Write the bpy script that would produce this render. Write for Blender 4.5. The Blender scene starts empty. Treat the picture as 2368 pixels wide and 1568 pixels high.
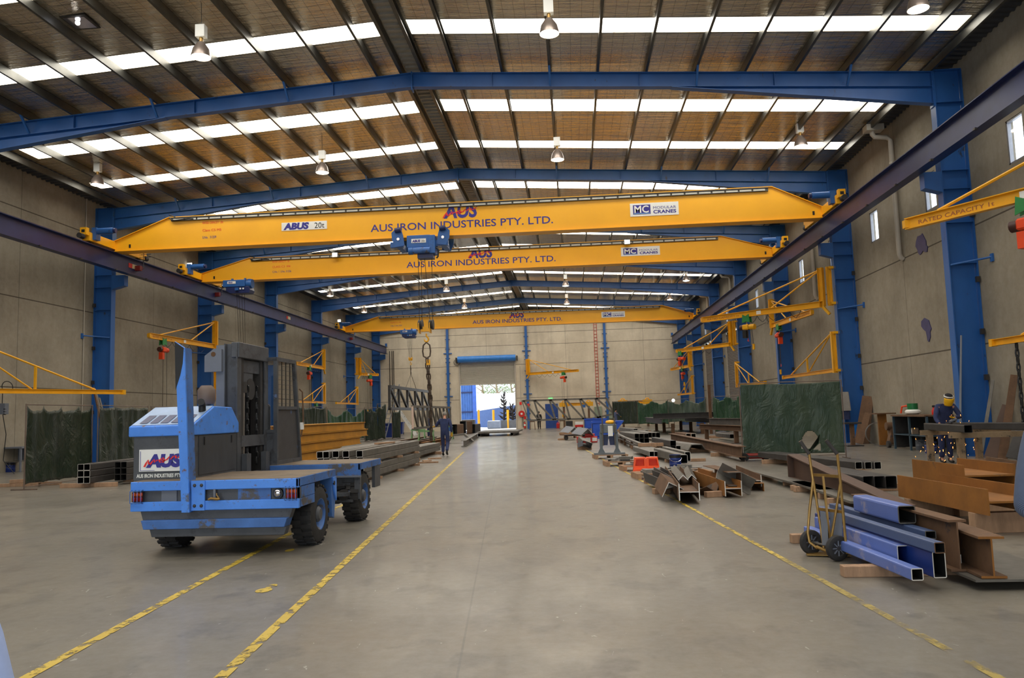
import bpy, math, random
from mathutils import Vector as V, Matrix, Euler
random.seed(7)
S=bpy.context.scene; COL=S.collection
# ---------------------------------------------------------------- camera
PW,PH=2368,1568
FPX,YAW,PITCH,ROLL,EYE=1812.9,.0755,.0954,.0305,1.572
fw=V((-math.sin(YAW)*math.cos(PITCH),math.cos(YAW)*math.cos(PITCH),math.sin(PITCH)))
r0=V((math.cos(YAW),math.sin(YAW),0)); u0=r0.cross(fw)
RT=math.cos(ROLL)*r0-math.sin(ROLL)*u0; UP=math.cos(ROLL)*u0+math.sin(ROLL)*r0
cd=bpy.data.cameras.new('camera'); cam=bpy.data.objects.new('camera',cd); COL.objects.link(cam)
cd.sensor_fit='HORIZONTAL'; cd.sensor_width=36; cd.lens=FPX*36/PW; cd.clip_start=.05; cd.clip_end=500
m3=Matrix((RT,UP,-fw)).transposed(); cam.matrix_world=Matrix.Translation((0,0,EYE))@m3.to_4x4()
S.camera=cam
S.view_settings.view_transform='Standard'; S.view_settings.look='None'; S.view_settings.gamma=1; S.view_settings.use_curve_mapping=False
S.view_settings.exposure=-0.52
# ---------------------------------------------------------------- world, sun, skylight, front fill
w=bpy.data.worlds.new('sky'); S.world=w; w.use_nodes=True
bg=w.node_tree.nodes['Background']; bg.inputs[0].default_value=(.80,.90,1,1); bg.inputs[1].default_value=4.2
sd=bpy.data.lights.new('sun','SUN'); sd.energy=6; sd.angle=.009; sd.color=(1,.95,.86)
sun=bpy.data.objects.new('sun',sd); COL.objects.link(sun); sun.rotation_euler=(math.radians(-38),math.radians(0),math.radians(0))
SKYL=13.0   # strength of the translucent roof sheets lit by the sky
# added fill lamp in the unseen front opening behind the camera, imitating daylight
ad=bpy.data.lights.new('front_fill','AREA'); ad.shape='RECTANGLE'; ad.size=20; ad.size_y=6; ad.energy=250; ad.color=(.95,.97,1)
ao=bpy.data.objects.new('front_fill',ad); COL.objects.link(ao); ao.location=(-3,-7.9,3.6); ao.rotation_euler=(math.radians(90),0,0)

# ---------------------------------------------------------------- pixel helpers: a photo point taken to the floor or a wall plane
def ray(px,py): return fw+(px-PW/2)/FPX*RT-(py-PH/2)/FPX*UP
def G(px,py,z=0): d=ray(px,py); return V((0,0,EYE))+d*((z-EYE)/d.z)
def AY(px,py,Y): d=ray(px,py); return V((0,0,EYE))+d*(Y/d.y)
def AX(px,py,X): d=ray(px,py); return V((0,0,EYE))+d*(X/d.x)
# ---------------------------------------------------------------- materials
MATS={}
def lin(c): return tuple((x/12.92 if x<=.04045 else ((x+.055)/1.055)**2.4) for x in c)
def mat(name,col,rough=.5,metal=0,var=.15,scale=3,wear=None,bump=0,bscale=None,stretch=(1,1,1),emit=0,spec=.5,coat=0,trans=0,alpha=1):
    if name in MATS: return MATS[name]
    m=bpy.data.materials.new(name); m.use_nodes=True; nt=m.node_tree; N=nt.nodes; L=nt.links
    b=N['Principled BSDF']; MATS[name]=m
    b.inputs['Roughness'].default_value=rough; b.inputs['Metallic'].default_value=metal
    b.inputs['Specular IOR Level'].default_value=spec; b.inputs['Coat Weight'].default_value=coat
    b.inputs['Transmission Weight'].default_value=trans; b.inputs['Alpha'].default_value=alpha
    b.inputs['Base Color'].default_value=(*col,1)
    if emit:
        b.inputs['Emission Color'].default_value=(*col,1); b.inputs['Emission Strength'].default_value=emit; return m
    tc=N.new('ShaderNodeTexCoord'); oi=N.new('ShaderNodeObjectInfo'); mp=N.new('ShaderNodeMapping'); mp.inputs['Scale'].default_value=stretch
    ad=N.new('ShaderNodeVectorMath'); ad.operation='ADD'; mu=N.new('ShaderNodeMath'); mu.operation='MULTIPLY'; mu.inputs[1].default_value=37
    L.new(oi.outputs['Random'],mu.inputs[0]); L.new(tc.outputs['Object'],mp.inputs[0]); L.new(mp.outputs[0],ad.inputs[0]); L.new(mu.outputs[0],ad.inputs[1])
    n=N.new('ShaderNodeTexNoise'); n.inputs['Scale'].default_value=scale; n.inputs['Detail'].default_value=6; n.inputs['Roughness'].default_value=.62
    L.new(ad.outputs[0],n.inputs['Vector'])
    cr=N.new('ShaderNodeValToRGB'); e=cr.color_ramp.elements; e[0].position=.3; e[1].position=.7
    e[0].color=(*[max(0,c*(1-var)) for c in col],1); e[1].color=(*[min(1,c*(1+var)) for c in col],1)
    L.new(n.outputs['Fac'],cr.inputs[0]); out=cr.outputs[0]
    if wear:
        for wc,amt,ws in (wear if isinstance(wear,list) else [wear]):
            n2=N.new('ShaderNodeTexNoise'); n2.inputs['Scale'].default_value=ws; n2.inputs['Detail'].default_value=8; n2.inputs['Roughness'].default_value=.7
            L.new(ad.outputs[0],n2.inputs['Vector'])
            c2=N.new('ShaderNodeValToRGB'); k=.72-amt*.5; c2.color_ramp.elements[0].position=k; c2.color_ramp.elements[1].position=k+.06
            c2.color_ramp.elements[0].color=(0,0,0,1); c2.color_ramp.elements[1].color=(1,1,1,1); L.new(n2.outputs['Fac'],c2.inputs[0])
            mx=N.new('ShaderNodeMix'); mx.data_type='RGBA'; L.new(c2.outputs[0],mx.inputs[0]); L.new(out,mx.inputs[6]); mx.inputs[7].default_value=(*wc,1); out=mx.outputs[2]
    L.new(out,b.inputs['Base Color'])
    if bump:
        n3=N.new('ShaderNodeTexNoise'); n3.inputs['Scale'].default_value=bscale or scale*6; n3.inputs['Detail'].default_value=4; L.new(ad.outputs[0],n3.inputs['Vector'])
        bp=N.new('ShaderNodeBump'); bp.inputs['Strength'].default_value=bump; bp.inputs['Distance'].default_value=.02; L.new(n3.outputs['Fac'],bp.inputs['Height']); L.new(bp.outputs[0],b.inputs['Normal'])
    return m
def dmat(name,rgb,**k): return mat(name,lin(rgb),**k)
# node helper for the special surfaces
class NT:
    def __init__(s,name):
        s.m=bpy.data.materials.new(name); s.m.use_nodes=True; s.t=s.m.node_tree; s.b=s.t.nodes['Principled BSDF']; MATS[name]=s.m
        s.tc=s.t.nodes.new('ShaderNodeTexCoord').outputs['Object']
    def lk(s,a,b): s.t.links.new(a,b)
    def mp(s,scale,vec=None):
        n=s.t.nodes.new('ShaderNodeMapping'); n.inputs['Scale'].default_value=scale; s.lk(vec or s.tc,n.inputs[0]); return n.outputs[0]
    def noise(s,scale,detail=5,rough=.6,vec=None,dist=0):
        n=s.t.nodes.new('ShaderNodeTexNoise'); n.inputs['Scale'].default_value=scale; n.inputs['Detail'].default_value=detail; n.inputs['Roughness'].default_value=rough; n.inputs['Distortion'].default_value=dist
        s.lk(vec or s.tc,n.inputs['Vector']); return n.outputs['Fac']
    def ramp(s,fac,stops):
        n=s.t.nodes.new('ShaderNodeValToRGB'); e=n.color_ramp.elements
        while len(e)<len(stops): e.new(.5)
        for i,(p,c) in enumerate(stops):
            e[i].position=p; e[i].color=(c,c,c,1) if not isinstance(c,tuple) else (*c,1)
        s.lk(fac,n.inputs[0]); return n.outputs[0]
    def mix(s,fac,a,b,mode='MIX'):
        n=s.t.nodes.new('ShaderNodeMix'); n.data_type='RGBA'; n.blend_type=mode
        for i,v in ((0,fac),(6,a),(7,b)):
            if isinstance(v,(int,float)): n.inputs[i].default_value=v
            elif isinstance(v,tuple): n.inputs[i].default_value=(*v,1)
            else: s.lk(v,n.inputs[i])
        return n.outputs[2]
    def math(s,op,a,b=0,c=0):
        n=s.t.nodes.new('ShaderNodeMath'); n.operation=op
        for i,v in enumerate((a,b,c)):
            if isinstance(v,(int,float)): n.inputs[i].default_value=v
            else: s.lk(v,n.inputs[i])
        return n.outputs[0]
    def xyz(s):
        n=s.t.nodes.new('ShaderNodeSeparateXYZ'); s.lk(s.tc,n.inputs[0]); return n.outputs
    def bump(s,h,st=.3,d=.02):
        n=s.t.nodes.new('ShaderNodeBump'); n.inputs['Strength'].default_value=st; n.inputs['Distance'].default_value=d; s.lk(h,n.inputs['Height']); s.lk(n.outputs[0],s.b.inputs['Normal'])
    def base(s,c): s.lk(c,s.b.inputs['Base Color'])
    def rough(s,c):
        if isinstance(c,(int,float)): s.b.inputs['Roughness'].default_value=c
        else: s.lk(c,s.b.inputs['Roughness'])
# concrete floor
t=NT('floor_concrete'); n1=t.noise(.35,6,.6); n2=t.noise(1.6,8,.7,t.mp((1,.55,1))); n3=t.noise(9,6,.75)
c=t.ramp(n1,[(.3,(.155,.138,.108)),(.7,(.245,.217,.168))])
c=t.mix(t.ramp(n2,[(.34,.8),(.6,0.)]),c,(.14,.124,.104)); 
sp=t.noise(2.1,4,.55,t.mp((1.0,.75,1)),.3); c=t.mix(t.ramp(sp,[(.55,0.),(.63,.6)]),c,(.105,.094,.078))
sc=t.noise(14,3,.5,t.mp((1,.35,1)),1.2); c=t.mix(t.ramp(sc,[(.715,0.),(.745,.7)]),c,(.5,.48,.44))
x,y,z=t.xyz(); j=t.math('LESS_THAN',t.math('ABSOLUTE',t.math('SUBTRACT',t.math('ADD',x,t.math('MULTIPLY',y,.085)),-.35)),.008); c=t.mix(t.math('MULTIPLY',j,.55),c,(.08,.075,.07))
c=t.mix(.16,c,t.ramp(n3,[(.3,.05),(.7,.4)])); t.base(c)
t.rough(t.ramp(n1,[(.3,.34),(.7,.46)])); t.bump(n3,.03,.006); t.b.inputs['Specular IOR Level'].default_value=.35; t.lk(t.ramp(n2,[(.35,.12),(.65,.42)]),t.b.inputs['Coat Weight']); t.b.inputs['Coat Roughness'].default_value=.13
# worn yellow floor paint
t=NT('floor_paint'); n2=t.noise(7,8,.75); c=t.mix(t.ramp(t.noise(2,4),[(.3,0.),(.7,1.)]),(.50,.35,.035),(.62,.45,.06)); 
gap=t.ramp(n2,[(.50,1.),(.57,0.)]); t.base(c); t.rough(.5); t.lk(gap,t.b.inputs['Alpha'])
t=NT('floor_paint_faded'); n2=t.noise(4,8,.75); n4=t.noise(.9,2,.5); gap=t.ramp(t.math('ADD',t.math('MULTIPLY',n2,.6),t.math('MULTIPLY',n4,.4)),[(.47,.85),(.56,0.)]); t.base(t.mix(.5,(.46,.34,.07),(.40,.31,.09))); t.rough(.5); t.lk(gap,t.b.inputs['Alpha'])
# precast walls: horizontal joints at the panel edges, blotches and run-down streaks
def wallmat(name,a,b,joints,vj=(),vax=1):
    t=NT(name); n1=t.noise(.45,6,.6); n2=t.noise(1.3,7,.65,t.mp((1,1,.12))); n3=t.noise(5,5,.7)
    c=t.ramp(n1,[(.32,a),(.66,b)]); c=t.mix(t.ramp(n2,[(.5,0.),(.75,.38)]),c,tuple(v*.62 for v in a)); c=t.mix(.12,c,t.ramp(n3,[(.3,.05),(.7,.45)]))
    p=t.xyz(); z=p[2]
    for q in joints:
        k=t.math('LESS_THAN',t.math('ABSOLUTE',t.math('SUBTRACT',z,q)),.022); c=t.mix(t.math('MULTIPLY',k,.8),c,(.045,.036,.026))
    for q in vj:
        k=t.math('LESS_THAN',t.math('ABSOLUTE',t.math('SUBTRACT',p[vax],q)),.014); c=t.mix(t.math('MULTIPLY',k,.6),c,(.06,.05,.04))
    t.base(c); t.rough(.88); t.bump(n3,.12,.02); t.b.inputs['Specular IOR Level'].default_value=.2
    return t.m
FY=[13.64+9.676*k for k in range(-1,8)]   # frame lines; FY[i+1] is frame i
fy=lambda i: 13.64+9.676*i
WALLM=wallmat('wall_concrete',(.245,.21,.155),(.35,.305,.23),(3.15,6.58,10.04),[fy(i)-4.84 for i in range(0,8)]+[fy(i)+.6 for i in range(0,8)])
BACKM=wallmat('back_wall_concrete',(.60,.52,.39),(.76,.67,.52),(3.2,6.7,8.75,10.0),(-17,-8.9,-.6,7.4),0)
# foil insulation under the roof sheets: crumpled silver foil with its safety mesh
t=NT('roof_foil'); x,y,z=t.xyz(); wv=t.noise(2.2,5,.6,t.mp((.28,2.6,1)),.8); w2=t.noise(9,4,.6,t.mp((.5,1.4,1)))
t.base(t.mix(t.ramp(t.noise(.22,3),[(.35,0.),(.65,1.)]),(.62,.57,.48),(.70,.60,.44)))
g1=t.math('LESS_THAN',t.math('FRACT',t.math('DIVIDE',x,.3)),.035); g2=t.math('LESS_THAN',t.math('FRACT',t.math('DIVIDE',y,.3)),.03); g=t.math('MAXIMUM',g1,g2)
t.b.inputs['Metallic'].default_value=.92; t.rough(.14); t.bump(t.math('ADD',wv,t.math('MULTIPLY',w2,.35)),.7,.07)
bc=t.b.inputs['Base Color'].links[0].from_socket; t.base(t.mix(t.math('MULTIPLY',g,.7),bc,(.06,.055,.05)))
FOIL=MATS['roof_foil']
GLOW=mat('skylight_sheet',(1,.95,.86),emit=SKYL)
BLUE=dmat('blue_steel_paint',(.155,.37,.64),rough=.4,var=.12,scale=1.2,wear=((.03,.05,.09),.18,3),stretch=(1,1,.5))
DBLUE=dmat('navy_steel_paint',(.12,.17,.36),rough=.38,var=.2,scale=1.5)
YEL=dmat('crane_yellow_paint',(.99,.71,.11),rough=.36,var=.05,scale=.8,wear=((.45,.24,.03),.05,2))
YELD=dmat('jib_yellow_paint',(.91,.66,.07),rough=.42,var=.1,scale=2,wear=((.3,.19,.04),.08,5))
FBLUE=dmat('truck_blue_paint',(.30,.55,.92),rough=.42,var=.12,scale=2.5,wear=[((.09,.11,.15),.24,3.4),((.16,.08,.05),.22,11)],bump=.1)
FBLUED=dmat('truck_blue_grimy',(.25,.42,.68),rough=.55,var=.25,scale=3,wear=[((.085,.08,.08),.36,3.2),((.16,.08,.05),.2,9)],bump=.1)
FGREY=dmat('truck_grey_paint',(.30,.31,.33),rough=.5,var=.22,scale=3,wear=[((.05,.05,.055),.34,4),((.14,.22,.42),.10,2)],bump=.08)
FPLATE=dmat('truck_plate_grey',(.42,.44,.48),rough=.5,var=.1,scale=3)
DECK=dmat('worn_deck_steel',(.46,.40,.33),rough=.6,var=.25,scale=3,wear=((.10,.08,.065),.3,4),stretch=(1,1,1))
STEEL=dmat('mill_steel',(.42,.405,.38),rough=.5,metal=.35,var=.25,scale=4,wear=((.11,.06,.035),.10,5))
STEELD=dmat('dark_mill_steel',(.25,.24,.235),rough=.5,metal=.3,var=.25,scale=3)
BRIGHT=dmat('bare_cut_steel',(.86,.85,.82),rough=.45,metal=.3,var=.1,scale=8)
GALV=dmat('galvanised_purlin',(.34,.34,.32),rough=.42,metal=.75,var=.2,scale=2)
RUST=dmat('rusty_steel',(.40,.29,.20),rough=.75,var=.3,scale=3,wear=((.06,.045,.04),.25,3),bump=.1)
RUSTO=dmat('orange_rust_steel',(.53,.34,.12),rough=.7,var=.25,scale=2.2,wear=((.10,.06,.03),.22,2.4),bump=.08)
PRIMER=dmat('orange_primer',(.71,.49,.09),rough=.6,var=.2,scale=1.4,wear=((.26,.14,.02),.2,1.6))
TIMB=dmat('timber_dunnage',(.64,.51,.40),rough=.8,var=.25,scale=4,stretch=(3,3,.6),wear=((.16,.10,.06),.2,4),bump=.15)
RUB=dmat('tyre_rubber',(.17,.165,.165),rough=.8,var=.25,scale=6,bump=.2)
BORE_SHADE=dmat('tube_bore_shade',(.055,.05,.05),rough=.8)  # near-black inner faces: the shade inside open tubes put into the colour
BLACK=dmat('black_iron',(.09,.09,.095),rough=.5,var=.3,scale=4)
CHROME=dmat('chrome_rod',(.8,.8,.82),rough=.15,metal=1,var=.02)
WHITE=dmat('white_enamel',(.93,.93,.91),rough=.4,var=.04)
RED=dmat('red_paint',(.80,.13,.09),rough=.4,var=.1)
ORNG=dmat('orange_hoist_paint',(.88,.27,.08),rough=.4,var=.1,wear=((.1,.05,.04),.1,6))
GREEN=dmat('green_trolley_paint',(.16,.50,.25),rough=.45,var=.15)
NAVY=dmat('navy_lettering',(.20,.18,.55),rough=.5,var=.05)
LRED=dmat('red_lettering',(.92,.16,.12),rough=.5,var=.05)
CHAINM=dmat('chain_steel',(.33,.28,.24),rough=.5,metal=.6,var=.3,scale=20)
ROPE=dmat('wire_rope',(.22,.2,.19),rough=.6,metal=.4)
LIGHTB=dmat('tube_blue_paint',(.36,.45,.72),rough=.4,var=.1,scale=2,wear=((.30,.29,.42),.30,2.2))
MIDB=dmat('tube_royal_blue',(.09,.19,.47),rough=.4,var=.12,scale=2)
SLATEB=dmat('tube_slate_blue',(.27,.34,.49),rough=.45,var=.1,scale=2)
GOLD=dmat('bronze_pipe',(.62,.49,.27),rough=.38,metal=.6,var=.2,scale=8,wear=((.2,.12,.06),.15,14))
SKIN=dmat('skin',(.72,.52,.42),rough=.55,var=.08,scale=20)
NAVYC=dmat('navy_workwear',(.17,.21,.36),rough=.85,var=.25,scale=9,bump=.25,bscale=14)
GLOVE=dmat('yellow_glove',(.82,.64,.12),rough=.7,var=.15,scale=20)
DARKC=dmat('dark_cloth',(.10,.10,.12),rough=.9,var=.2,scale=12)
LAMPM=mat('lamp_glow',(1,.93,.72),emit=14)
PVC=dmat('pvc_pipe',(.70,.67,.62),rough=.4,var=.05)
SHEET=dmat('roller_sheet',(.72,.70,.65),rough=.5,metal=.1,var=.06)
DSHEET=dmat('dark_roller_sheet',(.50,.47,.44),rough=.5,metal=.3,var=.06)
# ---------------------------------------------------------------- mesh builder
def frame(p0,p1,up=V((0,0,1))):
    d=(p1-p0); L=d.length; d=d/L; up=V(up)
    if abs(d.dot(up))>.97: up=V((0,1,0)) if abs(d.y)<.9 else V((1,0,0))
    s=d.cross(up).normalized(); u=s.cross(d); return d,s,u,L
class MB:
    def __init__(s): s.v=[];s.f=[];s.mi=[]
    def add(s,v,f,m=0):
        o=len(s.v); s.v+=[tuple(q) for q in v]; s.f+=[tuple(i+o for i in q) for q in f]; s.mi+=[m]*len(f); return s
    def box(s,a,b,m=0):
        x0,y0,z0=[min(p,q) for p,q in zip(a,b)]; x1,y1,z1=[max(p,q) for p,q in zip(a,b)]
        return s.add([(x0,y0,z0),(x1,y0,z0),(x1,y1,z0),(x0,y1,z0),(x0,y0,z1),(x1,y0,z1),(x1,y1,z1),(x0,y1,z1)],[(3,2,1,0),(4,5,6,7),(0,1,5,4),(1,2,6,5),(2,3,7,6),(3,0,4,7)],m)
    def cbox(s,c,d,m=0): return s.box([c[i]-d[i]/2 for i in range(3)],[c[i]+d[i]/2 for i in range(3)],m)
    def sec(s,prof,p0,p1,up=(0,0,1),m=0,prof1=None,cap=True,mc=None):
        p0=V(p0);p1=V(p1); d,a,u,L=frame(p0,p1,up); n=len(prof); q1=prof1 or prof
        vs=[p0+a*x+u*y for x,y in prof]+[p1+a*x+u*y for x,y in q1]
        s.add(vs,[(i,(i+1)%n,n+(i+1)%n,n+i) for i in range(n)],m)
        if cap: s.add(vs,[tuple(range(n))[::-1],tuple(range(n,2*n))],m if mc is None else mc)
        return s
    def bar(s,p0,p1,w,h,up=(0,0,1),m=0,w1=None,h1=None):
        P=lambda w,h:[(-w/2,-h/2),(w/2,-h/2),(w/2,h/2),(-w/2,h/2)]
        return s.sec(P(w,h),p0,p1,up,m,P(w1 or w,h1 or h))
    def ibeam(s,p0,p1,b,h,tf=.02,tw=.015,up=(0,0,1),m=0,mc=None):
        B,H,W=b/2,h/2,tw/2; P=[(-B,-H),(B,-H),(B,-H+tf),(W,-H+tf),(W,H-tf),(B,H-tf),(B,H),(-B,H),(-B,H-tf),(-W,H-tf),(-W,-H+tf),(-B,-H+tf)]
        return s.sec(P,p0,p1,up,m,mc=mc)
    def chan(s,p0,p1,b,h,t=.012,up=(0,0,1),m=0,mc=None):   # web vertical at -b/2
        B,H=b/2,h/2; return s.sec([(-B,-H),(B,-H),(B,-H+t),(-B+t,-H+t),(-B+t,H-t),(B,H-t),(B,H),(-B,H)],p0,p1,up,m,mc=mc)
    def angle(s,p0,p1,b,h,t=.012,up=(0,0,1),m=0,mc=None):
        B,H=b/2,h/2; return s.sec([(-B,-H),(B,-H),(B,-H+t),(-B+t,-H+t),(-B+t,H),(-B,H)],p0,p1,up,m,mc=mc)
    def rhs(s,p0,p1,w,h,t=.01,up=(0,0,1),m=0,me=1,skew=0):
        p0=V(p0);p1=V(p1); d,a,u,L=frame(p0,p1,up); r=min(w,h)*.12
        def loop(w,h,r):
            o=[]
            for cx,cy,a0 in ((w/2-r,-h/2+r,-90),(w/2-r,h/2-r,0),(-w/2+r,h/2-r,90),(-w/2+r,-h/2+r,180)):
                for k in (0,45,90): q=math.radians(a0+k); o.append((cx+r*math.cos(q),cy+r*math.sin(q)))
            return o
        A=loop(w,h,r); B=loop(w-2*t,h-2*t,max(r-t,.002)); n=len(A)
        vs=[]
        for p,sg in ((p0,-1),(p1,1)):
            for lp in (A,B): vs+=[p+a*x+u*y+d*(skew*(y/h+.5) if sg<0 else 0) for x,y in lp]
        f=[(i,(i+1)%n,2*n+(i+1)%n,2*n+i) for i in range(n)]
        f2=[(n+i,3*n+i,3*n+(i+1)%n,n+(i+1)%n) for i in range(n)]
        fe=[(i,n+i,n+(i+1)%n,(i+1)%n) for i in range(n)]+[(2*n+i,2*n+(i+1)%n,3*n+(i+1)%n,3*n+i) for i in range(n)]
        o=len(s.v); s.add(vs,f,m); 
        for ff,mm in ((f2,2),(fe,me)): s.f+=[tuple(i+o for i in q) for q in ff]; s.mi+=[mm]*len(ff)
        return s
    def tube(s,pts,r,n=8,m=0,cap=True,r1=None):
        pts=[V(p) for p in pts]; rs=r if isinstance(r,(list,tuple)) else [r+(0 if r1 is None else (r1-r)*i/(len(pts)-1)) for i in range(len(pts))]
        vs=[]; prev=None
        for i,p in enumerate(pts):
            d=((pts[min(i+1,len(pts)-1)]-pts[max(i-1,0)])).normalized()
            if prev is None: a=d.cross(V((0,0,1)) if abs(d.z)<.9 else V((0,1,0))).normalized()
            else: a=(prev-d*prev.dot(d)).normalized()
            prev=a; b=d.cross(a)
            vs+=[p+(a*math.cos(k*2*math.pi/n)+b*math.sin(k*2*math.pi/n))*rs[i] for k in range(n)]
        f=[(i*n+k,i*n+(k+1)%n,(i+1)*n+(k+1)%n,(i+1)*n+k) for i in range(len(pts)-1) for k in range(n)]
        if cap: f+=[tuple(range(n))[::-1],tuple(range((len(pts)-1)*n,len(pts)*n))]
        return s.add(vs,f,m)
    def lathe(s,prof,c=(0,0,0),ax=(0,0,1),n=20,m=0):
        c=V(c); d=V(ax).normalized(); a=d.cross(V((0,0,1)) if abs(d.z)<.9 else V((1,0,0))).normalized(); b=d.cross(a)
        vs=[c+d*z+(a*math.cos(k*2*math.pi/n)+b*math.sin(k*2*math.pi/n))*r for r,z in prof for k in range(n)]
        return s.add(vs,[(i*n+k,i*n+(k+1)%n,(i+1)*n+(k+1)%n,(i+1)*n+k) for i in range(len(prof)-1) for k in range(n)],m)
    def cyl(s,p0,p1,r,n=16,m=0): 
        return s.tube([p0,p1],r,n,m)
    def prism(s,poly,o,a,b,e,m=0):  # polygon in plane (a,b) at o, extruded by vector e
        o,a,b,e=V(o),V(a),V(b),V(e); n=len(poly); vs=[o+a*x+b*y for x,y in poly]; vs+=[q+e for q in vs]
        return s.add(vs,[tuple(range(n))[::-1],tuple(range(n,2*n))]+[(i,(i+1)%n,n+(i+1)%n,n+i) for i in range(n)],m)
    def torus(s,c,ax,R,r,n=24,k=8,m=0):
        c=V(c); d=V(ax).normalized(); a=d.cross(V((0,0,1)) if abs(d.z)<.9 else V((1,0,0))).normalized(); b=d.cross(a)
        vs=[]
        for i in range(n):
            q=i*2*math.pi/n; e=a*math.cos(q)+b*math.sin(q)
            for j in range(k): p=j*2*math.pi/k; vs.append(c+e*(R+r*math.cos(p))+d*r*math.sin(p))
        return s.add(vs,[(i*k+j,((i+1)%n)*k+j,((i+1)%n)*k+(j+1)%k,i*k+(j+1)%k) for i in range(n) for j in range(k)],m)
    def ball(s,c,r,n=14,k=9,m=0):
        rr=r if isinstance(r,(tuple,list)) else (r,r,r); vs=[]
        for i in range(k+1):
            q=math.pi*i/k
            for j in range(n): p=2*math.pi*j/n; vs.append((c[0]+rr[0]*math.sin(q)*math.cos(p),c[1]+rr[1]*math.sin(q)*math.sin(p),c[2]+rr[2]*math.cos(q)))
        return s.add(vs,[(i*n+j,(i+1)*n+j,(i+1)*n+(j+1)%n,i*n+(j+1)%n) for i in range(k) for j in range(n)],m)
    def build(s,name,mats,parent=None,smooth=False,bevel=0,world=True,solid=0):
        """vertices are in world space unless world=False (then relative to the parent)"""
        off=V((0,0,0))
        if parent is not None and world:
            p=parent
            while p is not None: off+=p.location; p=p.parent
        me=bpy.data.meshes.new(name)
        me.from_pydata([(x-off.x,y-off.y,z-off.z) for x,y,z in s.v],[],s.f)
        ml=mats if isinstance(mats,(list,tuple)) else [mats]
        for q in ml: me.materials.append(q)
        if len(ml)>1: me.polygons.foreach_set('material_index',[min(i,len(ml)-1) for i in s.mi])
        me.validate(); me.update()
        if smooth:
            me.polygons.foreach_set('use_smooth',[True]*len(me.polygons)); me.set_sharp_from_angle(angle=math.radians(38))
        o=bpy.data.objects.new(name,me); COL.objects.link(o)
        if parent is not None: o.parent=parent
        if solid:
            q=o.modifiers.new('thickness','SOLIDIFY'); q.thickness=solid; q.offset=0
        if bevel:
            q=o.modifiers.new('bevel','BEVEL'); q.width=bevel; q.segments=2; q.limit_method='ANGLE'; q.angle_limit=math.radians(40)
        return o
def tag(o,label=None,cat=None,group=None,kind=None):
    if label: o['label']=label
    if cat: o['category']=cat
    if group: o['group']=group
    if kind: o['kind']=kind
    return o
def thing(name,label,cat,loc=(0,0,0),rz=0,group=None):
    o=bpy.data.objects.new(name,None); COL.objects.link(o); o.location=loc; o.rotation_euler=(0,0,rz); o.empty_display_size=.2
    return tag(o,label,cat,group)
def struct(o): return tag(o,kind='structure')
def dup(root,loc,label=None,group=None,rz=None):
    r=root.copy(); COL.objects.link(r); r.location=loc
    if rz is not None: r.rotation_euler=(0,0,rz)
    if label: r['label']=label
    if group: r['group']=group
    for ch in list(root.children):
        c=ch.copy(); COL.objects.link(c); c.parent=r
        for g in list(ch.children):
            d=g.copy(); COL.objects.link(d); d.parent=c
    return r
ORD=['first','second','third','fourth','fifth','sixth','seventh','eighth','ninth','tenth','eleventh','twelfth','thirteenth']
def text(body,size,m,parent,p,xdir=(1,0,0),ydir=(0,0,1),name='lettering',bold=0,align='LEFT',width=None,shear=0,label=None):
    """flat lettering standing on point p (world), reading along xdir"""
    cu=bpy.data.curves.new(name,'FONT'); cu.body=body; cu.size=size; cu.extrude=.002; cu.offset=bold; cu.shear=shear; cu.align_x=align; cu.resolution_u=3
    tmp=bpy.data.objects.new(name,cu); COL.objects.link(tmp); bpy.context.view_layer.update()
    me=bpy.data.meshes.new_from_object(tmp.evaluated_get(bpy.context.evaluated_depsgraph_get())); bpy.data.objects.remove(tmp); bpy.data.curves.remove(cu)
    xs=[v.co.x for v in me.vertices]
    if width and xs:
        k=width/(max(xs)-min(xs)); x0=min(xs) if align=='LEFT' else 0
        for v in me.vertices: v.co.x=(v.co.x-x0)*k
    X=V(xdir).normalized(); Y=V(ydir).normalized(); Z=X.cross(Y)
    off=V((0,0,0)); q=parent
    while q is not None: off+=q.location; q=q.parent
    P=V(p)-off
    for v in me.vertices: v.co=P+X*v.co.x+Y*v.co.y+Z*v.co.z
    me.materials.clear(); me.materials.append(m); me.name=name
    o=bpy.data.objects.new(name,me); COL.objects.link(o); o.parent=parent
    if label: o['label']=label
    return o
def grid_cells(us,vs,holes):
    for i in range(len(us)-1):
        for j in range(len(vs)-1):
            cu,cv=(us[i]+us[i+1])/2,(vs[j]+vs[j+1])/2
            if not any(a<cu<b and c<cv<d for a,b,c,d in holes): yield us[i],us[i+1],vs[j],vs[j+1]
# ---------------------------------------------------------------- the hall
XL,XR,WL,WR,RX=-20.19,10.92,-21.0,11.72,-4.635
YB,YF=81.5,-8.0
rafz=lambda x: 12.25-.063*abs(x-RX)
foilz=lambda x: rafz(x)+.26
struct(MB().box((WL-.2,YF-.2,-.3),(WR+.2,YB,0)).build('floor',MATS['floor_concrete']))
def paint(name,pts,wd,m):
    vs=[];f=[]
    for i,(x,y) in enumerate(pts):
        a=V(pts[max(i-1,0)]);b=V(pts[min(i+1,len(pts)-1)]); d=(b-a).normalized(); n=V((-d.y,d.x))*wd/2
        vs+=[(x-n.x,y-n.y,.004),(x+n.x,y+n.y,.004)]
    for i in range(len(pts)-1): f.append((2*i,2*i+1,2*i+3,2*i+2))
    struct(MB().add(vs,f).build(name,MATS[m]))
P2=lambda *pp:[tuple(G(*p)[:2]) for p in pp]
a,b=P2((60,1568),(660,1240)); sl=(b[0]-a[0])/(b[1]-a[1]); paint('trim_1',[(a[0]+sl*(y-a[1]),y) for y in (-2,4,10.5,16)],.085,'floor_paint')
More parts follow.
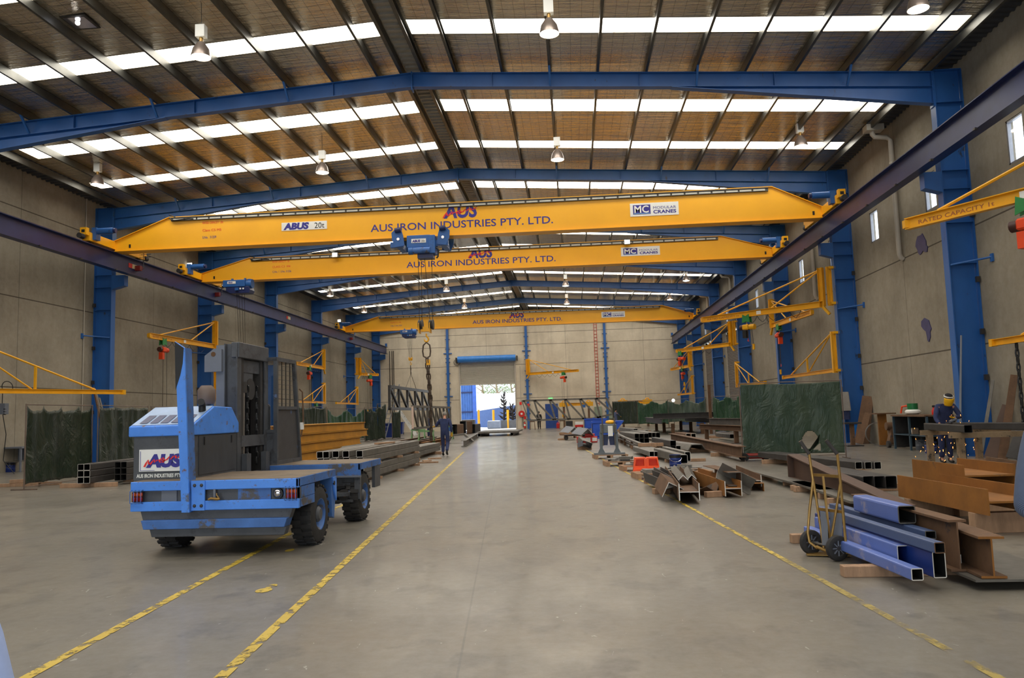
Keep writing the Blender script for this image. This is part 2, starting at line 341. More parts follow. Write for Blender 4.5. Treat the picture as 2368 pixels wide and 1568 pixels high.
a,b=P2((510,1568),(1035,1080)); sl=(b[0]-a[0])/(b[1]-a[1]); paint('trim_2',[(a[0]+sl*(y-a[1]),y) for y in (-2,8,20,34)],.085,'floor_paint')
a,b=P2((2240,1530),(1480,1110)); sl=(b[0]-a[0])/(b[1]-a[1]); paint('trim_3',[(a[0]+sl*(y-a[1]),y) for y in (-2,8.5)],.07,'floor_paint_faded'); paint('trim_4',[(a[0]+sl*(y-a[1]),y) for y in (8.5,20,33)],.06,'floor_paint')
for i,(px,py,rx,ry) in enumerate(((610,1366,.075,.05),(628,1356,.05,.045),(670,1273,.05,.05))):
    p=G(px,py); struct(MB().add([(p.x+rx*math.cos(k*.628),p.y+ry*2*math.sin(k*.628),.004) for k in range(10)],[tuple(range(10))]).build('trim_%d'%(5+i),MATS['floor_paint']))
# long walls
WIN=[(fy(i)+o,fy(i)+o+.78) for i in range(0,7) for o in (-2.9,2.02) if not (i==4 and o>0) and not (i==5)] 
WZ=(7.72,8.9)
DRS=[(fy(4)+1.0,fy(4)+7.6),(fy(5)+1.0,fy(5)+7.6)]
def wall_mb(x0,x1,ys,zs,holes):
    m=MB()
    for y0,y1,z0,z1 in grid_cells(ys,zs,holes): m.box((x0,y0,z0),(x1,y1,z1))
    return m
WIN+= [(fy(5)-2.9+.1,fy(5)-2.1),(fy(5)+7.0,fy(5)+7.78)] 
WIN=sorted(WIN)
holes=[(a,b,*WZ) for a,b in WIN]+[(a,b,0,7.2) for a,b in DRS]
ys=sorted({YF,YB}|{v for h in holes for v in h[:2]}); zs=sorted({0,12}|{v for h in holes for v in h[2:]})
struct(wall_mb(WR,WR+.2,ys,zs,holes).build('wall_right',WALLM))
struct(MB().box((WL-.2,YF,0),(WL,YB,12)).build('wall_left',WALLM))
GLASS=NT('window_glass'); gl=GLASS.t.nodes.new('ShaderNodeBsdfGlossy'); gl.inputs['Roughness'].default_value=.03
tr=GLASS.t.nodes.new('ShaderNodeBsdfTransparent'); ms=GLASS.t.nodes.new('ShaderNodeMixShader'); ms.inputs[0].default_value=.08
GLASS.lk(tr.outputs[0],ms.inputs[1]); GLASS.lk(gl.outputs[0],ms.inputs[2]); GLASS.lk(ms.outputs[0],GLASS.t.nodes['Material Output'].inputs[0]); GLASS=GLASS.m
FRAMEM=dmat('window_frame',(.6,.6,.62),rough=.4,metal=.5)
for i,(a,b) in enumerate(WIN):
    m=MB(); t_=.05
    m.box((WR+.02,a,WZ[0]),(WR+.12,a+t_,WZ[1])).box((WR+.02,b-t_,WZ[0]),(WR+.12,b,WZ[1])).box((WR+.02,a,WZ[0]),(WR+.12,b,WZ[0]+t_)).box((WR+.02,a,WZ[1]-t_),(WR+.12,b,WZ[1]))
    o=struct(m.build('window_%d'%(i+1),FRAMEM)); MB().box((WR+.06,a+t_,WZ[0]+t_),(WR+.07,b-t_,WZ[1]-t_)).build('window_glass',GLASS,o)
# ribbed roller doors of the right wall
def ribs(m,p,along,z0,z1,step,depth,nrm):
    p=V(p);a=V(along);n=V(nrm); k=int((z1-z0)/step)
    for i in range(k):
        z=z0+i*step; q=[(0,0),(depth,step*.2),(depth,step*.6),(0,step*.8)]
        vs=[p+V((0,0,z+y))+n*x for x,y in q]; vs+=[v+a for v in vs]; m.add(vs,[(0,1,5,4),(1,2,6,5),(2,3,7,6)])
        if i<k-1: vs=[p+V((0,0,z+step*.8)),p+V((0,0,z+step))]; vs+=[v+a for v in vs]; m.add(vs,[(0,1,3,2)])
    return m
for i,(a,b) in enumerate(DRS):
    o=struct(ribs(MB(),(WR-.005,a,0),(0,b-a,0),.02,7.15,.11,.035,(-1,0,0)).build('door_%d'%(i+2),DSHEET))
    MB().box((WR-.06,a-.14,0),(WR+.2,a,7.2)).box((WR-.06,b,0),(WR+.2,b+.14,7.2)).build('door_frame',PVC,o)
    MB().lathe([(0,0),(.32,0),(.32,b-a+.2),(0,b-a+.2)],(WR-.36,a-.1,7.42),(0,1,0),18).build('door_drum',STEELD,o,smooth=True)
# end wall, its roller door standing half open, and the plain front wall behind the camera
DX0,DX1,DH=-11.75,-5.98,4.78
m=MB(); xs=[WL,DX0,DX1,-2.95,-1.6,WR]
for x0,x1,z0,z1 in grid_cells(xs,[0,2.5,7.3,12],[(DX0,DX1,0,7.3)]): m.box((x0,YB,z0),(x1,YB+.2,z1))
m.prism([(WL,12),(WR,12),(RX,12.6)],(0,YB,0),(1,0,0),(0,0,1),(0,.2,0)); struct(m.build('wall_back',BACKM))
o=struct(ribs(MB(),(DX0,YB+.1,0),(DX1-DX0,0,0),DH,7.2,.095,.03,(0,-1,0)).build('door_1',SHEET))
MB().box((DX0-.1,YB-.08,0),(DX0+.03,YB+.2,7.3)).box((DX1-.03,YB-.08,0),(DX1+.1,YB+.2,7.3)).build('door_frame',PVC,o)
MB().lathe([(0,0),(.33,0),(.33,DX1-DX0+.3),(0,DX1-DX0+.3)],(DX0-.15,YB-.36,7.4),(1,0,0),20).build('door_drum',dmat('door_drum_blue',(.18,.48,.80),rough=.35),o,smooth=True)
for x in (DX0-.3,DX1+.3): MB().cbox((x,YB-.36,7.35),(.12,.5,.5)).build('drum_bracket',STEELD,o)
MB().box((DX0,YB+.06,DH-.08),(DX1,YB+.14,DH+.03)).build('bottom_rail',SHEET,o)
o=struct(MB().box((-2.93,YB-.05,0),(-1.62,YB,2.5)).build('door_4',dmat('door_blue',(.13,.27,.55),rough=.45)))
MB().cbox((-1.78,YB-.09,1.05),(.12,.06,.05)).build('door_handle',CHROME,o)
m=MB()
for x0,x1,z0,z1 in grid_cells([WL,-12,6,WR],[0,5.6,12.6],[(-12,6,0,5.6)]): m.box((x0,YF-.2,z0),(x1,YF,z1))
struct(m.build('wall_front',WALLM))
# roof: foil-lined sheets with translucent strips, plain ribbed sheets at the eaves
SKY=[]
for i in range(-2,7):
    for a,b in ((2.62,3.72),(6.75,7.62)): SKY.append((fy(i)+a,fy(i)+b))
SX=((RX-14.9,RX-.42),(RX+.42,RX+15.35))
m=MB(); ys=sorted({YF,YB+.2}|{v for s in SKY if s[0]>YF+1 for v in s})
SKY=[s for s in SKY if s[0]>YF+1]
holes=[(a,b,*s) for s in SKY for a,b in SX]
xs=[WL,XL+.35,SX[0][0],SX[0][1],RX,SX[1][0],SX[1][1],XR-.1,WR]
for x0,x1,y0,y1 in grid_cells(xs,ys,holes):
    e=1 if (x1<=XL+.4 or x0>=XR-.2) else 0
    if e: continue
    m.add([(x0,y0,foilz(x0)),(x1,y0,foilz(x1)),(x1,y1,foilz(x1)),(x0,y1,foilz(x0)),(x0,y0,foilz(x0)+.06),(x1,y0,foilz(x1)+.06),(x1,y1,foilz(x1)+.06),(x0,y1,foilz(x0)+.06)],[(3,2,1,0),(4,5,6,7),(0,1,5,4),(1,2,6,5),(2,3,7,6),(3,0,4,7)])
for x0,x1 in ((WL-.2,XL+.35),(XR-.1,WR+.2)):
    y=YF
    while y<YB:
        for q,(ya,yb,za,zb) in enumerate(((0,.06,0,0),(.06,.1,0,.05),(.1,.24,.05,.05),(.24,.28,.05,0))):
            z=lambda x,d: foilz(x)+.05+d
            m.add([(x0,y+ya,z(x0,za)),(x1,y+ya,z(x1,za)),(x1,y+yb,z(x1,zb)),(x0,y+yb,z(x0,zb))],[(0,1,2,3)],1)
        y+=.28
struct(m.build('ceiling',[FOIL,dmat('eave_sheet',(.30,.31,.33),rough=.45,metal=.5)]))
k=len(WIN)
for s in SKY:
    for a,b in SX:
        k+=1; m=MB(); q=lambda x:foilz(x)+.03
        m.add([(a,s[0],q(a)),(b,s[0],q(b)),(b,s[1],q(b)),(a,s[1],q(a))],[(3,2,1,0)])
        m2=MB()
        for yy in (s[0]-.03,s[1]-.03): m2.add([(a,yy,q(a)-.03),(b,yy,q(b)-.03),(b,yy+.06,q(b)-.03),(a,yy+.06,q(a)-.03)],[(3,2,1,0)])
        o=struct(m.build('window_%d'%k,GLOW)); m2.build('flashing',SHEET,o)
# ---------------------------------------------------------------- purlins and portal frames
SIDE={-1:'left',1:'right'}
def purlin(x,label,name='roof_purlin',h=.25,wd=.075,group='roof purlins'):
    z=rafz(x)+.005+h/2; s=1 if x>RX else -1
    m=MB(); B,H,t_=wd,h/2,.012
    P=[(-B/2,-H),(B/2,-H),(B/2,-H+.03),(B/2-t_,-H+.03),(B/2-t_,-H+t_),(-B/2+t_,-H+t_),(-B/2+t_,H-t_),(B/2-t_,H-t_),(B/2-t_,H-.03),(B/2,H-.03),(B/2,H),(-B/2,H)]
    if s<0: P=[(-a,b) for a,b in P][::-1]
    m.sec(P,(x,YF,z),(x,YB,z)); tag(m.build(name,GALV),label,'purlin',group)
PXD={1:[1.35+1.468*k for k in range(10)],-1:[1.08+1.425*k for k in range(10)]}
for k in range(10):
    for s in (-1,1):
        purlin(RX+s*PXD[s][k],'grey steel roof purlin under the foil, %s one %s of the ridge'%(ORD[k],SIDE[s]))
purlin(XR-.02,'grey steel purlin along the right hand eave above the blue columns'); purlin(XL+.25,'grey steel purlin along the left hand eave above the blue columns')
for s in (-1,1): purlin(RX+s*.33,'deep dark ridge purlin on the %s side of the pale ridge strip'%SIDE[s],'ridge_purlin',.26,.1,'ridge purlins')
m=MB(); m.add([(RX-.24,YF,12.46),(RX+.24,YF,12.46),(RX+.24,YB,12.46),(RX-.24,YB,12.46)],[(3,2,1,0)]); 
y=YF
while y<YB: m.box((RX-.2,y,12.40),(RX+.2,y+.05,12.46)); y+=.3
tag(m.build('ridge_strip',dmat('ridge_strip_pale',(.62,.60,.56),rough=.5,metal=.3)),'pale perforated strip running along the roof ridge between two purlins','ridge strip')
NTH=['nearest','second','third','fourth','fifth','sixth','farthest']
for i in range(-1,8):
    if i<0: continue
    Y=fy(i) if i<7 else YB-.3
    nm=NTH[i-1] if i>=1 else 'unseen nearest'
    if i==0: nm='overhead'
    t=thing('portal_rafter','blue steel portal rafter spanning the hall, %s one from the camera'%nm if i else 'blue steel portal rafter spanning the hall above the camera','rafter',(RX,Y,11.7),0,'portal rafters')
    for s in (-1,1):
        xe=XR if s>0 else XL; z=lambda x:rafz(x)-.23
        MB().ibeam((RX,Y,z(RX)),(xe-s*.02,Y,z(xe)),.24,.46,.02,.015).build('rafter_beam',BLUE,t)
        hx=xe-s*7.6; hz=rafz(hx)-.46
        m=MB(); n=(0,.012,0)
        m.prism([(hx,hz),(xe-s*.02,rafz(xe)-.46),(xe-s*.02,10.3)],(0,Y-.006,0),(1,0,0),(0,0,1),n)
        m.bar((hx,Y,hz-.005),(xe-s*.02,Y,10.3),.24,.02).build('haunch',BLUE,t)
        MB().box((xe-s*.04,Y-.13,10.2),(xe-s*.013,Y+.13,11.26)).build('end_plate',BLUE,t)
        for q,k in enumerate((3,6,9) if s>0 else (3,6,9)):
            x=RX+s*PXD[s][k-1]
            MB().bar((x,Y-.12,rafz(x)-.44),(x-s*.0,Y-.62,rafz(x)+.1),.06,.06).build('fly_brace',BLUE,t)
        for q in (2.5,7.0,11.0):
            x=RX+s*q; MB().box((x-.006,Y-.12,rafz(x)-.44),(x+.006,Y+.12,rafz(x)-.02)).build('web_plate',BLUE,t)
    MB().box((RX-.02,Y-.13,11.68),(RX+.02,Y+.13,12.27)).build('ridge_plate',BLUE,t)
CDIST={1:'nearest',2:'second',3:'third',4:'fourth',5:'fifth',6:'sixth',7:'farthest'}
def column(i,s):
    Y=fy(i) if i<7 else YB-.3; xi=XR if s>0 else XL; xo=WR-.02 if s>0 else WL+.02
    if i==0: lab='blue steel column standing by the %s wall beside the camera'%SIDE[s]
    else: lab='blue steel wall column on the %s side, %s from the camera'%(SIDE[s],CDIST[i])
    t=thing('steel_column',lab,'column',((xi+xo)/2,Y,0),0,'blue portal columns')
    zt=11.27; m=MB()
    lo,hi=min(xi,xo),max(xi,xo)
    m.box((lo+.02,Y-.008,0),(hi-.02,Y+.008,zt)).box((xi-.012,Y-.16,0),(xi+.012,Y+.16,zt)).box((xo-.012,Y-.16,0),(xo+.012,Y+.16,zt)).box((lo,Y-.16,zt),(hi,Y+.16,zt+.02)); m.build('column_shaft',BLUE,t)
    for z in (10.3,8.25,7.7,6.7,5.5): MB().box((lo+.01,Y-.15,z-.01),(hi-.01,Y+.15,z+.01)).build('stiffener_plate',BLUE,t)
    bx=10.42 if s>0 else -19.6
    m=MB(); m.prism([(xi,8.22),(bx,8.22),(bx,7.75),(xi,7.6)] if s<0 else [(xi,7.6),(bx,7.75),(bx,8.22),(xi,8.22)],(0,Y-.15,0),(1,0,0),(0,0,1),(0,.3,0)); m.build('runway_bracket',BLUE,t)
    MB().box((lo-.05,Y-.2,0),(min(hi+.05,WR-.01) if s>0 else hi+.05,Y+.2,.03)).build('base_plate',BLUE,t)
    for z in (2.2,3.5,5.0,6.9,9.3):
        x=(xo-s*.06); MB().box((x-.05,Y-.26,z-.08),(x+.05,Y-.16,z+.08)).build('wall_cleat',STEELD,t)
    m=MB(); m.tube([(xi+s*.03,Y-.17,5.45),(xo-s*.01,Y-.95,5.5)],.03,8); m.build('stay_arm',BLUE,t); MB().cbox((xo-s*.01,Y-.95,5.48),(.05,.12,.22)).build('stay_plate',BLUE,t)
for i in range(0,8):
    for s in (-1,1): column(i,s)
# gable posts of the end wall
for x,nm in ((-12.99,'left of the roller door'),(-4.70,'right of the roller door'),(3.46,'far right of the end wall')):
    t=thing('gable_post','slim blue steel post on the end wall, %s'%nm,'post',(x,YB-.12,0))
    MB().ibeam((x,YB-.14,0),(x,YB-.14,11.4),.24,.22,.02,.015,up=(0,1,0)).build('post_shaft',BLUE,t)
    for z in (1,1.6,2.5,3.0,4.4,5.0,6.0,7.2,7.6,8.6,9.6): MB().cbox((x,YB-.08,z),(.5,.1,.06)).build('wall_cleat',BLUE,t)
    for z in (3.6,8.1): MB().cbox((x,YB-.08,z),(.9,.08,.09)).build('cross_cleat',BLUE,t)
for s,x in ((-1,-19.4),(1,10.3)):
    t=thing('crane_runway','dark blue crane runway beam with rail along the %s wall'%SIDE[s],'runway beam',(x,40,8.6))
    MB().ibeam((x,YF,8.6),(x,YB-.6,8.6),.32,.74,.025,.016).build('runway_beam',DBLUE,t)
    MB().box((x-.035,YF,8.97),(x+.035,YB-.6,9.03)).build('rail',RUST,t)
    m=MB(); m.box((x-.1,YB-.75,8.97),(x+.1,YB-.6,9.35)); m.build('end_stop',BLUE,t)
    y=10
    while y<YB-1: MB().cbox((x-s*.17,y,8.22),(.08,.1,.05)).build('clamp_bolt',STEELD,t); y+=2.4
    if s<0:
        for Y in (32.8,52): 
            MB().box((x+.012,Y,8.55),(x+.02,Y+.28,8.75)).build('red_sign',RED,t); MB().box((x+.012,Y+.3,8.55),(x+.02,Y+.75,8.75)).build('sign',dmat('sign_cream',(.8,.75,.6)),t)
# down pipes on the right wall
for k,i in enumerate((1,2,3,4,5)):
    y=fy(i)+4.75; m=MB()
    pts=[(WR-.75,y,11.25),(WR-.75,y,11.1),(WR-.68,y,11.0),(WR-.27,y,10.96),(WR-.14,y,10.85),(WR-.14,y,6.75),(WR-.09,y,6.6),(WR-.02,y,6.55)]
    t=thing('down_pipe','cream plastic downpipe on the right wall, %s from the camera'%CDIST[k+1],'pipe',(WR-.1,y,6.6),0,'roof down pipes')
    MB().tube(pts,.085,10).build('pipe',PVC,t,smooth=True); MB().box((WR-1.0,y-.2,11.2),(WR-.4,y+.2,11.42)).build('rainwater_head',SHEET,t); MB().tube([(WR-.14,y,9.98),(WR-.14,y,10.05)],.1,10).build('pipe_collar',PVC,t)
# purple cut-outs fixed on the right wall
def cut(pp,lab):
    pts=[AX(1768+x/3.92,450+y/3.92,WR-.02) for x,y in pp]; c=sum(pts,V())/len(pts)
    m=MB(); m.prism([(p.y,p.z) for p in pts],(WR-.025,0,0),(0,1,0),(0,0,1),(.024,0,0)); tag(m.build('wall_cutout',dmat('purple_plate',(.25,.24,.40),rough=.5)),lab,'wall plate')
cut([(1428,352),(1445,385),(1462,420),(1466,460),(1478,470),(1472,520),(1455,522),(1438,510),(1420,535),(1408,548),(1392,530),(1385,500),(1368,470),(1372,430),(1385,380),(1405,372),(1418,365)],'purple ragged cut-out plate on the right wall, wider upper one')
cut([(1448,1118),(1470,1130),(1488,1140),(1497,1175),(1511,1215),(1500,1245),(1503,1290),(1490,1335),(1478,1325),(1470,1280),(1462,1240),(1440,1222),(1420,1195),(1420,1150)],'purple ragged cut-out plate on the right wall, slimmer lower one')
# thin conduits on the left wall and round the hall
for px,py in ((198,600),):
    p=AX(px,py,WL+.05); tag(MB().tube([(WL+.04,p.y,.2),(WL+.04,p.y,11.6)],.022,6).build('conduit',PVC),'thin pale conduit running up the left wall before the column','conduit')
# ---------------------------------------------------------------- high bay lamps
def make_lamp(x,y,lab):
    t=thing('high_bay_lamp',lab,'lamp',(x,y,10.93),0,'high bay lamps')
    L=lambda m,n,mt,sm=False,par=None: m.build(n,mt,par or t,smooth=sm,world=False)
    L(MB().lathe([(.07,.30),(.10,.27),(.20,.12),(.245,-.06),(.25,-.10),(.24,-.10),(.19,.11),(.09,.26)],n=24),'lamp_shade',dmat('lamp_shade_grey',(.55,.50,.47),rough=.3,metal=.5),True)
    L(MB().lathe([(0,.02),(.06,.02),(.12,-.02),(.19,-.05),(.235,-.095),(.15,-.125),(0,-.135)],n=20),'bulb',LAMPM,True)
    L(MB().tube([(0,0,.28),(0,0,.42)],.05,10),'neck',GOLD,True)
    L(MB().box((-.12,-.09,.42),(.12,.09,.74)),'ballast_box',WHITE)
    L(MB().tube([(0,0,.74),(0,0,foilz(x)-10.93+.01)],.008,5),'cord',BLACK)
    return t
XW={-17.95:'left wall side',-9.1:'left of centre',-.25:'right of centre',8.5:'right wall side'}
lp=None
for r,i in enumerate(range(0,7)):
    for x,nm in XW.items():
        y=fy(i)+4.85
        if r==0 and x<-17: continue
        make_lamp(x,y,'round grey high bay lamp, row %s from the camera, %s'%({0:'nearest',1:'second',2:'third',3:'fourth',4:'fifth',5:'sixth',6:'seventh'}[r],nm))
# square reflector lamp set in the foil
p=V((-12.35,18.5,foilz(-12.35)))
t=thing('square_roof_fitting','square metal reflector fitting set in the foil, near left of the roof','lamp',(p.x,p.y,p.z-.02))
MB().box((p.x-.34,p.y-.34,p.z-.04),(p.x+.34,p.y+.34,p.z+.0)).build('fitting_frame',STEELD,t)
m=MB(); z0=p.z-.045; q=[(p.x-.28,p.y-.28),(p.x+.28,p.y-.28),(p.x+.28,p.y+.28),(p.x-.28,p.y+.28)]
m.add([(a,b,z0) for a,b in q]+[(p.x-.1,p.y,z0-.0),(p.x+.1,p.y,z0+.0)],[(0,1,5,4),(1,2,5),(2,3,4,5),(3,0,4)]); m.build('reflector',dmat('mirror_reflector',(.85,.85,.95),rough=.12,metal=1),t)
MB().ball((p.x,p.y-.1,z0-.05),.06).build('bulb',mat('bulb_white',(1,1,1),emit=10),t)
# ---------------------------------------------------------------- overhead travelling cranes
def iron_script(parent,x,y,z,w,h,m):
    """the red hand-written word across the logo, as one ribbon stroke"""
    pts=[(0,.05),(.05,.35),(.10,.62),(.12,.30),(.15,.22),(.20,.42),(.27,.66),(.28,.40),(.34,.58),(.40,.62),(.42,.42),(.50,.40),(.54,.58),(.50,.78),(.44,.66),(.50,.48),(.60,.60),(.68,.86),(.70,.62),(.78,.86),(.84,.92),(.85,.70),(.92,.78),(1.0,.95)]
    vs=[];f=[]
    for i,(a,b) in enumerate(pts):
        p=V(pts[max(i-1,0)]);q=V(pts[min(i+1,len(pts)-1)]); d=(q-p).normalized(); n=V((-d.y,d.x))*.024
        vs+=[(x+(a-n.x)*w,y,z+(b-n.y*1.6)*h),(x+(a+n.x)*w,y,z+(b+n.y*1.6)*h)]
    for i in range(len(pts)-1): f.append((2*i,2*i+1,2*i+3,2*i+2))
    return MB().add(vs,f).build('script_lettering',m,parent)
def plate(parent,x0,x1,z0,z1,y,m=WHITE,name='name_plate'):
    return MB().box((x0,y-.012,z0),(x1,y,z1)).build(name,m,parent)
def crane(Y,zt,pl,pr,label,spec,abus):
    xl,xr,zb=-19.4,10.3,9.0; t=thing('overhead_crane',label,'crane',(RX,Y,9.5),0,'yellow overhead cranes')
    h=.24; poly=[(xl+.12,zb),(xr-.12,zb),(xr-.12,zb+.42),(pr,zt),(pl,zt),(xl+.12,zb+.42)]
    m=MB(); m.prism(poly,(0,Y-h,0),(1,0,0),(0,0,1),(0,2*h,0))
    g=m.build('girder',YEL,t)
    m=MB()
    for a,b in zip(poly[2:],poly[3:]+[]): m.bar((a[0],Y,a[1]+.012),(b[0],Y,b[1]+.012),2*h+.14,.024)
    m.build('top_flange',YEL,t); MB().box((xl+.12,Y-h-.07,zb-.025),(xr-.12,Y+h+.07,zb)).build('bottom_flange',YEL,t)
    yf=Y-h
    # cable track along the top edge
    r=t; MB().box((pl+.1,yf-.07,zt-.17),(pr-.15,yf-.005,zt-.05)).build('cable_track',dmat('track_grey',(.34,.33,.31),rough=.5,metal=.4),t)
    MB().box((pl+.1,yf-.11,zt-.045),(pr-.15,yf-.005,zt-.02)).build('track_rail',STEEL,t)
    n=46; L=(pr-pl-.4)/n
    for i in range(n): MB().box((pl+.2+i*L,yf-.085,zt-.145),(pl+.2+i*L+L*.86,yf-.07,zt-.075)).build('cable_clip',dmat('track_pale',(.80,.80,.76),rough=.4),t)
    MB().tube([(pl+.05,yf-.1,zt-.02),(pl+.15,yf-.1,zt-.12),(pl+.3,yf-.1,zt-.15),(pl+.9,yf-.1,zt-.1),(pl+1.1,yf-.1,zt-.12)],.025,6).build('cable_loop',BLACK,t,smooth=True)
    MB().tube([(pl+.02,yf-.05,zt+.12),(pl+.1,yf-.05,zt+.08),(pl+.3,yf-.05,zt+.0)],.03,6).build('stop_hook',BLACK,t)
    for x in (xl+.75,xr-.5): MB().box((x,yf-.012,zb+.12),(x+.08,yf,zb+.27)).build('girder_slot',BLACK,t)
    # end carriages
    for s,x in ((-1,xl),(1,xr)):
        c=MB().box((x-.15,Y-2.05,zb+.08),(x+.15,Y+2.05,zb+.42)).build('end_carriage',YEL,t)
        for sy in (-1,1):
            MB().cyl((x-.06,Y+sy*1.75,zb+.13),(x+.06,Y+sy*1.75,zb+.13),.13,14).build('wheel',STEELD,c)
            MB().box((x-.13,Y+sy*2.25,zb+.28),(x+.13,Y+sy*2.05,zb+.58)).build('buffer_bracket',YEL,c)
            MB().cyl((x,Y+sy*2.25,zb+.2),(x,Y+sy*2.5,zb+.2),.11,12).build('rubber_buffer',RUB,c)
            MB().box((x-.07,Y+sy*2.252,zb+.37),(x+.07,Y+sy*2.25,zb+.49)).build('bracket_window',BLACK,c)
        mt=MB(); xx=x-s*.2; mt.box((xx-.1,Y-1.85,zb+.15),(xx+.1,Y-1.55,zb+.65)); mt.build('gear_case',BLUE,c)
        MB().cyl((xx-s*.1,Y-1.7,zb+.52),(xx-s*.75,Y-1.7,zb+.52),.13,14).build('drive_motor',BLUE,c,smooth=True)
        MB().cyl((xx-s*.75,Y-1.7,zb+.52),(xx-s*.85,Y-1.7,zb+.52),.1,12).build('motor_fan_cover',DBLUE,c)
    m=MB(); x=xl+.35
    cr=MB().tube([(x,Y+1.6,zb+.5),(x,Y+1.6,zb-.45),(x-.2,Y+1.6,zb-.45)],.03,6).build('collector_arm',CHROME,t)
    for dz in (.1,.22,.34): MB().tube([(x-.5,Y+1.6,zb+dz),(x+.35,Y+1.6,zb+dz)],.015,5).build('collector_bar',CHROME,cr)
    MB().cbox((x-.3,Y+1.6,zb-.4),(.4,.2,.22)).build('collector_shoe',dmat('collector_red',(.45,.1,.1)),cr)
    # lettering
    k=(zt-zb)/1.32
    X0=spec['x0']; W=spec['w']
    text('AUS IRON INDUSTRIES PTY. LTD.',.43,NAVY,t,(X0,yf-.004,zb+.30*k),width=W,bold=.004,name='company_lettering')
    lx=spec['lx']; lw=spec['lw']
    o=text('AUS',.82*k,NAVY,t,(lx,yf-.004,zb+.73*k),width=lw,bold=.03,name='logo_lettering',shear=.12); iron_script(t,lx-.02,yf-.012,zb+.70*k,lw*.98,.42*k,LRED)
    px=spec['mc']; a=plate(t,px,px+1.95,zb+.40*k,zb+.93*k,yf-.004)
    MB().box((px+.12,yf-.022,zb+.48*k),(px+.82,yf-.016,zb+.86*k)).build('logo_panel',NAVY,a); text('MC',.40*k,WHITE,a,(px+.17,yf-.026,zb+.545*k),width=.58,bold=.008)
    text('MODULAR',.15*k,NAVY,a,(px+.93,yf-.018,zb+.67*k),width=.92); text('CRANES',.19*k,NAVY,a,(px+.93,yf-.018,zb+.49*k),width=.92,bold=.006)
    MB().box((px+.15,yf-.025,zb+.50*k),(px+.79,yf-.022,zb+.52*k)).build('logo_bar',dmat('pale_blue',(.5,.75,.95)),a)
    if abus:
        ax=spec['ab']; a=plate(t,ax,ax+1.95,zb+.52*k,zb+.86*k,yf-.004); text('ABUS',.36*k,NAVY,a,(ax+.08,yf-.018,zb+.57*k),width=1.1,bold=.022,shear=.15); text('20t',.34*k,BLACK,a,(ax+1.42,yf-.018,zb+.57*k),width=.42)
    for j,(l,zz) in enumerate(zip(spec['cap'],(.98,.66,.36))): text(l,.15,LRED if j<2 else NAVY,t,(spec['cx'],yf-.004,zb+zz*k),width=spec['cw'][j],name='rating_lettering')
    return t
CR=[(31.8,10.34),(39.7,10.14),(65.8,10.2)]
def sx(px,py,Y): return AY(px,py,Y).x
Y=CR[0][0]-.26
crane(CR[0][0],CR[0][1],-16.87,8.26,'yellow overhead crane nearest the camera, with the large twenty tonne plate',dict(x0=sx(857,540,Y),w=sx(1279,518,Y)-sx(857,540,Y),lx=sx(1026,500,Y),lw=sx(1104,490,Y)-sx(1026,500,Y),mc=sx(1457,485,Y),ab=sx(651,530,Y),cx=sx(468,525,Y),cap=('RATED CAPACITY  20t','Class C5 M5','S.No.  31259'),cw=(.9,.82,.6)),True)
Y=CR[1][0]-.26
crane(CR[1][0],CR[1][1],-16.69,7.69,'dusty yellow overhead crane just behind the nearest one, small hoist at left',dict(x0=sx(940,620,Y),w=sx(1285,605,Y)-sx(940,620,Y),lx=sx(1084,585,Y),lw=sx(1139,580,Y)-sx(1084,585,Y),mc=sx(1436,582,Y),cx=sx(630,605,Y),cap=('RATED CAPACITY  10t','CLASS C3  M4','C.No. 1  S.No. 31256'),cw=(.9,.95,1.0)),False)
Y=CR[2][0]-.26
crane(CR[2][0],CR[2][1],-16.4,7.65,'yellow overhead crane farthest from the camera, close to the end wall',dict(x0=sx(1093,753,Y),w=sx(1300,743,Y)-sx(1093,753,Y),lx=sx(1178,735,Y),lw=sx(1212,733,Y)-sx(1178,735,Y),mc=sx(1391,731,Y),cx=sx(903,744,Y),cap=('RATED CAPACITY  10t','CLASS C3  M4','C.No. 2  S.No. 31257'),cw=(.95,.9,1.0)),False)
def hook(m,c,s):
    pts=[c+V((0,0,s*1.2)),c+V((0,0,s*.7)),c+V((s*.35,0,s*.35)),c+V((s*.45,0,-s*.05)),c+V((s*.2,0,-s*.4)),c+V((-s*.2,0,-s*.4)),c+V((-s*.42,0,-s*.1)),c+V((-s*.40,0,s*.15))]
    m.tube(pts,[s*.16,s*.16,s*.17,s*.18,s*.2,s*.17,s*.12,s*.05],8); return m
def chain(m,p0,p1,n=None,R=.05,r=.014,tw=None):
    p0,p1=V(p0),V(p1); d=(p1-p0); L=d.length; d/=L; n=n or max(2,int(L/(R*2.6))); st=L/n
    a=d.cross(V((0,1,0)) if abs(d.y)<.9 else V((1,0,0))).normalized(); b=d.cross(a)
    for i in range(n):
        c=p0+d*(st*(i+.5)); e=a if i%2 else b; o=[]
        for k in range(9):
            q=k*math.pi/4; o.append(c+d*(st*.66)*math.cos(q)+e*R*.55*math.sin(q))
        m.tube(o,r,5,cap=False)
    return m
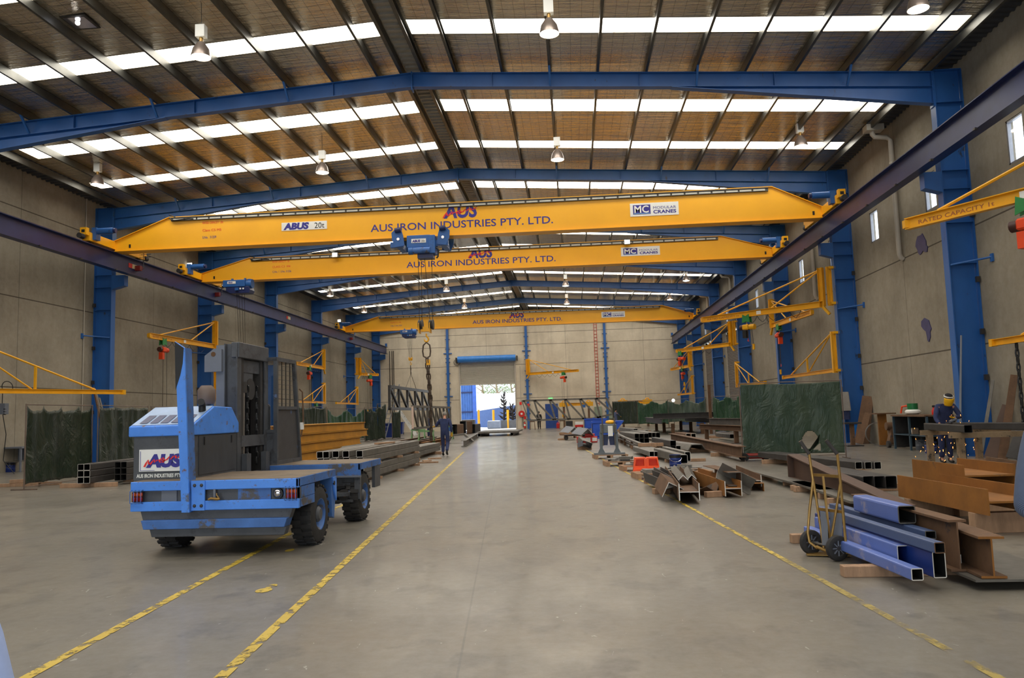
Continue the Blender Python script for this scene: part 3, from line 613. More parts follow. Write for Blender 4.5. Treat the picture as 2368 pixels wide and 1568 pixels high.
# big hoist on the nearest crane
Yh=31.8-.42
hx0,hx1=AY(912,560,Yh).x,AY(1040,548,Yh).x; hc=(hx0+hx1)/2
t=thing('crane_hoist','big blue rope hoist with twin cheek plates under the nearest crane','hoist',(hc,Yh,8.9),0,'rope hoists')
zb=9.0
m=MB(); m.box((hc-.55,Yh-.45,8.42),(hc+.42,Yh+.15,8.93)); m.build('drum_housing',BLUE,t,bevel=.03)
pl=plate(t,hc-.35,hc+.25,8.60,8.77,Yh-.46); text('ABUS',.13,NAVY,pl,(hc-.32,Yh-.475,8.63),width=.34,bold=.008,shear=.15); text('20t',.12,BLACK,pl,(hc+.06,Yh-.475,8.63),width=.15)
for s in (-1,1):
    cx=hc+s*.92
    ck=MB().prism([(-.25,-.3),(.12,-.35),(.26,-.05),(.28,.25),(.1,.42),(-.12,.36),(-.2,.1)],(cx,Yh-.32,8.85),(s,0,0),(0,0,1),(0,.08,0)).build('cheek_plate',BLUE,t)
    MB().cyl((cx,Yh-.36,8.82),(cx,Yh-.32,8.82),.06,12).build('axle_cap',CHROME,ck)
    MB().prism([(-.25,-.3),(.12,-.35),(.26,-.05),(.28,.25),(.1,.42),(-.12,.36),(-.2,.1)],(cx,Yh+.9,8.85),(s,0,0),(0,0,1),(0,.08,0)).build('cheek_plate',BLUE,t)
    MB().bar((cx,Yh-.3,8.62),(cx,Yh+.95,8.62),.22,.22).build('trolley_beam',BLUE,t)
    for yy in (Yh-.02,Yh+.87): MB().cyl((cx,yy-.05,9.09),(cx,yy+.05,9.09),.09,14).build('trolley_wheel',STEELD,t)
    MB().tube([(cx-.12,Yh-.4,9.17),(cx+.12,Yh-.4,9.2)],.1,12).build('trolley_motor',DBLUE,t,smooth=True)
    MB().box((cx-.34*1,Yh-.28,8.5),(cx+.2,Yh-.1,8.72)).build('side_arm',BLUE,t)
MB().tube([(hc-.28,Yh-.5,8.28),(hc+.42,Yh-.5,8.28)],.13,14).build('hoist_motor',FBLUED,t,smooth=True)
MB().tube([(hc-.46,Yh-.5,8.26),(hc-.28,Yh-.5,8.27)],.15,14).build('motor_fan_cover',BLUE,t,smooth=True)
MB().box((hc+.36,Yh-.5,8.15),(hc+.62,Yh+.1,8.9)).build('gear_case',BLUE,t,bevel=.02)
MB().box((hc-.12,Yh-.42,7.98),(hc+.52,Yh+.05,8.42)).build('rope_guide',DBLUE,t)
MB().tube([(hc+.62,Yh-.4,8.4),(hc+.74,Yh-.4,8.3),(hc+.72,Yh-.4,8.02),(hc+.66,Yh-.4,7.95)],.035,6).build('limit_switch',BLACK,t)
hk=AY(987,757,Yh)
for dx,tx in ((-.14,-.27),(-.02,-.16),(.12,.17),(.42,.27)): MB().tube([(hc+dx,Yh-.15,8.05),(hk.x+tx,Yh-.15,5.35)],.012,5).build('wire_rope',ROPE,t)
hb=MB().box((hk.x-.2,Yh-.25,5.0),(hk.x+.2,Yh-.05,5.2)).build('hook_block',YELD,t)
for s in (-1,1):
    MB().lathe([(.0,-.09),(.2,-.09),(.22,-.05),(.17,0),(.22,.05),(.2,.09),(0,.09)],(hk.x+s*.22,Yh-.15,5.28),(1,0,0),18).build('sheave',STEELD,hb)
    MB().prism([(-.2,-.28),(.2,-.28),(.22,.1),(.12,.22),(-.12,.22),(-.22,.1)],(hk.x+s*.22-.06,Yh-.15,5.22),(0,1,0),(0,0,1),(.03,0,0)).build('sheave_guard',YELD,hb)
hook(MB(),V((hk.x,Yh-.15,4.68)),.2).build('hook',YELD,hb,smooth=True)
# sling chain hanging on that hook
sx_,sy_=hk.x,Yh-.15
t=thing('lifting_chain','long doubled lifting chain hanging from the hook of the nearest crane','chain',(sx_,sy_,2.4))
lk=[(sx_-.13,sy_,4.45),(sx_-.16,sy_,4.2),(sx_-.13,sy_,4.0),(sx_,sy_,3.92),(sx_+.13,sy_,4.0),(sx_+.16,sy_,4.2),(sx_+.13,sy_,4.45),(sx_,sy_,4.56),(sx_-.13,sy_,4.45)]
MB().tube(lk,.03,8).build('master_link',CHAINM,t,smooth=True)
cb=G(1001,1046,.35); cb=AY(1001,1040,Yh)
chain(MB(),(sx_-.03,sy_,3.93),(sx_+.12,sy_,2.0),R=.08,r=.028).build('chain_leg',CHAINM,t)
chain(MB(),(sx_+.05,sy_,3.93),(sx_+.16,sy_,2.0),R=.08,r=.028).build('chain_leg',CHAINM,t)
MB().cbox((sx_+.06,sy_,3.75),(.14,.1,.22)).build('shortening_clutch',YELD,t)
chain(MB(),(sx_+.14,sy_,2.0),(cb.x,Yh-.15,.62),R=.06,r=.02).build('chain_tail',CHAINM,t)
chain(MB(),(sx_+.10,sy_,2.0),(cb.x-.05,Yh-.15,.62),R=.06,r=.02).build('chain_tail',CHAINM,t)
def small_hoist(px0,px1,py,Y,label,dropz,dx):
    Yh=Y-.3; x0,x1=AY(px0,py,Yh).x,AY(px1,py,Yh).x; hc=(x0+x1)/2; L=(x1-x0)/1.6
    t=thing('crane_hoist',label,'hoist',(hc,Yh,8.7),0,'rope hoists')
    MB().box((hc-.78*L,Yh-.4,8.58),(hc+.5*L,Yh+.3,8.95)).build('drum_housing',BLUE,t,bevel=.03)
    MB().prism([(-.62,-.0),(.72,-.0),(.8,-.2),(.72,-.36),(-.35,-.36),(-.62,-.2)],(hc,Yh-.36,8.6),(L,0,0),(0,0,1),(0,.6,0)).build('motor_housing',DBLUE,t,bevel=.02)
    MB().lathe([(0,0),(.24,0),(.27,.12),(.24,.3),(0,.3)],(hc+.5*L,Yh-.1,8.76),(1,0,0),16).build('gear_case',BLUE,t,smooth=True)
    pl=plate(t,hc-.5*L,hc-.02*L,8.74,8.87,Yh-.41); text('ABUS',.1,NAVY,pl,(hc-.46*L,Yh-.425,8.77),width=.26*L,bold=.006)
    MB().cbox((hc+.05*L,Yh-.41,8.45),(.18,.1,.14)).build('terminal_box',BLUE,t)
    for k in (.25,.42): MB().cbox((hc+k*L,Yh-.41,8.47),(.08,.02,.08)).build('white_label',WHITE,t)
    for s in (-.4,.35):
        m=MB().box((hc+s*L-.05,Yh-.05,8.9),(hc+s*L+.05,Yh+.02,9.08)); m.build('trolley_plate',BLUE,t)
    for d,tx in ((-.12,-.1),(0,-.02),(.16,.08),(.3,.12)): MB().tube([(hc+d,Yh-.05,8.3),(hc+dx+tx,Yh-.05,dropz)],.01,4).build('wire_rope',ROPE,t)
    hb=MB().box((hc+dx-.14,Yh-.12,dropz-.22),(hc+dx+.14,Yh+.02,dropz)).build('hook_block',YELD,t)
    for s in (-1,1): MB().cyl((hc+dx+s*.12-.03,Yh-.05,dropz-.05),(hc+dx+s*.12+.03,Yh-.05,dropz-.05),.14,14).build('sheave',YELD,hb)
    hook(MB(),V((hc+dx,Yh-.05,dropz-.5)),.16).build('hook',YELD,hb,smooth=True)
    return hc+dx,Yh-.05,dropz-.6
small_hoist(522,585,652,39.7,'compact blue rope hoist at the left end of the second crane',3.2,.25)
H3=small_hoist(927,962,766,65.8,'compact blue rope hoist under the farthest crane',6.55,.15)
for k,(px,py,Y) in enumerate(((1452,561,39.2),(775,590,39.2))): pass
# ---------------------------------------------------------------- slewing jib cranes on the columns
def jib(rootX,Y,zb,zt,tip,label,kind='upper',hoist=None,side=1,hcol=ORNG,trolley=GREEN,drop=1.2,word=True):
    r=V((rootX,Y,zb)); T=V((tip[0],tip[1],zb)); d=(T-r); L=d.length; d/=L
    t=thing('jib_crane',label,'jib crane',(rootX,Y,zb),0,'yellow jib cranes')
    MB().ibeam((rootX+side*.06,Y,zb-.1),(rootX+side*.06,Y,zt),.16,.18,.015,.012,up=(1,0,0)).build('mast_post',YELD,t)
    for z in (zb-.05,zt-.1): MB().box((rootX+side*.06,Y-.12,z),(rootX+side*.3,Y+.12,z+.1)).build('pivot_bracket',YELD,t)
    b=r+d*.12
    if kind=='upper':
        p=r+d*.28; MB().ibeam((p.x,p.y,zb-.1),(p.x,p.y,zt),.2,.2,.015,.012,up=(d.x,d.y,0)).build('slew_post',YELD,t)
        MB().bar((rootX,Y,zb-.45),(p.x,p.y,zb-.1),.1,.1).build('knee_plate',YELD,t)
        MB().ibeam(tuple(p),tuple(T),.16,.26,.02,.012).build('boom',YELD,t)
        top=V((p.x,p.y,zt-.08))
        for f in (.42,.86): MB().tube([top,r+d*(L*f)+V((0,0,.13))],.035,6).build('tie_rod',YELD,t)
    else:
        MB().ibeam(tuple(b),tuple(T),.12,.16,.015,.012).build('boom',YELD,t)
        top=V((rootX,Y,zt-.08))
        MB().tube([top,r+d*(L*.82)+V((0,0,.08))],.035,6).build('tie_rod',YELD,t); MB().tube([top,r+d*(L*.45)+V((0,0,.08))],.03,6).build('tie_rod',YELD,t)
        q=r+d*(L*.47); zz=zb+.08+(zt-.08-zb-.08)*(1-.47/.82); MB().bar((q.x,q.y,zb+.08),(q.x,q.y,zz),.07,.07).build('king_post',YELD,t)
    MB().cbox(tuple(T),(.14,.14,.18)).build('end_stop',YELD,t)
    if word and kind=='upper':
        n=V((-d.y,d.x,0)); fl=-1 if n.y>0 else 1; n=n*fl   # face the camera
        xd=d if (d.x*1>0) else -d
        st=T-d*.3 if xd.dot(d)<0 else T-d*2.0
        text('RATED CAPACITY 1t',.13,dmat('faded_lettering',(.62,.36,.22)),t,T+(-d)*(2.0 if xd.dot(d)>0 else .3)+n*.011+V((0,0,-.06)),xdir=tuple(xd),width=1.7)
        q=r+d*(L*.52)+n*.02; MB().sec([(-.11,-.08),(.11,-.08),(.11,.08),(-.11,.08)],q,q+n*.01,up=(0,0,1)).build('name_plate',WHITE,t)
    if hoist is not None:
        for k in range(5):
            a=r+d*(L*(.2+k*(hoist-.2)/5))+V((0,0,-.14)); e=r+d*(L*(.2+(k+1)*(hoist-.2)/5))+V((0,0,-.14)); mid=(a+e)/2-V((0,0,.3)); MB().tube([a,a*.6+mid*.4-V((0,0,.05)),mid,e*.6+mid*.4-V((0,0,.05)),e],.012,4).build('festoon_cable',BLACK,t)
        c=r+d*(L*hoist); hh=c-V((0,0,.57)); 
        h=thing('chain_hoist',('yellow' if hcol is YELD else 'orange')+' chain hoist under the '+label,'chain hoist',tuple(hh),math.atan2(d.y,d.x),'chain hoists on the jibs')
        W=lambda m,n,mt,par=None,sm=False:m.build(n,mt,par or h,world=False,smooth=sm)
        for s in (-1,1):
            W(MB().prism([(-.2,.18),(-.16,.56),(.0,.48),(.16,.56),(.2,.18),(.0,.24)],(0,s*.088-.01,0),(1,0,0),(0,0,1),(0,.02,0)),'trolley_plate',trolley)
        for a_ in (-.12,.12):
            for s in (-1,1): W(MB().cyl((a_,s*.03,.35),(a_,s*.085,.35),.06,10),'trolley_wheel',trolley)
        W(hook(MB(),V((0,0,.14)),.07),'suspension_hook',hcol,None,True)
        W(MB().box((-.13,-.15,-.14),(.19,.15,.1)),'hoist_body',hcol).modifiers.new('b','BEVEL').width=.04
        W(MB().cyl((-.13,0,-.02),(-.38,0,-.03),.125,12),'hoist_motor',hcol,None,True); W(MB().cyl((.19,0,-.02),(.34,0,-.02),.12,12),'gear_cover',dmat('hoist_dark',(.25,.12,.09)),None,True)
        W(MB().cyl((-.04,0,-.02),(-.12,0,-.02),.135,12),'hoist_band',BLACK)
        W(MB().box((.02,-.1,-.5),(.2,.1,-.16)),'chain_bucket',hcol if hcol is ORNG else BLACK)
        W(MB().tube([(-.02,0,-.14),(-.02,0,-drop)],.014,5),'load_chain',CHAINM)
        W(hook(MB(),V((-.02,0,-drop-.12)),.08),'load_hook',ORNG,None,True)
        W(MB().tube([(-.25,.05,-.1),(-.3,.05,-drop-.3)],.01,5),'control_cable',BLACK)
        W(MB().box((-.34,.01,-drop-.55),(-.26,.09,-drop-.3)),'control_pendant',YELD)
    return t
ZU,ZT,ZLo,ZLt=5.72,7.25,2.95,4.55
jib(10.66,fy(0),5.62,7.0,(7.76,18.29),'yellow jib crane at upper right, nearest the camera','upper',.52,1,drop=2.6)
jib(10.66,fy(0),2.95,4.5,(10.3,20.0),'yellow low jib crane at the right edge','lower',None,1)
jib(10.66,fy(1),ZU,ZT,tuple(G(1624,740,5.6)[:2]),'yellow jib crane on the second right hand column, long boom reaching into the hall','upper',.62,1,hcol=YELD,drop=.5) if False else jib(10.66,fy(2),ZU,ZT,tuple(G(1624,740,ZU)[:2]),'yellow jib crane reaching out from the second right hand column','upper',.62,1,hcol=YELD,drop=.5)
jib(10.66,fy(2),ZLo,ZLt,(10.3,39.3),'yellow low jib crane behind the second right hand column','lower',None,1)
jib(10.66,fy(3),ZU+.1,ZT,(11.1,36.8),'yellow jib crane on the third right hand column','upper',.22,1,drop=1.5)
jib(10.66,fy(4),ZU,ZT,tuple(G(1565,812,ZU)[:2]),'yellow jib crane on the fourth right column','upper',.93,1,drop=1.4)
jib(10.66,fy(4),ZLo,ZLt,(11.1,46.4),'yellow low jib crane on the fourth right hand column above the green screen','lower',None,1)
jib(10.66,fy(6),ZU-.3,ZT-.3,(9.6,77.3),'yellow jib crane near the far right corner of the hall','upper',.4,1,drop=1)
jib(10.66,fy(6),ZLo,ZLt,(10.2,77.5),'yellow low jib crane near the far right corner of the hall','lower',None,1)
jib(-19.93,fy(1),2.86,4.9,tuple(G(285,907,2.86)[:2]),'yellow low jib crane at the left edge with a long truss boom','lower',None,-1)
jib(-19.93,fy(3),5.85,7.3,tuple(G(345,776,5.85)[:2]),'yellow jib crane on the left wall above the truck','upper',.82,-1,drop=2.9)
jib(-19.93,fy(3),ZLo,ZLt,(-19.6,48.5),'yellow low jib crane on the left wall behind the truck mast','lower',None,-1)
jib(-19.93,fy(5),ZU,ZT,(-20.0,55.6),'yellow upper jib crane just right of the truck cab','upper',.58,-1,drop=3.2)
jib(-19.93,fy(5),ZLo,ZLt,(-20.0,55.6),'yellow low jib crane right of the truck cab','lower',.35,-1,drop=.3)
jib(-19.93,fy(6),ZU,ZT,(-18.6,74.0),'yellow upper jib crane near the far left corner','upper',.6,-1,drop=2.5)
jib(-19.93,fy(6),ZLo,ZLt,(-20.0,65.2),'yellow low jib crane on the left wall near the far corner','lower',None,-1)
tp=G(1340,853,5.64); jib(-4.7,YB-.5,5.64,7.2,(.6,77.4),'yellow jib crane on the end wall','upper',.72,0,drop=3.4)
# ---------------------------------------------------------------- blue side loader truck
T=thing('side_loader_truck','blue and grey side loader forklift truck parked on the left with a white logo sign','truck',(-4.3,11.1,0))
B=lambda m,n,mt,par=None,**k:m.build(n,mt,par or T,**k)
x0,x1=-5.34,-3.27
B(MB().box((x0+.22,9.42,.30),(x1-.38,10.6,.80)),'chassis',BLACK)
B(MB().box((x0+.22,10.6,.22),(-5.15,12.0,.72)),'chassis_spine',BLACK)
B(MB().box((x0+.22,11.98,.28),(x1-.38,13.0,.80)),'chassis_front',BLACK)
d=B(MB().box((x0+.02,9.17,.84),(x1-.02,10.62,.90)),'rear_deck',DECK)
B(MB().box((x0,9.15,.785),(x1,9.20,.895)),'upper_beam',FBLUE,bevel=.008)
B(MB().box((x0,9.15,.545),(x1,9.22,.655)),'lower_beam',FBLUE,bevel=.008)
B(MB().box((x0,9.20,.655),(x1,9.24,.785)),'rear_recess',FGREY)
B(MB().box((-4.78,9.185,.655),(-4.97,9.2,.785)),'recess_plate',FPLATE)
text('HENLEY 3000\n  L 7000',.026,dmat('faded_stencil',(.6,.55,.45)),T,(-4.95,9.183,.735),name='stencil_lettering') if False else None
B(MB().box((-3.62,9.18,.655),(-4.02,9.2,.785)),'recess_plate',FBLUED)
B(MB().box((x1-.03,9.2,.555),(x1,9.72,.655)).box((x1-.03,9.2,.66),(x1-.006,9.74,.79)),'side_fascia',FBLUED)
B(MB().box((x1-.03,9.15,.80),(x1,10.6,.897)),'deck_edge',FBLUED)
B(MB().prism([(10.42,.82),(10.6,.82),(10.6,.50),(10.55,.25),(10.46,.28)],(x1-.16,0,0),(0,1,0),(0,0,1),(.15,0,0)),'mudguard',FBLUED)
lug=B(MB().prism([(10.44,.80),(10.6,.80),(10.6,.48),(10.52,.60)],(x1-.008,0,0),(0,1,0),(0,0,1),(.02,0,0)),'lashing_plate',FBLUE); B(MB().cyl((x1,10.5,.72),(x1+.016,10.5,.72),.03,12),'lashing_hole',BLACK,lug)
# the stepped tail under the beam
P=lambda a,b,za,zb,y,n,mt,e=.12: B(MB().prism([(a+(za-zb)*.30,zb),(b-(za-zb)*.35,zb),(b,za),(a,za)],(0,y,0),(1,0,0),(0,0,1),(0,e,0)),n,mt,bevel=.006)
P(-5.24,-3.36,.545,.425,9.20,'tail_skirt',FGREY); P(-5.19,-3.40,.44,.335,9.12,'bumper',FBLUED,.2); P(-5.12,-3.43,.335,.235,9.19,'lower_skirt',FGREY)
# lights, bolts, coupling
for a,b in ((-5.33,-5.17),(-3.44,-3.28)):
    l=B(MB().box((a+.02,9.135,.66),(b-.01,9.155,.775)),'tail_light',dmat('light_housing',(.3,.12,.08)))
    for k in range(3):
        u=a+.03+k*.043; B(MB().ball((u+.018,9.13,.745),(.019,.012,.026),10,6),'amber_lens',dmat('amber_lens',(.85,.35,.08),rough=.2),l,smooth=True); B(MB().ball((u+.018,9.13,.692),(.019,.012,.03),10,6),'red_lens',dmat('red_lens',(.65,.07,.06),rough=.2),l,smooth=True)
    for k in range(4): u=a+.012+k*.045; B(MB().tube([(u,9.15,.80),(u,9.105,.79),(u,9.105,.65),(u,9.15,.64)],.005,6),'guard_bar',FBLUED,l)
    for z in (.79,.65): B(MB().tube([(a+.012,9.105,z),(a+.147,9.105,z)],.005,6),'guard_bar',FBLUED,l)
l=B(MB().cyl((-3.53,9.205,.72),(-3.53,9.16,.72),.062,18),'lamp_ring',BLACK); B(MB().ball((-3.53,9.155,.725),(.044,.02,.044),14,8),'lamp_lens',CHROME,l,smooth=True)
bp=B(MB().box((-4.575,9.135,.545),(-4.41,9.155,.895)),'bolted_plate',FBLUE)
for x in (-4.535,-4.45):
    for z in (.84,.60): B(MB().lathe([(0,.02),(.015,.016),(.021,.004),(.021,0)],(x,9.137,z),(0,-1,0),10),'bolt_head',STEELD,bp,smooth=True)
B(MB().cyl((-4.30,9.16,.655),(-4.30,9.16,.79),.016,10),'coupling_pin',FPLATE)
B(hook(MB(),V((-4.26,9.13,.685)),.05),'tow_hook',GOLD,smooth=True)
B(MB().tube([(-4.36,9.13,.67),(-4.33,9.13,.685),(-4.28,9.13,.68),(-4.22,9.13,.675)],.014,8),'hook_tail',GOLD)
# blue upright plate at the tail
po=B(MB().prism([(-4.67,.53),(-4.575,.53),(-4.655,2.49),(-4.775,2.57)],(0,9.09,0),(1,0,0),(0,0,1),(0,.025,0)),'upright_post',FBLUE)
B(MB().prism([(-4.587,.53),(-4.575,.53),(-4.655,2.49),(-4.667,2.49)],(0,9.115,0),(1,0,0),(0,0,1),(0,.16,0)),'post_flange',FBLUED,po)
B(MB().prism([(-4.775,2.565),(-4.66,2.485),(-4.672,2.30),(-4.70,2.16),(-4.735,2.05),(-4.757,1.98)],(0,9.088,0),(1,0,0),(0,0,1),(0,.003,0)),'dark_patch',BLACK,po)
# engine housing and hood
hs=B(MB().box((-5.49,9.46,.88),(-4.73,10.76,1.45)),'engine_housing',FGREY,bevel=.012)
B(MB().box((-4.735,9.62,.93),(-4.722,10.72,1.42)),'side_door',dmat('side_door_grey',(.24,.25,.27),rough=.55,var=.25,scale=4,stretch=(1,1,.4),wear=[((.05,.05,.05),.3,5),((.10,.20,.42),.16,2)]),hs)
for y in (9.75,10.55): B(MB().box((-4.722,y,1.30),(-4.712,y+.02,1.40)),'door_slot',BLACK,hs)
B(MB().box((-5.30,9.50,.84),(-4.85,10.7,.90)),'housing_plinth',BLACK)
prof=[(9.43,1.43),(10.78,1.43),(10.78,1.57),(10.55,1.785),(10.02,1.795),(9.43,1.555)]
hd=B(MB().prism(prof,(-5.54,0,0),(0,1,0),(0,0,1),(.83,0,0)),'hood',FBLUE,bevel=.012)
sl=(1.795-1.555)/(10.02-9.43)
lid=MB(); 
lid.add([(-5.52,9.46,1.572),(-4.73,9.46,1.572),(-4.73,10.02,1.801),(-5.52,10.02,1.801)],[(0,1,2,3)]); B(lid,'hood_lid',dmat('hood_lid_pale',(.56,.66,.80),rough=.35,wear=((.25,.36,.6),.2,4)),hd)
for k in range(5):
    xa=-5.44+k*.135; m=MB(); za=1.555+sl*(.07); zb=1.555+sl*.25
    m.add([(xa,9.50,za+.012),(xa+.10,9.50,za+.012),(xa+.10,9.74,za+.012+sl*.24),(xa,9.74,za+.012+sl*.24)],[(0,1,2,3)]); B(m,'hood_louvre',DBLUE,hd)
B(MB().lathe([(0,0),(.10,0),(.115,.05),(.115,.19),(.07,.25),(0,.25)],(-4.93,10.25,1.83),n=18),'air_cleaner',dmat('cleaner_brown',(.42,.36,.33),rough=.5),smooth=True); B(MB().cyl((-4.93,10.25,1.77),(-4.93,10.25,1.84),.045,12),'cleaner_neck',STEEL)
B(MB().tube([(-4.80,9.86,1.70),(-4.80,9.86,1.79),(-4.80,9.84,1.83),(-4.78,9.78,1.85)],.045,12),'exhaust_stub',BLACK,smooth=True)
sg=B(MB().box((-5.40,9.438,1.0),(-4.80,9.46,1.27)),'logo_sign',WHITE)
text('AUS',.20,NAVY,sg,(-5.31,9.434,1.06),width=.46,bold=.014,shear=.15); iron_script(sg,-5.33,9.43,1.05,.48,.15,LRED)
B(MB().box((-5.385,9.434,1.01),(-5.38,9.438,1.25)).box((-5.385,9.434,1.01),(-5.2,9.438,1.014)),'sign_border',NAVY,sg)
text('AUS IRON INDUSTRIES PTY. LTD.',.062,WHITE,hs,(-5.44,9.454,.925),width=.69,bold=.002)
# mast
ml=[]
for y in (10.90,11.90):
    m=MB().ibeam((-4.86,y,.30),(-4.86,y,2.70),.13,.2,.02,.015,up=(1,0,0)); B(m,'mast_rail',FGREY)
for y in (11.05,11.76):
    B(MB().chan((-4.86,y,.35),(-4.86,y,2.62),.09,.16,.014,up=(1,0,0)),'inner_rail',STEELD)
B(MB().box((-4.86,10.85,2.50),(-4.74,11.95,2.72)),'mast_head',FGREY,bevel=.01)
B(MB().box((-4.85,10.95,2.30),(-4.80,11.85,2.48)),'head_plate',FGREY)
B(MB().box((-5.02,10.95,.35),(-4.97,11.85,2.60)),'mast_backing',BLACK)
B(MB().cyl((-4.82,11.16,.9),(-4.82,11.16,2.05),.032,12),'lift_ram',CHROME,smooth=True); B(MB().cyl((-4.82,11.16,2.0),(-4.82,11.16,2.16),.055,12),'ram_head',STEELD)
B(MB().cyl((-4.84,11.40,2.06),(-4.80,11.40,2.06),.16,18),'chain_pulley',STEELD); B(MB().box((-4.86,11.05,2.0),(-4.81,11.5,2.30)),'pulley_bracket',FGREY)
for y in (11.28,11.62): B(chain(MB(),(-4.80,y,.95),(-4.80,y,2.1),R=.03,r=.014),'lift_chain',BLACK)
B(MB().box((-4.84,10.98,1.22),(-4.76,11.84,1.38)),'carriage_bar',FGREY); B(MB().box((-4.84,10.98,.70),(-4.76,11.84,.84)),'carriage_bar',FGREY)
for y in (10.98,11.68): B(MB().box((-4.76,y,.42),(-4.68,y+.15,1.12)).box((-4.76,y,.42),(-3.42,y+.15,.47)),'fork',FGREY)
B(MB().box((-5.07,10.83,.9),(-4.95,10.87,2.68)),'mast_side_plate',FPLATE)
pl=B(MB().prism([(-5.22,2.30),(-4.97,2.30),(-4.97,2.62),(-5.08,2.63),(-5.22,2.53)],(0,10.78,0),(1,0,0),(0,0,1),(0,.05,0)),'lifting_plate',FPLATE); B(MB().cyl((-5.09,10.775,2.55),(-5.09,10.785,2.55),.034,16),'lifting_hole',dmat('hole_ochre',(.35,.22,.05)),pl)
for dx in (-.03,.03):
    for dz in (-.03,.03): B(MB().cyl((-5.01+dx*.8,10.82,2.52+dz),(-5.01+dx*.8,10.835,2.52+dz),.012,8),'plate_bolt',STEELD,pl)
# cab
cx=-4.62; c0,c1=11.93,12.98; ct=12.72; zb,zt,zm=.93,2.56,1.78
fb,ft=V((cx,c1,zb)),V((cx,ct,zt))
mid=lambda z: c1+(ct-c1)*(z-zb)/(zt-zb)
B(MB().prism([(c0,zb),(c1,zb),(mid(zm),zm),(c0,zm)],(cx-.03,0,0),(0,1,0),(0,0,1),(.03,0,0)),'cab_side_panel',dmat('cab_panel_grey',(.27,.27,.28),rough=.5,var=.25,scale=3,wear=[((.06,.055,.05),.35,3),((.10,.22,.50),.26,1.7)]))
m=MB()
cf=B(MB().bar((cx,c0,zb),(cx,c0,zt),.06,.06),'cab_post',FGREY); B(MB().bar(tuple(fb),tuple(ft),.06,.06),'cab_post',FGREY)
for x in (-5.42,): B(MB().bar((x,c0,zb),(x,c0,zt),.06,.06),'cab_post',FGREY); B(MB().bar((x,c1,zb),(x,ct,zt),.06,.06),'cab_post',FGREY)
B(MB().box((-5.45,c0-.03,zt-.05),(cx+.03,ct+.03,zt+.01)),'cab_roof',FGREY); B(MB().box((-5.45,c0-.03,zb-.04),(cx+.03,c1+.03,zb+.03)),'cab_floor',FGREY)
B(MB().box((-5.42,c0-.015,zb),(cx,c0+.015,1.42)),'cab_rear_panel',FGREY); B(MB().box((-5.42,c1-.02,zb),(cx,c1+.01,1.3)),'cab_front_panel',FGREY)
B(MB().bar((cx,c0,zm),(cx,mid(zm),zm),.05,.05),'window_rail',FGREY); B(MB().bar((cx-.4,c0,1.42),(cx,c0,1.42),.05,.05),'window_rail',FGREY)
for k in (.3,.52,.75): 
    y=c0+(ct-c0)*k; B(MB().tube([(cx+.005,y,zm),(cx+.005,y,zt-.05)],.008,6),'window_bar',BLACK)
for k in range(9): z=zm+.07+k*.075; B(MB().tube([(cx+.005,c0,z),(cx+.005,mid(z)-.05,z)],.003,4),'mesh_wire',STEELD)
B(MB().prism([(c0+.03,zm),(mid(zm)-.03,zm),(ct-.05,zt-.05),(c0+.03,zt-.05)],(cx-.012,0,0),(0,1,0),(0,0,1),(.006,0,0)),'side_glass',GLASS); B(MB().box((-5.40,c0-.003,1.44),(cx-.03,c0+.003,zt-.06)),'rear_glass',GLASS)
B(MB().box((-5.2,12.2,.95),(-4.8,12.6,1.35)).box((-5.2,12.1,1.35),(-4.8,12.2,1.85)),'driver_seat',BLACK,bevel=.04)
B(MB().tube([(cx+.02,c1-.06,2.1),(cx+.06,c1-.02,2.05),(cx+.06,c1+.02,1.6),(cx+.03,c1,1.3)],.012,6),'grab_rail',RUST)
B(MB().box((cx+.0,c1-.01,1.42),(cx+.06,c1+.05,1.54)),'marker_light',WHITE)
# front deck and the works under it
B(MB().box((x0+.02,11.86,.84),(x1-.02,13.1,.90)),'front_deck',DECK)
B(MB().box((x0+.1,11.84,.705),(x1,11.88,.895)),'front_deck_fascia',FBLUED,bevel=.006); B(MB().box((x1-.03,11.84,.80),(x1,13.12,.897)),'deck_edge',FBLUED); B(MB().box((-4.3,11.80,.69),(x1+.01,11.86,.715)),'fascia_lip',FPLATE)
B(MB().box((x1-.06,12.75,.45),(x1-.01,13.1,.80)),'front_fascia',FGREY); B(MB().prism([(11.86,.80),(11.92,.80),(11.92,.30),(11.86,.36)],(x1-.10,0,0),(0,1,0),(0,0,1),(.09,0,0)),'wheel_fairing',FGREY)
B(MB().box((-4.3,11.90,.50),(x1-.12,11.96,.69)),'cross_panel',FGREY)
B(MB().cyl((-4.35,11.86,.43),(-3.42,11.86,.43),.06,14),'tilt_ram',FGREY,smooth=True); B(MB().cyl((-3.52,11.78,.43),(-3.52,11.90,.43),.085,18),'chain_sprocket',STEELD); B(MB().cyl((-3.50,11.77,.43),(-3.50,11.79,.43),.03,10),'sprocket_cap',RUST)
B(MB().box((-4.3,11.80,.53),(-3.5,11.86,.56)),'drive_chain',BLACK); B(MB().box((-4.4,11.8,.32),(-3.38,11.98,.36)),'belly_bar',FGREY)
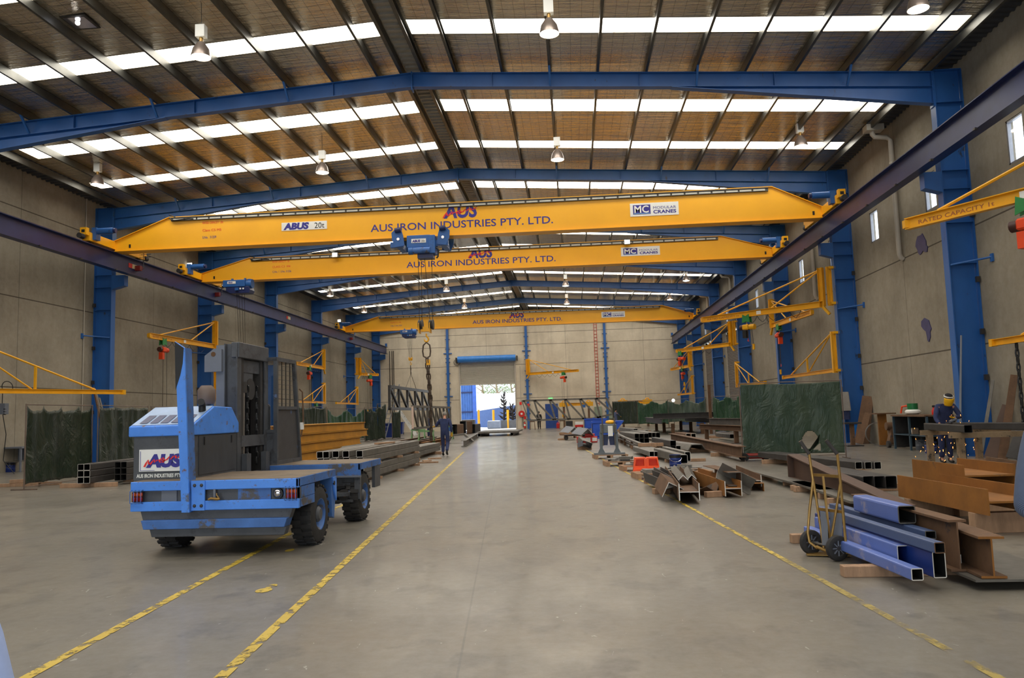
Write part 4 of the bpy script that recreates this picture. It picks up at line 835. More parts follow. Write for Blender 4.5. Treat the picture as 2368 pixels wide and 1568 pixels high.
def wheel(x,y,out):
    w=.27; xi=x-out*w; R=.375
    ty=MB(); A=lambda a:(a,)
    ty.lathe([(.20,0),(.30,.0),(.345,.015),(.365,.05),(R-.015,.08),(R-.015,w-.08),(.365,w-.05),(.345,w-.015),(.30,w),(.20,w)],(xi,y,R),(out,0,0),30)
    for k in range(22):
        q=2*math.pi*k/22
        for sd in (0,1):
            qq=q+(.14 if sd else 0); c=V((xi+out*(w*.27 if sd else w*.73),y+math.cos(qq)*(R-.006),R+math.sin(qq)*(R-.006))); e=V((0,-math.sin(qq),math.cos(qq))); n=V((0,math.cos(qq),math.sin(qq)))
            ty.bar(c-V((out*w*.24,0,0))-e*.0,c+V((out*w*.24,0,0)),.055,.022,up=tuple(n))
    o=B(ty,'tyre',RUB,smooth=True)
    B(MB().lathe([(0,w-.10),(.14,w-.10),(.16,w-.06),(.19,w-.005),(.21,w+.0),(.215,w-.02)],(xi,y,R),(out,0,0),28),'wheel_rim',FBLUED,o,smooth=True)
    B(MB().lathe([(0,w+.0),(.07,w-.0),(.10,w-.03),(.10,w-.1)],(xi,y,R),(out,0,0),20),'wheel_hub',FGREY,o,smooth=True)
    for k in range(8):
        q=k*math.pi/4; B(MB().cyl((xi+out*(w-.1),y+.13*math.cos(q),R+.13*math.sin(q)),(xi+out*(w-.07),y+.13*math.cos(q),R+.13*math.sin(q)),.013,6),'wheel_nut',STEEL,o)
wheel(x1-.005,9.97,1); wheel(x1-.03,12.2,1); wheel(x0+.03,9.97,-1); wheel(x0+.03,12.2,-1)
# ---------------------------------------------------------------- welding screens
def pvcmat(name,a,b,alpha):
    t=NT(name); n=t.noise(1.3,4,.6,t.mp((1,1,.35))); t.base(t.mix(t.ramp(n,[(.35,0.),(.65,1.)]),a,b)); t.rough(.3); t.b.inputs['Alpha'].default_value=alpha; t.b.inputs['Transmission Weight'].default_value=0; t.bump(t.noise(2.6,5,.62,t.mp((1,1,.55)),1.5),.75,.09); return t.m
PVCD=pvcmat('green_screen_dark',(.010,.02,.013),(.026,.038,.022),1)
PVCG=pvcmat('green_screen_sheet',(.012,.05,.022),(.035,.085,.045),1)
PVCB=pvcmat('green_screen_clear',(.022,.05,.03),(.06,.09,.058),.90)
POSTM=dmat('screen_pipe',(.42,.36,.32),rough=.5,metal=.3,var=.2,wear=((.3,.12,.06),.2,6))
def screen(p0,p1,zt,zb,label,m=PVCD,sag=4,sd=.09,fold=.03,nf=9,frame_=True,hole=None,rail=True,foot=True,seed=1,group='welding screens'):
    p0=V((p0[0],p0[1],0));p1=V((p1[0],p1[1],0)); d=p1-p0; L=d.length; d/=L; n=V((-d.y,d.x,0)); rnd=random.Random(seed)
    t=thing('welding_screen',label,'welding screen',((p0+p1)/2)[:],0,group)
    NU,NV=(120,60) if hole else (72,22); vs=[];fs=[]; ph=[rnd.uniform(0,6.28) for _ in range(4)]; mid=(L-.1)
    for j in range(NV+1):
        v=j/NV
        for i in range(NU+1):
            u=i/NU; sg=sd*abs(math.sin(math.pi*sag*u))**.8*(.6+.6*math.sin(3.1*u*sag+ph[0])**2) if sag else 0
            z=zt-.03-sg*(1-v)-(zt-zb-.03)*v+sg*.2*v
            am=fold*(.35+.65*(1-v)); off=am*(math.sin(2*math.pi*nf*u+ph[1]+1.2*v)+.5*math.sin(2*math.pi*nf*2.3*u+ph[2]-2*v))+.5*am*math.sin(6*v+9*u+ph[3])
            q=p0+d*(L*(.01+.98*u))+n*off; vs.append((q.x,q.y,z))
    for j in range(NV):
        for i in range(NU):
            u,v=(i+.5)/NU,(j+.5)/NV
            if hole and hole(u,v): continue
            a=j*(NU+1)+i; fs.append((a,a+1,a+NU+2,a+NU+1))
    MB().add(vs,fs).build('curtain',m,t,smooth=True,solid=.004)
    if frame_:
        for p in (p0,p1):
            MB().tube([p,p+V((0,0,zt+.02))],.018,7).build('post',POSTM,t)
            if foot: MB().bar(p-n*.35+V((0,0,.015)),p+n*.35+V((0,0,.015)),.03,.03).build('foot',POSTM,t)
        if rail:
            MB().tube([p0+V((0,0,zt)),p1+V((0,0,zt))],.014,7).build('top_rail',POSTM,t); MB().tube([p0+V((0,0,max(zb-.06,.05))),p1+V((0,0,max(zb-.06,.05)))],.012,6).build('bottom_rail',POSTM,t)
    return t
g2=lambda x,y,z=2.2:G(x,y,z)
a,b=AY(61,933,19.4),AY(214,935,22.3); screen(a,b,2.2,.14,'dark green welding screen nearest the camera on the left',PVCD,4,.20,.03,3,seed=3)
a,b=AY(227,935,22.3),AY(342,937,25.6); screen(a,b,2.2,.1,'dark green welding screen behind the square tube bundles',PVCD,3,.05,.03,4,seed=5)
a,b=AY(349,937,25.9),AY(470,940,29.4); screen(a,b,2.2,.1,'dark green welding screen partly hidden behind the truck housing',PVCD,4,.08,.03,7,seed=8)
a,b=AY(688,945,44),AY(755,946,50); screen(a,b,2.4,.1,'brownish green curtain behind the orange girders, left half',PVCD,2,.08,.05,8,seed=9)
a,b=AY(757,946,50.5),AY(842,950,58); screen(a,b,2.3,.1,'sagging green curtain behind the orange girders, right half',PVCG,2,.45,.05,7,seed=10)
a,b=AY(843,948,52),AY(872,948,54); screen(a,b,2.3,.05,'tattered dark curtain hanging beyond the girder ends',PVCD,2,.25,.08,6,seed=11)
a,b=AY(872,946,56),AY(890,948,57); screen(a,b,2.6,.05,'narrow torn dark curtain left of the blue bin',PVCD,1,.3,.08,3,seed=12)
a,b=AY(906,948,57),AY(925,948,58); screen(a,b,2.2,.05,'narrow dark curtain right of the blue bin by the trusses',PVCD,1,.3,.06,3,seed=13)
a,b=AY(1416,935,74),AY(1476,932,73); screen(a,b,2.45,.35,'almost black green curtain under the yellow spreader at the end wall',PVCD,0,0,.03,6,seed=14)
a,b=AY(1473,932,72),AY(1545,928,68); screen(a,b,2.35,.3,'bright creased green curtain just right of the yellow spreader',PVCG,2,.25,.08,8,seed=15)
a,b=AY(1544,930,66),AY(1632,920,58); screen(a,b,2.35,.5,'grey green plastic curtain with deep sag behind the long trestle table',PVCB,2,.4,.07,6,seed=16)
a,b=AY(1650,919,45),AY(1713,917,43); screen(a,b,2.2,.25,'bright green plastic curtain left of the big screen',PVCG,2,.2,.10,4,seed=17)
hl=lambda u,v:(((u-.67)/.095)**2+((v-.92)/.24)**2<1 and v<.93+.2*(u-.6)) 
big=screen((4.93,23.85),(7.86,23.75),2.27,.16,'large clear green welding screen on the right with a torn hole low down',PVCB,1,.03,.016,2.3,hole=hl,seed=20)
MB().prism([(0,0),(.38,.28),(.42,.55),(.36,.30),(.1,.02)],(6.72,23.70,.16),(1,0,0),(0,0,1),(0,.006,0)).build('torn_flap',PVCB,big)
# ---------------------------------------------------------------- steel stock, left
def tube_thing(p0,p1,w,h,label,group=None,m=STEELD,me=STEEL,t_=.008,name='square_tube',cat='steel tube',up=(0,0,1)):
    o=MB().rhs(p0,p1,w,h,t_,m=0,me=1,up=up).build(name,[m,me,BORE_SHADE]); c=(V(p0)+V(p1))/2
    for v in o.data.vertices: v.co-=c
    o.location=c; return tag(o,label,cat,group)
def beam_thing(kind,p0,p1,b,h,label,group=None,m=RUST,me=None,name='steel_beam',cat='steel beam',up=(0,0,1),t1=.016,t2=.012):
    k=MB()
    if kind=='i': k.ibeam(p0,p1,b,h,t1,t2,up=up,mc=1)
    elif kind=='c': k.chan(p0,p1,b,h,t2,up=up,mc=1)
    elif kind=='a': k.angle(p0,p1,b,h,t2,up=up,mc=1)
    else: k.sec([(-b/2,-h/2),(b/2,-h/2),(b/2,h/2),(-b/2,h/2)],p0,p1,up,mc=1)
    o=k.build(name,[m,me or m]); c=(V(p0)+V(p1))/2
    for v in o.data.vertices: v.co-=c
    o.location=c; return tag(o,label,cat,group)
def timber(c,d,label,rz=0,group='timber packers',m=None):
    o=MB().cbox((0,0,d[2]/2),d).build('timber_packer',m or TIMB,bevel=.006); o.location=(c[0],c[1],c[2] if len(c)>2 else 0); o.rotation_euler=(0,0,rz); return tag(o,label,'timber',group)
# two bundles by the first welding screen
for r in range(3):
    for c in range(2):
        x=-12.80+c*.168; z=.20+r*.168
        tube_thing((x,19.62,z),(x-.45,25.4,z),.164,.164,'square steel tube with white end in the bundle before the dark screen','white ended tubes on the left',STEELD,BRIGHT)
for r in range(3):
    for c in range(2):
        x=-12.33+c*.17; z=.19+r*.168
        tube_thing((x,20.5,z),(x,27.5,z),.164,.164,'dark square tube with dark end in the bundle left of the truck','dark tubes on the left',STEELD,STEELD)
timber((-12.75,19.9),(1.5,.1,.11),'timber packer under the white ended tube bundle',.05); timber((-12.3,21.6),(1.0,.1,.10),'timber packer under the dark tube bundle by the truck',.0); timber((-12.9,24.6),(1.6,.1,.10),'timber packer under the far end of the white ended bundle')
for k,(x,y,l,r_,z) in enumerate(((-15.3,20.7,1.2,.05,0),(-15.0,21.0,1.5,-.04,0),(-15.1,20.85,.9,.5,.102))):
    timber((x,y,z),(l,.1,.09),('loose timber length on the floor before the nearest screen, left','loose timber length on the floor before the nearest screen, rear','loose timber length lying on top of two others before the screen')[k],r_)
# work bench at the left edge
t=thing('work_bench','steel work bench with a shelf at the left edge by the wall','bench',(-20.2,28.2,0))
bx,by=-20.45,27.6
MB().box((bx-1.6,by,.86),(bx+.15,by+.8,.92)).build('bench_top',FPLATE,t); MB().box((bx-1.6,by+.05,.36),(bx+.12,by+.78,.39)).build('shelf',STEEL,t); MB().box((bx-1.6,by+.76,.4),(bx+.1,by+.78,.86)).build('back_panel',FPLATE,t)
for x in (bx+.08,bx-1.5):
    for y in (by+.05,by+.75): MB().box((x-.03,y-.03,0),(x+.03,y+.03,.86)).build('leg',FPLATE,t)
def bucket(p,r,h,m,label,name='paint_drum',lid=None):
    t=thing(name,label,'drum',tuple(p)); W=lambda q,n,mt:q.build(n,mt,t,world=False,smooth=True)
    W(MB().lathe([(0,0),(r*.94,0),(r,h*.04),(r,h*.30),(r*1.03,h*.32),(r,h*.34),(r,h*.66),(r*1.03,h*.68),(r,h*.70),(r,h*.97),(r*1.03,h),(r*.97,h),(r*.95,h*.9),(0,h*.9)],n=24),'drum_body',m)
    W(MB().lathe([(r*1.0,h*.78),(r*1.012,h*.78),(r*1.012,h),(r*1.0,h)],n=24),'drum_band',lid or BLACK)
    W(MB().tube([(r*math.cos(a)*1.05,-r*.9*math.sin(a)*.5-r*.55,h*.8-abs(math.sin(a))*h*.3) for a in [k*math.pi/8 for k in range(9)]],.006,5),'wire_handle',CHROME)
    return t
bucket((-20.95,27.9,0),.17,.33,MIDB,'blue drum on the floor under the left work bench'); bucket((-20.15,28.75,0),.16,.33,MIDB,'blue drum standing right of the left work bench')
t=thing('control_box','small grey control box hanging above the bench at the left edge','control box',(-20.6,26.0,2.1)); q=AY(8,945,26.0)
MB().box((q.x-.25,25.9,q.z-.2),(q.x+.12,26.1,q.z+.18)).build('box_body',FPLATE,t)
for k in range(3): MB().tube([(q.x+.1,25.98,q.z-.2+k*.09),(q.x+.1,25.9,q.z-.2+k*.09)],.025,6).build('push_button',BLACK,t)
MB().tube([(q.x-.05,26,q.z+.18),(q.x-.05,26,2.86)],.015,6).build('hanger_cable',BLACK,t); MB().torus((q.x+.12,26,q.z+.75),(0,1,.2),.2,.015,20,5).build('coiled_cable',BLACK,t); MB().tube([(q.x-.02,26,q.z-.2),(q.x+.05,26.1,1.4),(q.x-.1,26.2,.5),(q.x+.25,26.3,.02)],.014,6).build('supply_cable',BLACK,t)
# long sections leaning on the second left column
for k,(px,top,lean) in enumerate(((216,896,.35),(221,905,.25),(229,920,.15))):
    q=AX(px,top,-20.35); tag(MB().box((-.04,-.03,0),(.04,.03,1)).build('leaning_bar',STEEL if k else RUST),'long steel bar leaning on the left wall column, '+('tallest','middle one','shortest')[k],'steel bar','leaning bars left')
    o=bpy.data.objects['leaning_bar' if k==0 else 'leaning_bar.%03d'%k]; base=V((q.x+.9,q.y-.1,0)); dv=q-base; o.location=base; o.rotation_euler=dv.to_track_quat('Z','Y').to_euler(); o.scale=(1,1,dv.length)
# orange primed girders behind the truck
zl=[.10,.37,.64,.91,1.18]; ends=[822,790,835,851,845]
for k in range(5):
    ye=AX(ends[k],1000,-8.0).y
    for c in range(2 if k<4 else 3):
        x=-8.14-c*.31; beam_thing('i',(x,20.5+.3*c,zl[k]+.133),(x,ye-.25*c,zl[k]+.133),.29,.262,('orange primed girder in the stack behind the truck, %s layer %s'%(('lowest','second','third','fourth','top')[k],('front','second row','rear')[c])),'orange girder stack',PRIMER,RUSTO,t1=.025,t2=.19,name='steel_girder')
for y in (21.5,25.5): timber((-8.3,y),(1.0,.1,.10),'timber packer under the orange girders, '+('near' if y<23 else 'far')+' one')
# grey tube stack right of the truck
xs=[AY(p,1055,19.1).x for p in (738,754,772,797,830)]
for lay,z in enumerate((.15,.315,.545,.71)):
    for c,x in enumerate(xs):
        tube_thing((x,19.1+.05*((c*7+lay*3)%4),z),(x+.05,26.2-.1*((c*5+lay)%3),z),.16,.163,'grey square tube in the two tier stack behind the truck deck, %s'%('bottom layer','second layer','third layer','top layer')[lay],'grey tube stack',STEEL,BRIGHT)
for y in (20.4,23.0,25.4):
    timber((-5.8,y),(1.5,.09,.068),'timber packer under the grey tube stack, '+{20.4:'near',23.0:'middle',25.4:'far'}[y]+' one'); timber((-5.75,y,.397),(1.35,.09,.066),'timber spacer between the two tiers of grey tubes, '+{20.4:'near',23.0:'middle',25.4:'far'}[y]+' one')
timber((-5.75,23.6,.792),(.9,.14,.05),'flat board lying on top of the grey tube stack',1.2); 
# second tube stack held by the chain
for lay,z in enumerate((.20,.37)):
    for c in range(3): tube_thing((-6.35+c*.2,26.9,z),(-6.25+c*.2,33.6,z),.17,.165,'grey square tube in the low stack under the lifting chain, '+('lower','upper')[lay]+' layer','chained tube stack',STEEL,BRIGHT)
for y in (28,32.6): timber((-6.1,y),(1.1,.1,.115),'timber packer under the chained tube stack, '+('near' if y<30 else 'far')+' one')
timber((-5.2,29.0),(.5,.09,.05),'loose timber stick on the floor right of the grey tubes',.3); timber((-5.0,26.6),(.7,.09,.05),'loose timber stick near the yellow line',.1); timber((-5.25,27.7),(.3,.2,.04),'loose timber offcut beside the tubes',.5)
# mixed sections lying behind
for k,(x,y0,y1,m,l) in enumerate(((-7.6,33,44,RUST,'rusty beam lying beyond the tube stacks, left of the chain'),(-8.2,34,46,STEEL,'grey beam lying beyond the orange girders'),(-7.0,36,43,RUSTO,'orange rusted beam lying under the lower truss'),(-9.0,35,47,RUST,'rusty beam lying farthest left under the lower truss'))):
    beam_thing('i',(x,y0,.25),(x+.1,y1,.25),.2,.3,l,'floor beams beyond the stacks',m)
    for y in (y0+1,y1-1): timber((x,y),(.5,.1,.098),'timber packer under the '+l.split(' lying')[0]+(', near end' if y<y0+2 else ', far end'))
# ---------------------------------------------------------------- fabricated trusses
def truss(p0,p1,z0,z1,n,label,loc,m=STEELD,s=.16,zig=True,wh=None):
    p0=V((p0[0],p0[1],0));p1=V((p1[0],p1[1],0)); t=thing('steel_truss',label,'truss',loc,0,'fabricated trusses'); Z0,Z1=V((0,0,z0)),V((0,0,z1))
    MB().bar(p0+Z1,p1+Z1,s,s).build('top_chord',m,t); MB().bar(p0+Z0,p1+Z0,s,s).build('bottom_chord',m,t)
    for i in range(n+1): 
        a=p0.lerp(p1,i/n); MB().bar(a+Z0,a+Z1,s*.8,s*.8).build('upright',(wh if wh and i==0 else m),t)
        if i<n: b=p0.lerp(p1,(i+1)/n); MB().bar(a+Z1,b+Z0,s*.75,s*.75).build('diagonal',m,t)
    return t
truss((H3[0]-.1,58),(H3[0]+.1,73),2.25,3.9,5,'dark steel truss hanging from a crane chain at the far left',(H3[0],65,2.2),STEELD,.22)
t=thing('lifting_chain','thin lifting sling between the far hoist hook and the hanging truss','chain',(H3[0],H3[1],4.5)); chain(MB(),(H3[0],H3[1],H3[2]-.05),(H3[0],65.5,5.2),R=.06,r=.025).build('chain_leg',CHAINM,t); MB().tube([(H3[0],65.5,5.2),(H3[0]-.02,63.5,4.02)],.02,5).build('sling_leg',CHAINM,t); MB().tube([(H3[0],65.5,5.2),(H3[0]+.02,67.5,4.02)],.02,5).build('sling_leg',CHAINM,t)
truss((-8.75,42.3),(-8.6,54.5),.95,2.15,9,'grey steel truss standing on trestles behind the walking man',(-8.7,48,.9),STEEL,.13,wh=dmat('pale_primer',(.82,.72,.66)))
def trestle(x,y,h,label,m=GREEN,w=.8):
    t=thing('trestle',label,'trestle',(x,y,0),0,'trestles'); MB().box((x-w/2,y-.05,h-.08),(x+w/2,y+.05,h)).build('top_bar',m,t)
    for s in (-1,1):
        for q in (-1,1): MB().bar((x+s*w*.42,y,h-.06),(x+s*w*.5,y+q*.3,0),.05,.05).build('leg',m,t)
    return t
GRN2=dmat('pale_green_trestle',(.45,.62,.42),rough=.5)
trestle(-8.7,43.5,.885,'pale green trestle under the near end of the standing truss',GRN2); trestle(-8.62,53.0,.885,'pale green trestle under the far end of the standing truss',GRN2)
trestle(-7.3,38.5,.9,'pale green trestle in front of the standing truss',GRN2); 
q=AY(905,925,60); t=thing('ladder','pale steel ladder leaning on the end corner by the far truss','ladder',(q.x,60,0))
for s in (-.2,.2): MB().bar((q.x+s-.6,59.4,0),(q.x+s,62,4.2),.06,.06).build('stile',FPLATE,t)
for k in range(12): f=(k+.6)/12.5; MB().tube([(q.x-.8+.6*f,59.4+2.6*f,4.2*f),(q.x-.4+.6*f,59.4+2.6*f,4.2*f)],.02,5).build('rung',FPLATE,t)
q=G(945,1008); t=thing('steel_stair','pale steel stair leaning left of the standing truss','stair',(q.x,q.y,0))
for s in (0,.5): MB().bar((q.x+.6,q.y+s,0),(q.x-1.0,q.y+s,2.4),.05,.2).build('stringer',WHITE,t)
for k in range(8): f=(k+.5)/8; MB().cbox((q.x+.6-1.6*f,q.y+.25,2.4*f),(.2,.5,.03)).build('tread',FPLATE,t)
# blue wheeled bins at the far left
for k,(px,py,s) in enumerate(((899,1013,1),(924,1005,.8))):
    q=G(px,py); t=thing('blue_bin',('blue rubbish bin beside the tattered curtain, far left','narrow blue bin behind the stair, far left')[k],'bin',(q.x,q.y,0)); w=.3*s+.15
    MB().sec([(-w*.8,-w*.8),(w*.8,-w*.8),(w*.8,w*.8),(-w*.8,w*.8)],(q.x,q.y,.05),(q.x,q.y,1.05),up=(0,1,0),prof1=[(-w,-w),(w,-w),(w,w),(-w,w)]).build('bin_body',MIDB,t); MB().cbox((q.x,q.y,1.1),(w*2.2,w*2.2,.1)).build('lid',MIDB,t)
    for s_ in (-1,1): MB().cyl((q.x+s_*w*.8-.03,q.y+w*.7,.1),(q.x+s_*w*.8+.03,q.y+w*.7,.1),.1,12).build('wheel',RUB,t)
# scatter of sections right of the walking man, before the roller door
def at(px,py,z=0): return G(px,py,z)
q=at(1062,1025); t=thing('steel_saddle','rusty bent saddle plate lying before the roller door','steel offcut',(q.x,q.y,0)); 
MB().prism([(-.8,0),(-.5,.5),(.3,.55),(.8,.1),(.7,.05),(.25,.45),(-.45,.4),(-.7,0)],(q.x,q.y,0),(1,0,0),(0,0,1),(0,.6,0)).build('bent_plate',STEEL,t)
a,b=at(1072,1026,.16),at(1104,1006,.16); beam_thing('i',a,b,.25,.3,'short grey beam lying on the floor before the roller door',None,STEEL)
for k,(px,py,w_,h_,l) in enumerate(((1050,1008,.9,.9,'rusty box section offcut standing by the end of the trusses, left'),(1072,1004,1.0,1.1,'rusty box section offcut with open end before the door, middle'),(1094,1002,.7,.8,'dark box section offcut before the door, right'))):
    q=at(px,py); tube_thing((q.x,q.y,h_/2),(q.x+.2,q.y+2.2,h_/2),w_*.6,h_,l,'box offcuts before the door',RUST if k<2 else STEELD,STEEL)
t=thing('steel_pallet_rack','low flat grey steel platform lying before the roller door','platform',at(1140,1010)[:]); q0,q1=at(1102,1010),at(1172,1002); 
MB().box((q0.x,q0.y,.22),(q0.x+3.0,q0.y+6,.34)).build('platform_top',STEEL,t)
for x in (q0.x+.2,q0.x+2.6):
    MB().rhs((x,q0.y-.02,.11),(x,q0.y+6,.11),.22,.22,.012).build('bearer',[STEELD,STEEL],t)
# ---------------------------------------------------------------- blue and rusty stock at right front
def along(A,Bp,w,h): # centre line of a section whose lower edge runs A->B
    return V(A)+V((0,0,h/2)),V(Bp)+V((0,0,h/2))
DIR=V((-.07,1,0)).normalized()
def tube_px(px0,px1,py,z,w,h,L,label,m,me=BRIGHT,t_=.008,name='square_tube',cat='steel tube',group='blue painted tubes',dx=0):
    c=(G(px0,py,z)+G(px1,py,z))/2; c.z=z+h/2
    return tube_thing(c+DIR*L+V((dx,0,0)),c,w,h,label,group,m,me,t_,name,cat)
tube_px(2109,2136,1343,.10,.10,.10,2.45,'light blue square tube lying foremost on the timber, white cut end',LIGHTB)
tube_thing(V((2.868,7.36,.205))+DIR*1.95,V((2.868,7.36,.205)),.105,.20,'violet blue rectangular tube just behind the foremost blue tube','blue painted tubes',LIGHTB,BRIGHT,name='rectangular_tube')
tube_px(2160,2190,1337,.105,.11,.215,2.6,'deep blue rectangular tube standing on edge with pink marked end',MIDB,name='rectangular_tube')
tube_px(2163,2186,1280,.325,.09,.09,2.55,'slate blue square tube lying on top of the deep blue tube',SLATEB,RUST)
tube_px(2140,2166,1247,.33,.10,.075,2.2,'slate blue flat tube lying behind the top blue tube',SLATEB,STEEL)
q=(G(2080,1205,.42)+G(2118,1215,.42))/2
tube_thing(q+DIR*1.0+V((0,0,.08)),q+V((0,0,.08)),.17,.17,'short fat blue tube offcut lying on the rusty beam','blue painted tubes',LIGHTB,STEEL,.01)
# pink chalk on the deep blue tube end
timber(((G(1977,1336)+G(2085,1334))/2+V((.1,.06,0)))[:],(.80,.11,.10),'brown timber packer under the near ends of the blue tubes',.02)
q=G(1845,1258); timber((q.x+.22,q.y+.08),(.55,.11,.10),'brown timber packer under the far ends of the blue tubes',.02)
# rusty beams to the right
def beam_px(kind,far,near,zf,zn,b,h,label,m,me=None,group='rusty beams at right',up=(0,0,1),**k):
    a=G(*far,zf);c=G(*near,zn); a.z=zf+h/2; c.z=zn+h/2
    if up!=(0,0,1): a.z=zf+b/2; c.z=zn+b/2
    return beam_thing(kind,a,c,b,h,label,group,m,me,up=up,**k)
beam_px('i',(1990,1232),(2222,1322),.10,.10,.16,.44,'dark web rusty I beam behind the blue tubes, its flange brown',RUST,RUST,t1=.02,t2=.014)
beam_px('i',(2062,1230),(2300,1338),.10,.10,.20,.34,'brown rusty I beam right of the dark web one, nearest the edge',RUST,RUSTO,t1=.02,t2=.014)
beam_px('c',(2110,1235),(2212,1305),.11,.11,.085,.085,'small H section offcut with bare ends beside the blue tubes',RUST,BRIGHT,group='rusty beams at right')
t=G(2350,1330); 
tag(MB().box((3.25,6.9,.075),(4.1,8.3,.095)).build('steel_plate',STEEL),'flat grey steel plate on the floor under the rusty beam ends','steel plate'); timber((3.6,7.6),(.7,.1,.074),'packer under the flat steel plate at right'); 
# H beams lying on their side: the flange faces us, the web lies flat
def hbeam(far,near,zf,h,wd,label,m=RUSTO):
    a=G(*far,zf);c=G(*near,zf); d=(c-a).normalized(); n=V((-d.y,d.x,0)); 
    if n.x<0: n=-n
    k=MB(); P=[(0,0),(.022,0),(.022,h/2-.012),(wd-.022,h/2-.012),(wd-.022,0),(wd,0),(wd,h),(wd-.022,h),(wd-.022,h/2+.012),(.022,h/2+.012),(.022,h),(0,h)]
    vs=[a+n*x+V((0,0,y)) for x,y in P]+[c+n*x+V((0,0,y)) for x,y in P]; N=len(P)
    k.add(vs,[(i,(i+1)%N,N+(i+1)%N,N+i) for i in range(N)]+[tuple(range(N))[::-1],tuple(range(N,2*N))]); o=tag(k.build('steel_beam',m),label,'steel beam','orange H beams')
    for fr,nm in ((.12,'far'),(.85,'near')):
        p=a.lerp(c,fr)+n*wd/2; timber((p.x,p.y),(wd*1.05,.14,a.z+(c.z-a.z)*fr-.002),'timber stack under the %s end of the '%nm+label.split(' lying')[0].split(' behind')[0],math.atan2(n.y,n.x))
    return o
hbeam((2078,1148),(2286,1193),.24,.30,.62,'large orange H beam lying on its side, middle one at right')
hbeam((2112,1108),(2230,1128),.40,.30,.70,'short orange H beam lying behind the middle one, below the grinder')
hbeam((2282,1094),(2420,1120),.40,.26,.5,'dark brown beam end at the right edge behind the blue shirt',RUST)
for px,py,l in () and ((2110,1160,'timber stack under the far end of the orange H beams'),(2262,1212,'timber stack under the near end of the orange H beams'),(2330,1150,'timber stack under the dark brown beam end')):
    q=G(px,py); timber((q.x+.35,q.y+.3),(1.0,.12,.235),l,.1)
# long tapered girder
a=G(1838,1103,.12);c=G(2098,1185,.12); d=(c-a).normalized(); L=(c-a).length
t=thing('tapered_girder','long dark brown tapered girder, tall end behind the hand truck','steel beam',a[:],0)
n=V((-d.y,d.x,0)); H0,H1=.44,.07
def quadw(p0,p1,z0a,z0b,z1a,z1b,th):
    v=[p0+V((0,0,z0a)),p1+V((0,0,z0b)),p1+V((0,0,z1b)),p0+V((0,0,z1a))]; v=[q-n*th/2 for q in v]+[q+n*th/2 for q in v]
    return MB().add(v,[(0,1,2,3),(7,6,5,4),(0,4,5,1),(1,5,6,2),(2,6,7,3),(3,7,4,0)])
BRN=dmat('brown_mill_steel',(.33,.24,.19),rough=.6,var=.2,scale=2,wear=((.08,.06,.05),.2,3))
quadw(a,c,0,0,H0,H1,.02).build('web',BRN,t); quadw(a,c,-.02,-.02,0,0,.26).build('bottom_flange',BRN,t); quadw(a,c,H0,H1,H0+.02,H1+.02,.24).build('top_flange',BRN,t); MB().sec([(-.13,0),(.13,0),(.13,H0),(-.13,H0)],a-d*.01,a+d*.01).build('end_plate',BRN,t)
for f in (.08,.5,.9): q=a.lerp(c,f); timber((q.x,q.y),(.7,.1,.098),'timber packer under the tapered girder, '+{.08:'tall end',.5:'middle',.9:'thin end'}[f],.1)
# skew cut tubes and black tubes behind it
a=G(1880,1058,.12)
for k in range(3):
    q=(G(1977+22*k,1085,.14)+G(1996+22*k,1085,.14))/2; q.z=.22; tube_thing(q+DIR*5+V((-.6,0,0)),q,.16,.16,'black square tube with skew white end behind the tapered girder','skew cut tubes',STEELD,BRIGHT)
for k in range(3):
    q=G(2010+26*k,1131,.13); q.z=.24; tube_thing(q+DIR*2.6,q,.19,.21,'black square tube lying in front of the skew cut tubes','black tubes at right',STEELD,STEELD)
q=G(1990,1100); timber((q.x,q.y+1.5),(1.6,.1,.115),'timber packer under the skew cut tubes, near',0.1); timber((q.x-.3,q.y+4.4),(1.6,.1,.115),'timber packer under the skew cut tubes, far',0.1); q=G(2060,1140); timber((q.x,q.y+.35),(1.4,.1,.125),'timber packer under the black tubes at right',.1)
# flat bars on packers left of the girder
for k,(f,nr,l) in enumerate((((1757,1094),(1915,1137),'long grey flat bar on packers, left one behind the hand truck'),((1848,1117),(1992,1165),'long grey flat bar on packers, right one behind the hand truck'))):
    a=G(*f,.10);c=G(*nr,.10); d=(c-a).normalized(); beam_thing('f',a+V((0,0,.02)),c+V((0,0,.02)),.30,.035,l,'flat bars',STEEL)
    for fr in (.1,.75): p=a.lerp(c,fr); timber((p.x,p.y),(.5,.1,.098),'orange timber packer under the %s flat bar, %s end'%(('left','right')[k],('far','near')[fr>.5]),.15)
# ---------------------------------------------------------------- hand truck
t=thing('hand_truck','bronze hand truck with two black wheels standing before the blue tubes','hand truck',(2.52,8.5,0))
W=lambda m,n,mt,sm=True,par=None:m.build(n,mt,par or t,smooth=sm)
YH=8.55; px=lambda x,y,Y=YH:AY(x,y,Y)
wl,wr=G(1879,1283),G(1941,1299)
for p,x in ((wl,'l'),(wr,'r')):
    ax=(wr-wl).normalized(); R=.128; c=V((p.x,p.y+.03,R))
    o=W(MB().lathe([(.078,-.03),(.105,-.032),(.122,-.025),(R,-.012),(R,.012),(.122,.025),(.105,.032),(.078,.03)],c,tuple(ax),26),'tyre',RUB)
    W(MB().lathe([(0,-.02),(.026,-.02),(.028,-.012),(.072,-.012),(.08,-.026),(.08,.026),(.072,.012),(.028,.012),(.026,.02),(0,.02)],c,tuple(ax),22),'wheel_hub',STEELD,True,o)
    for k in range(8):
        q=k*math.pi/4; u=ax.cross(V((0,0,1))); e=u*math.cos(q)+V((0,0,1))*math.sin(q); W(MB().bar(c+e*.022+ax*.016,c+e*.076+ax*.016,.012,.01),'spoke',FPLATE,False,o)
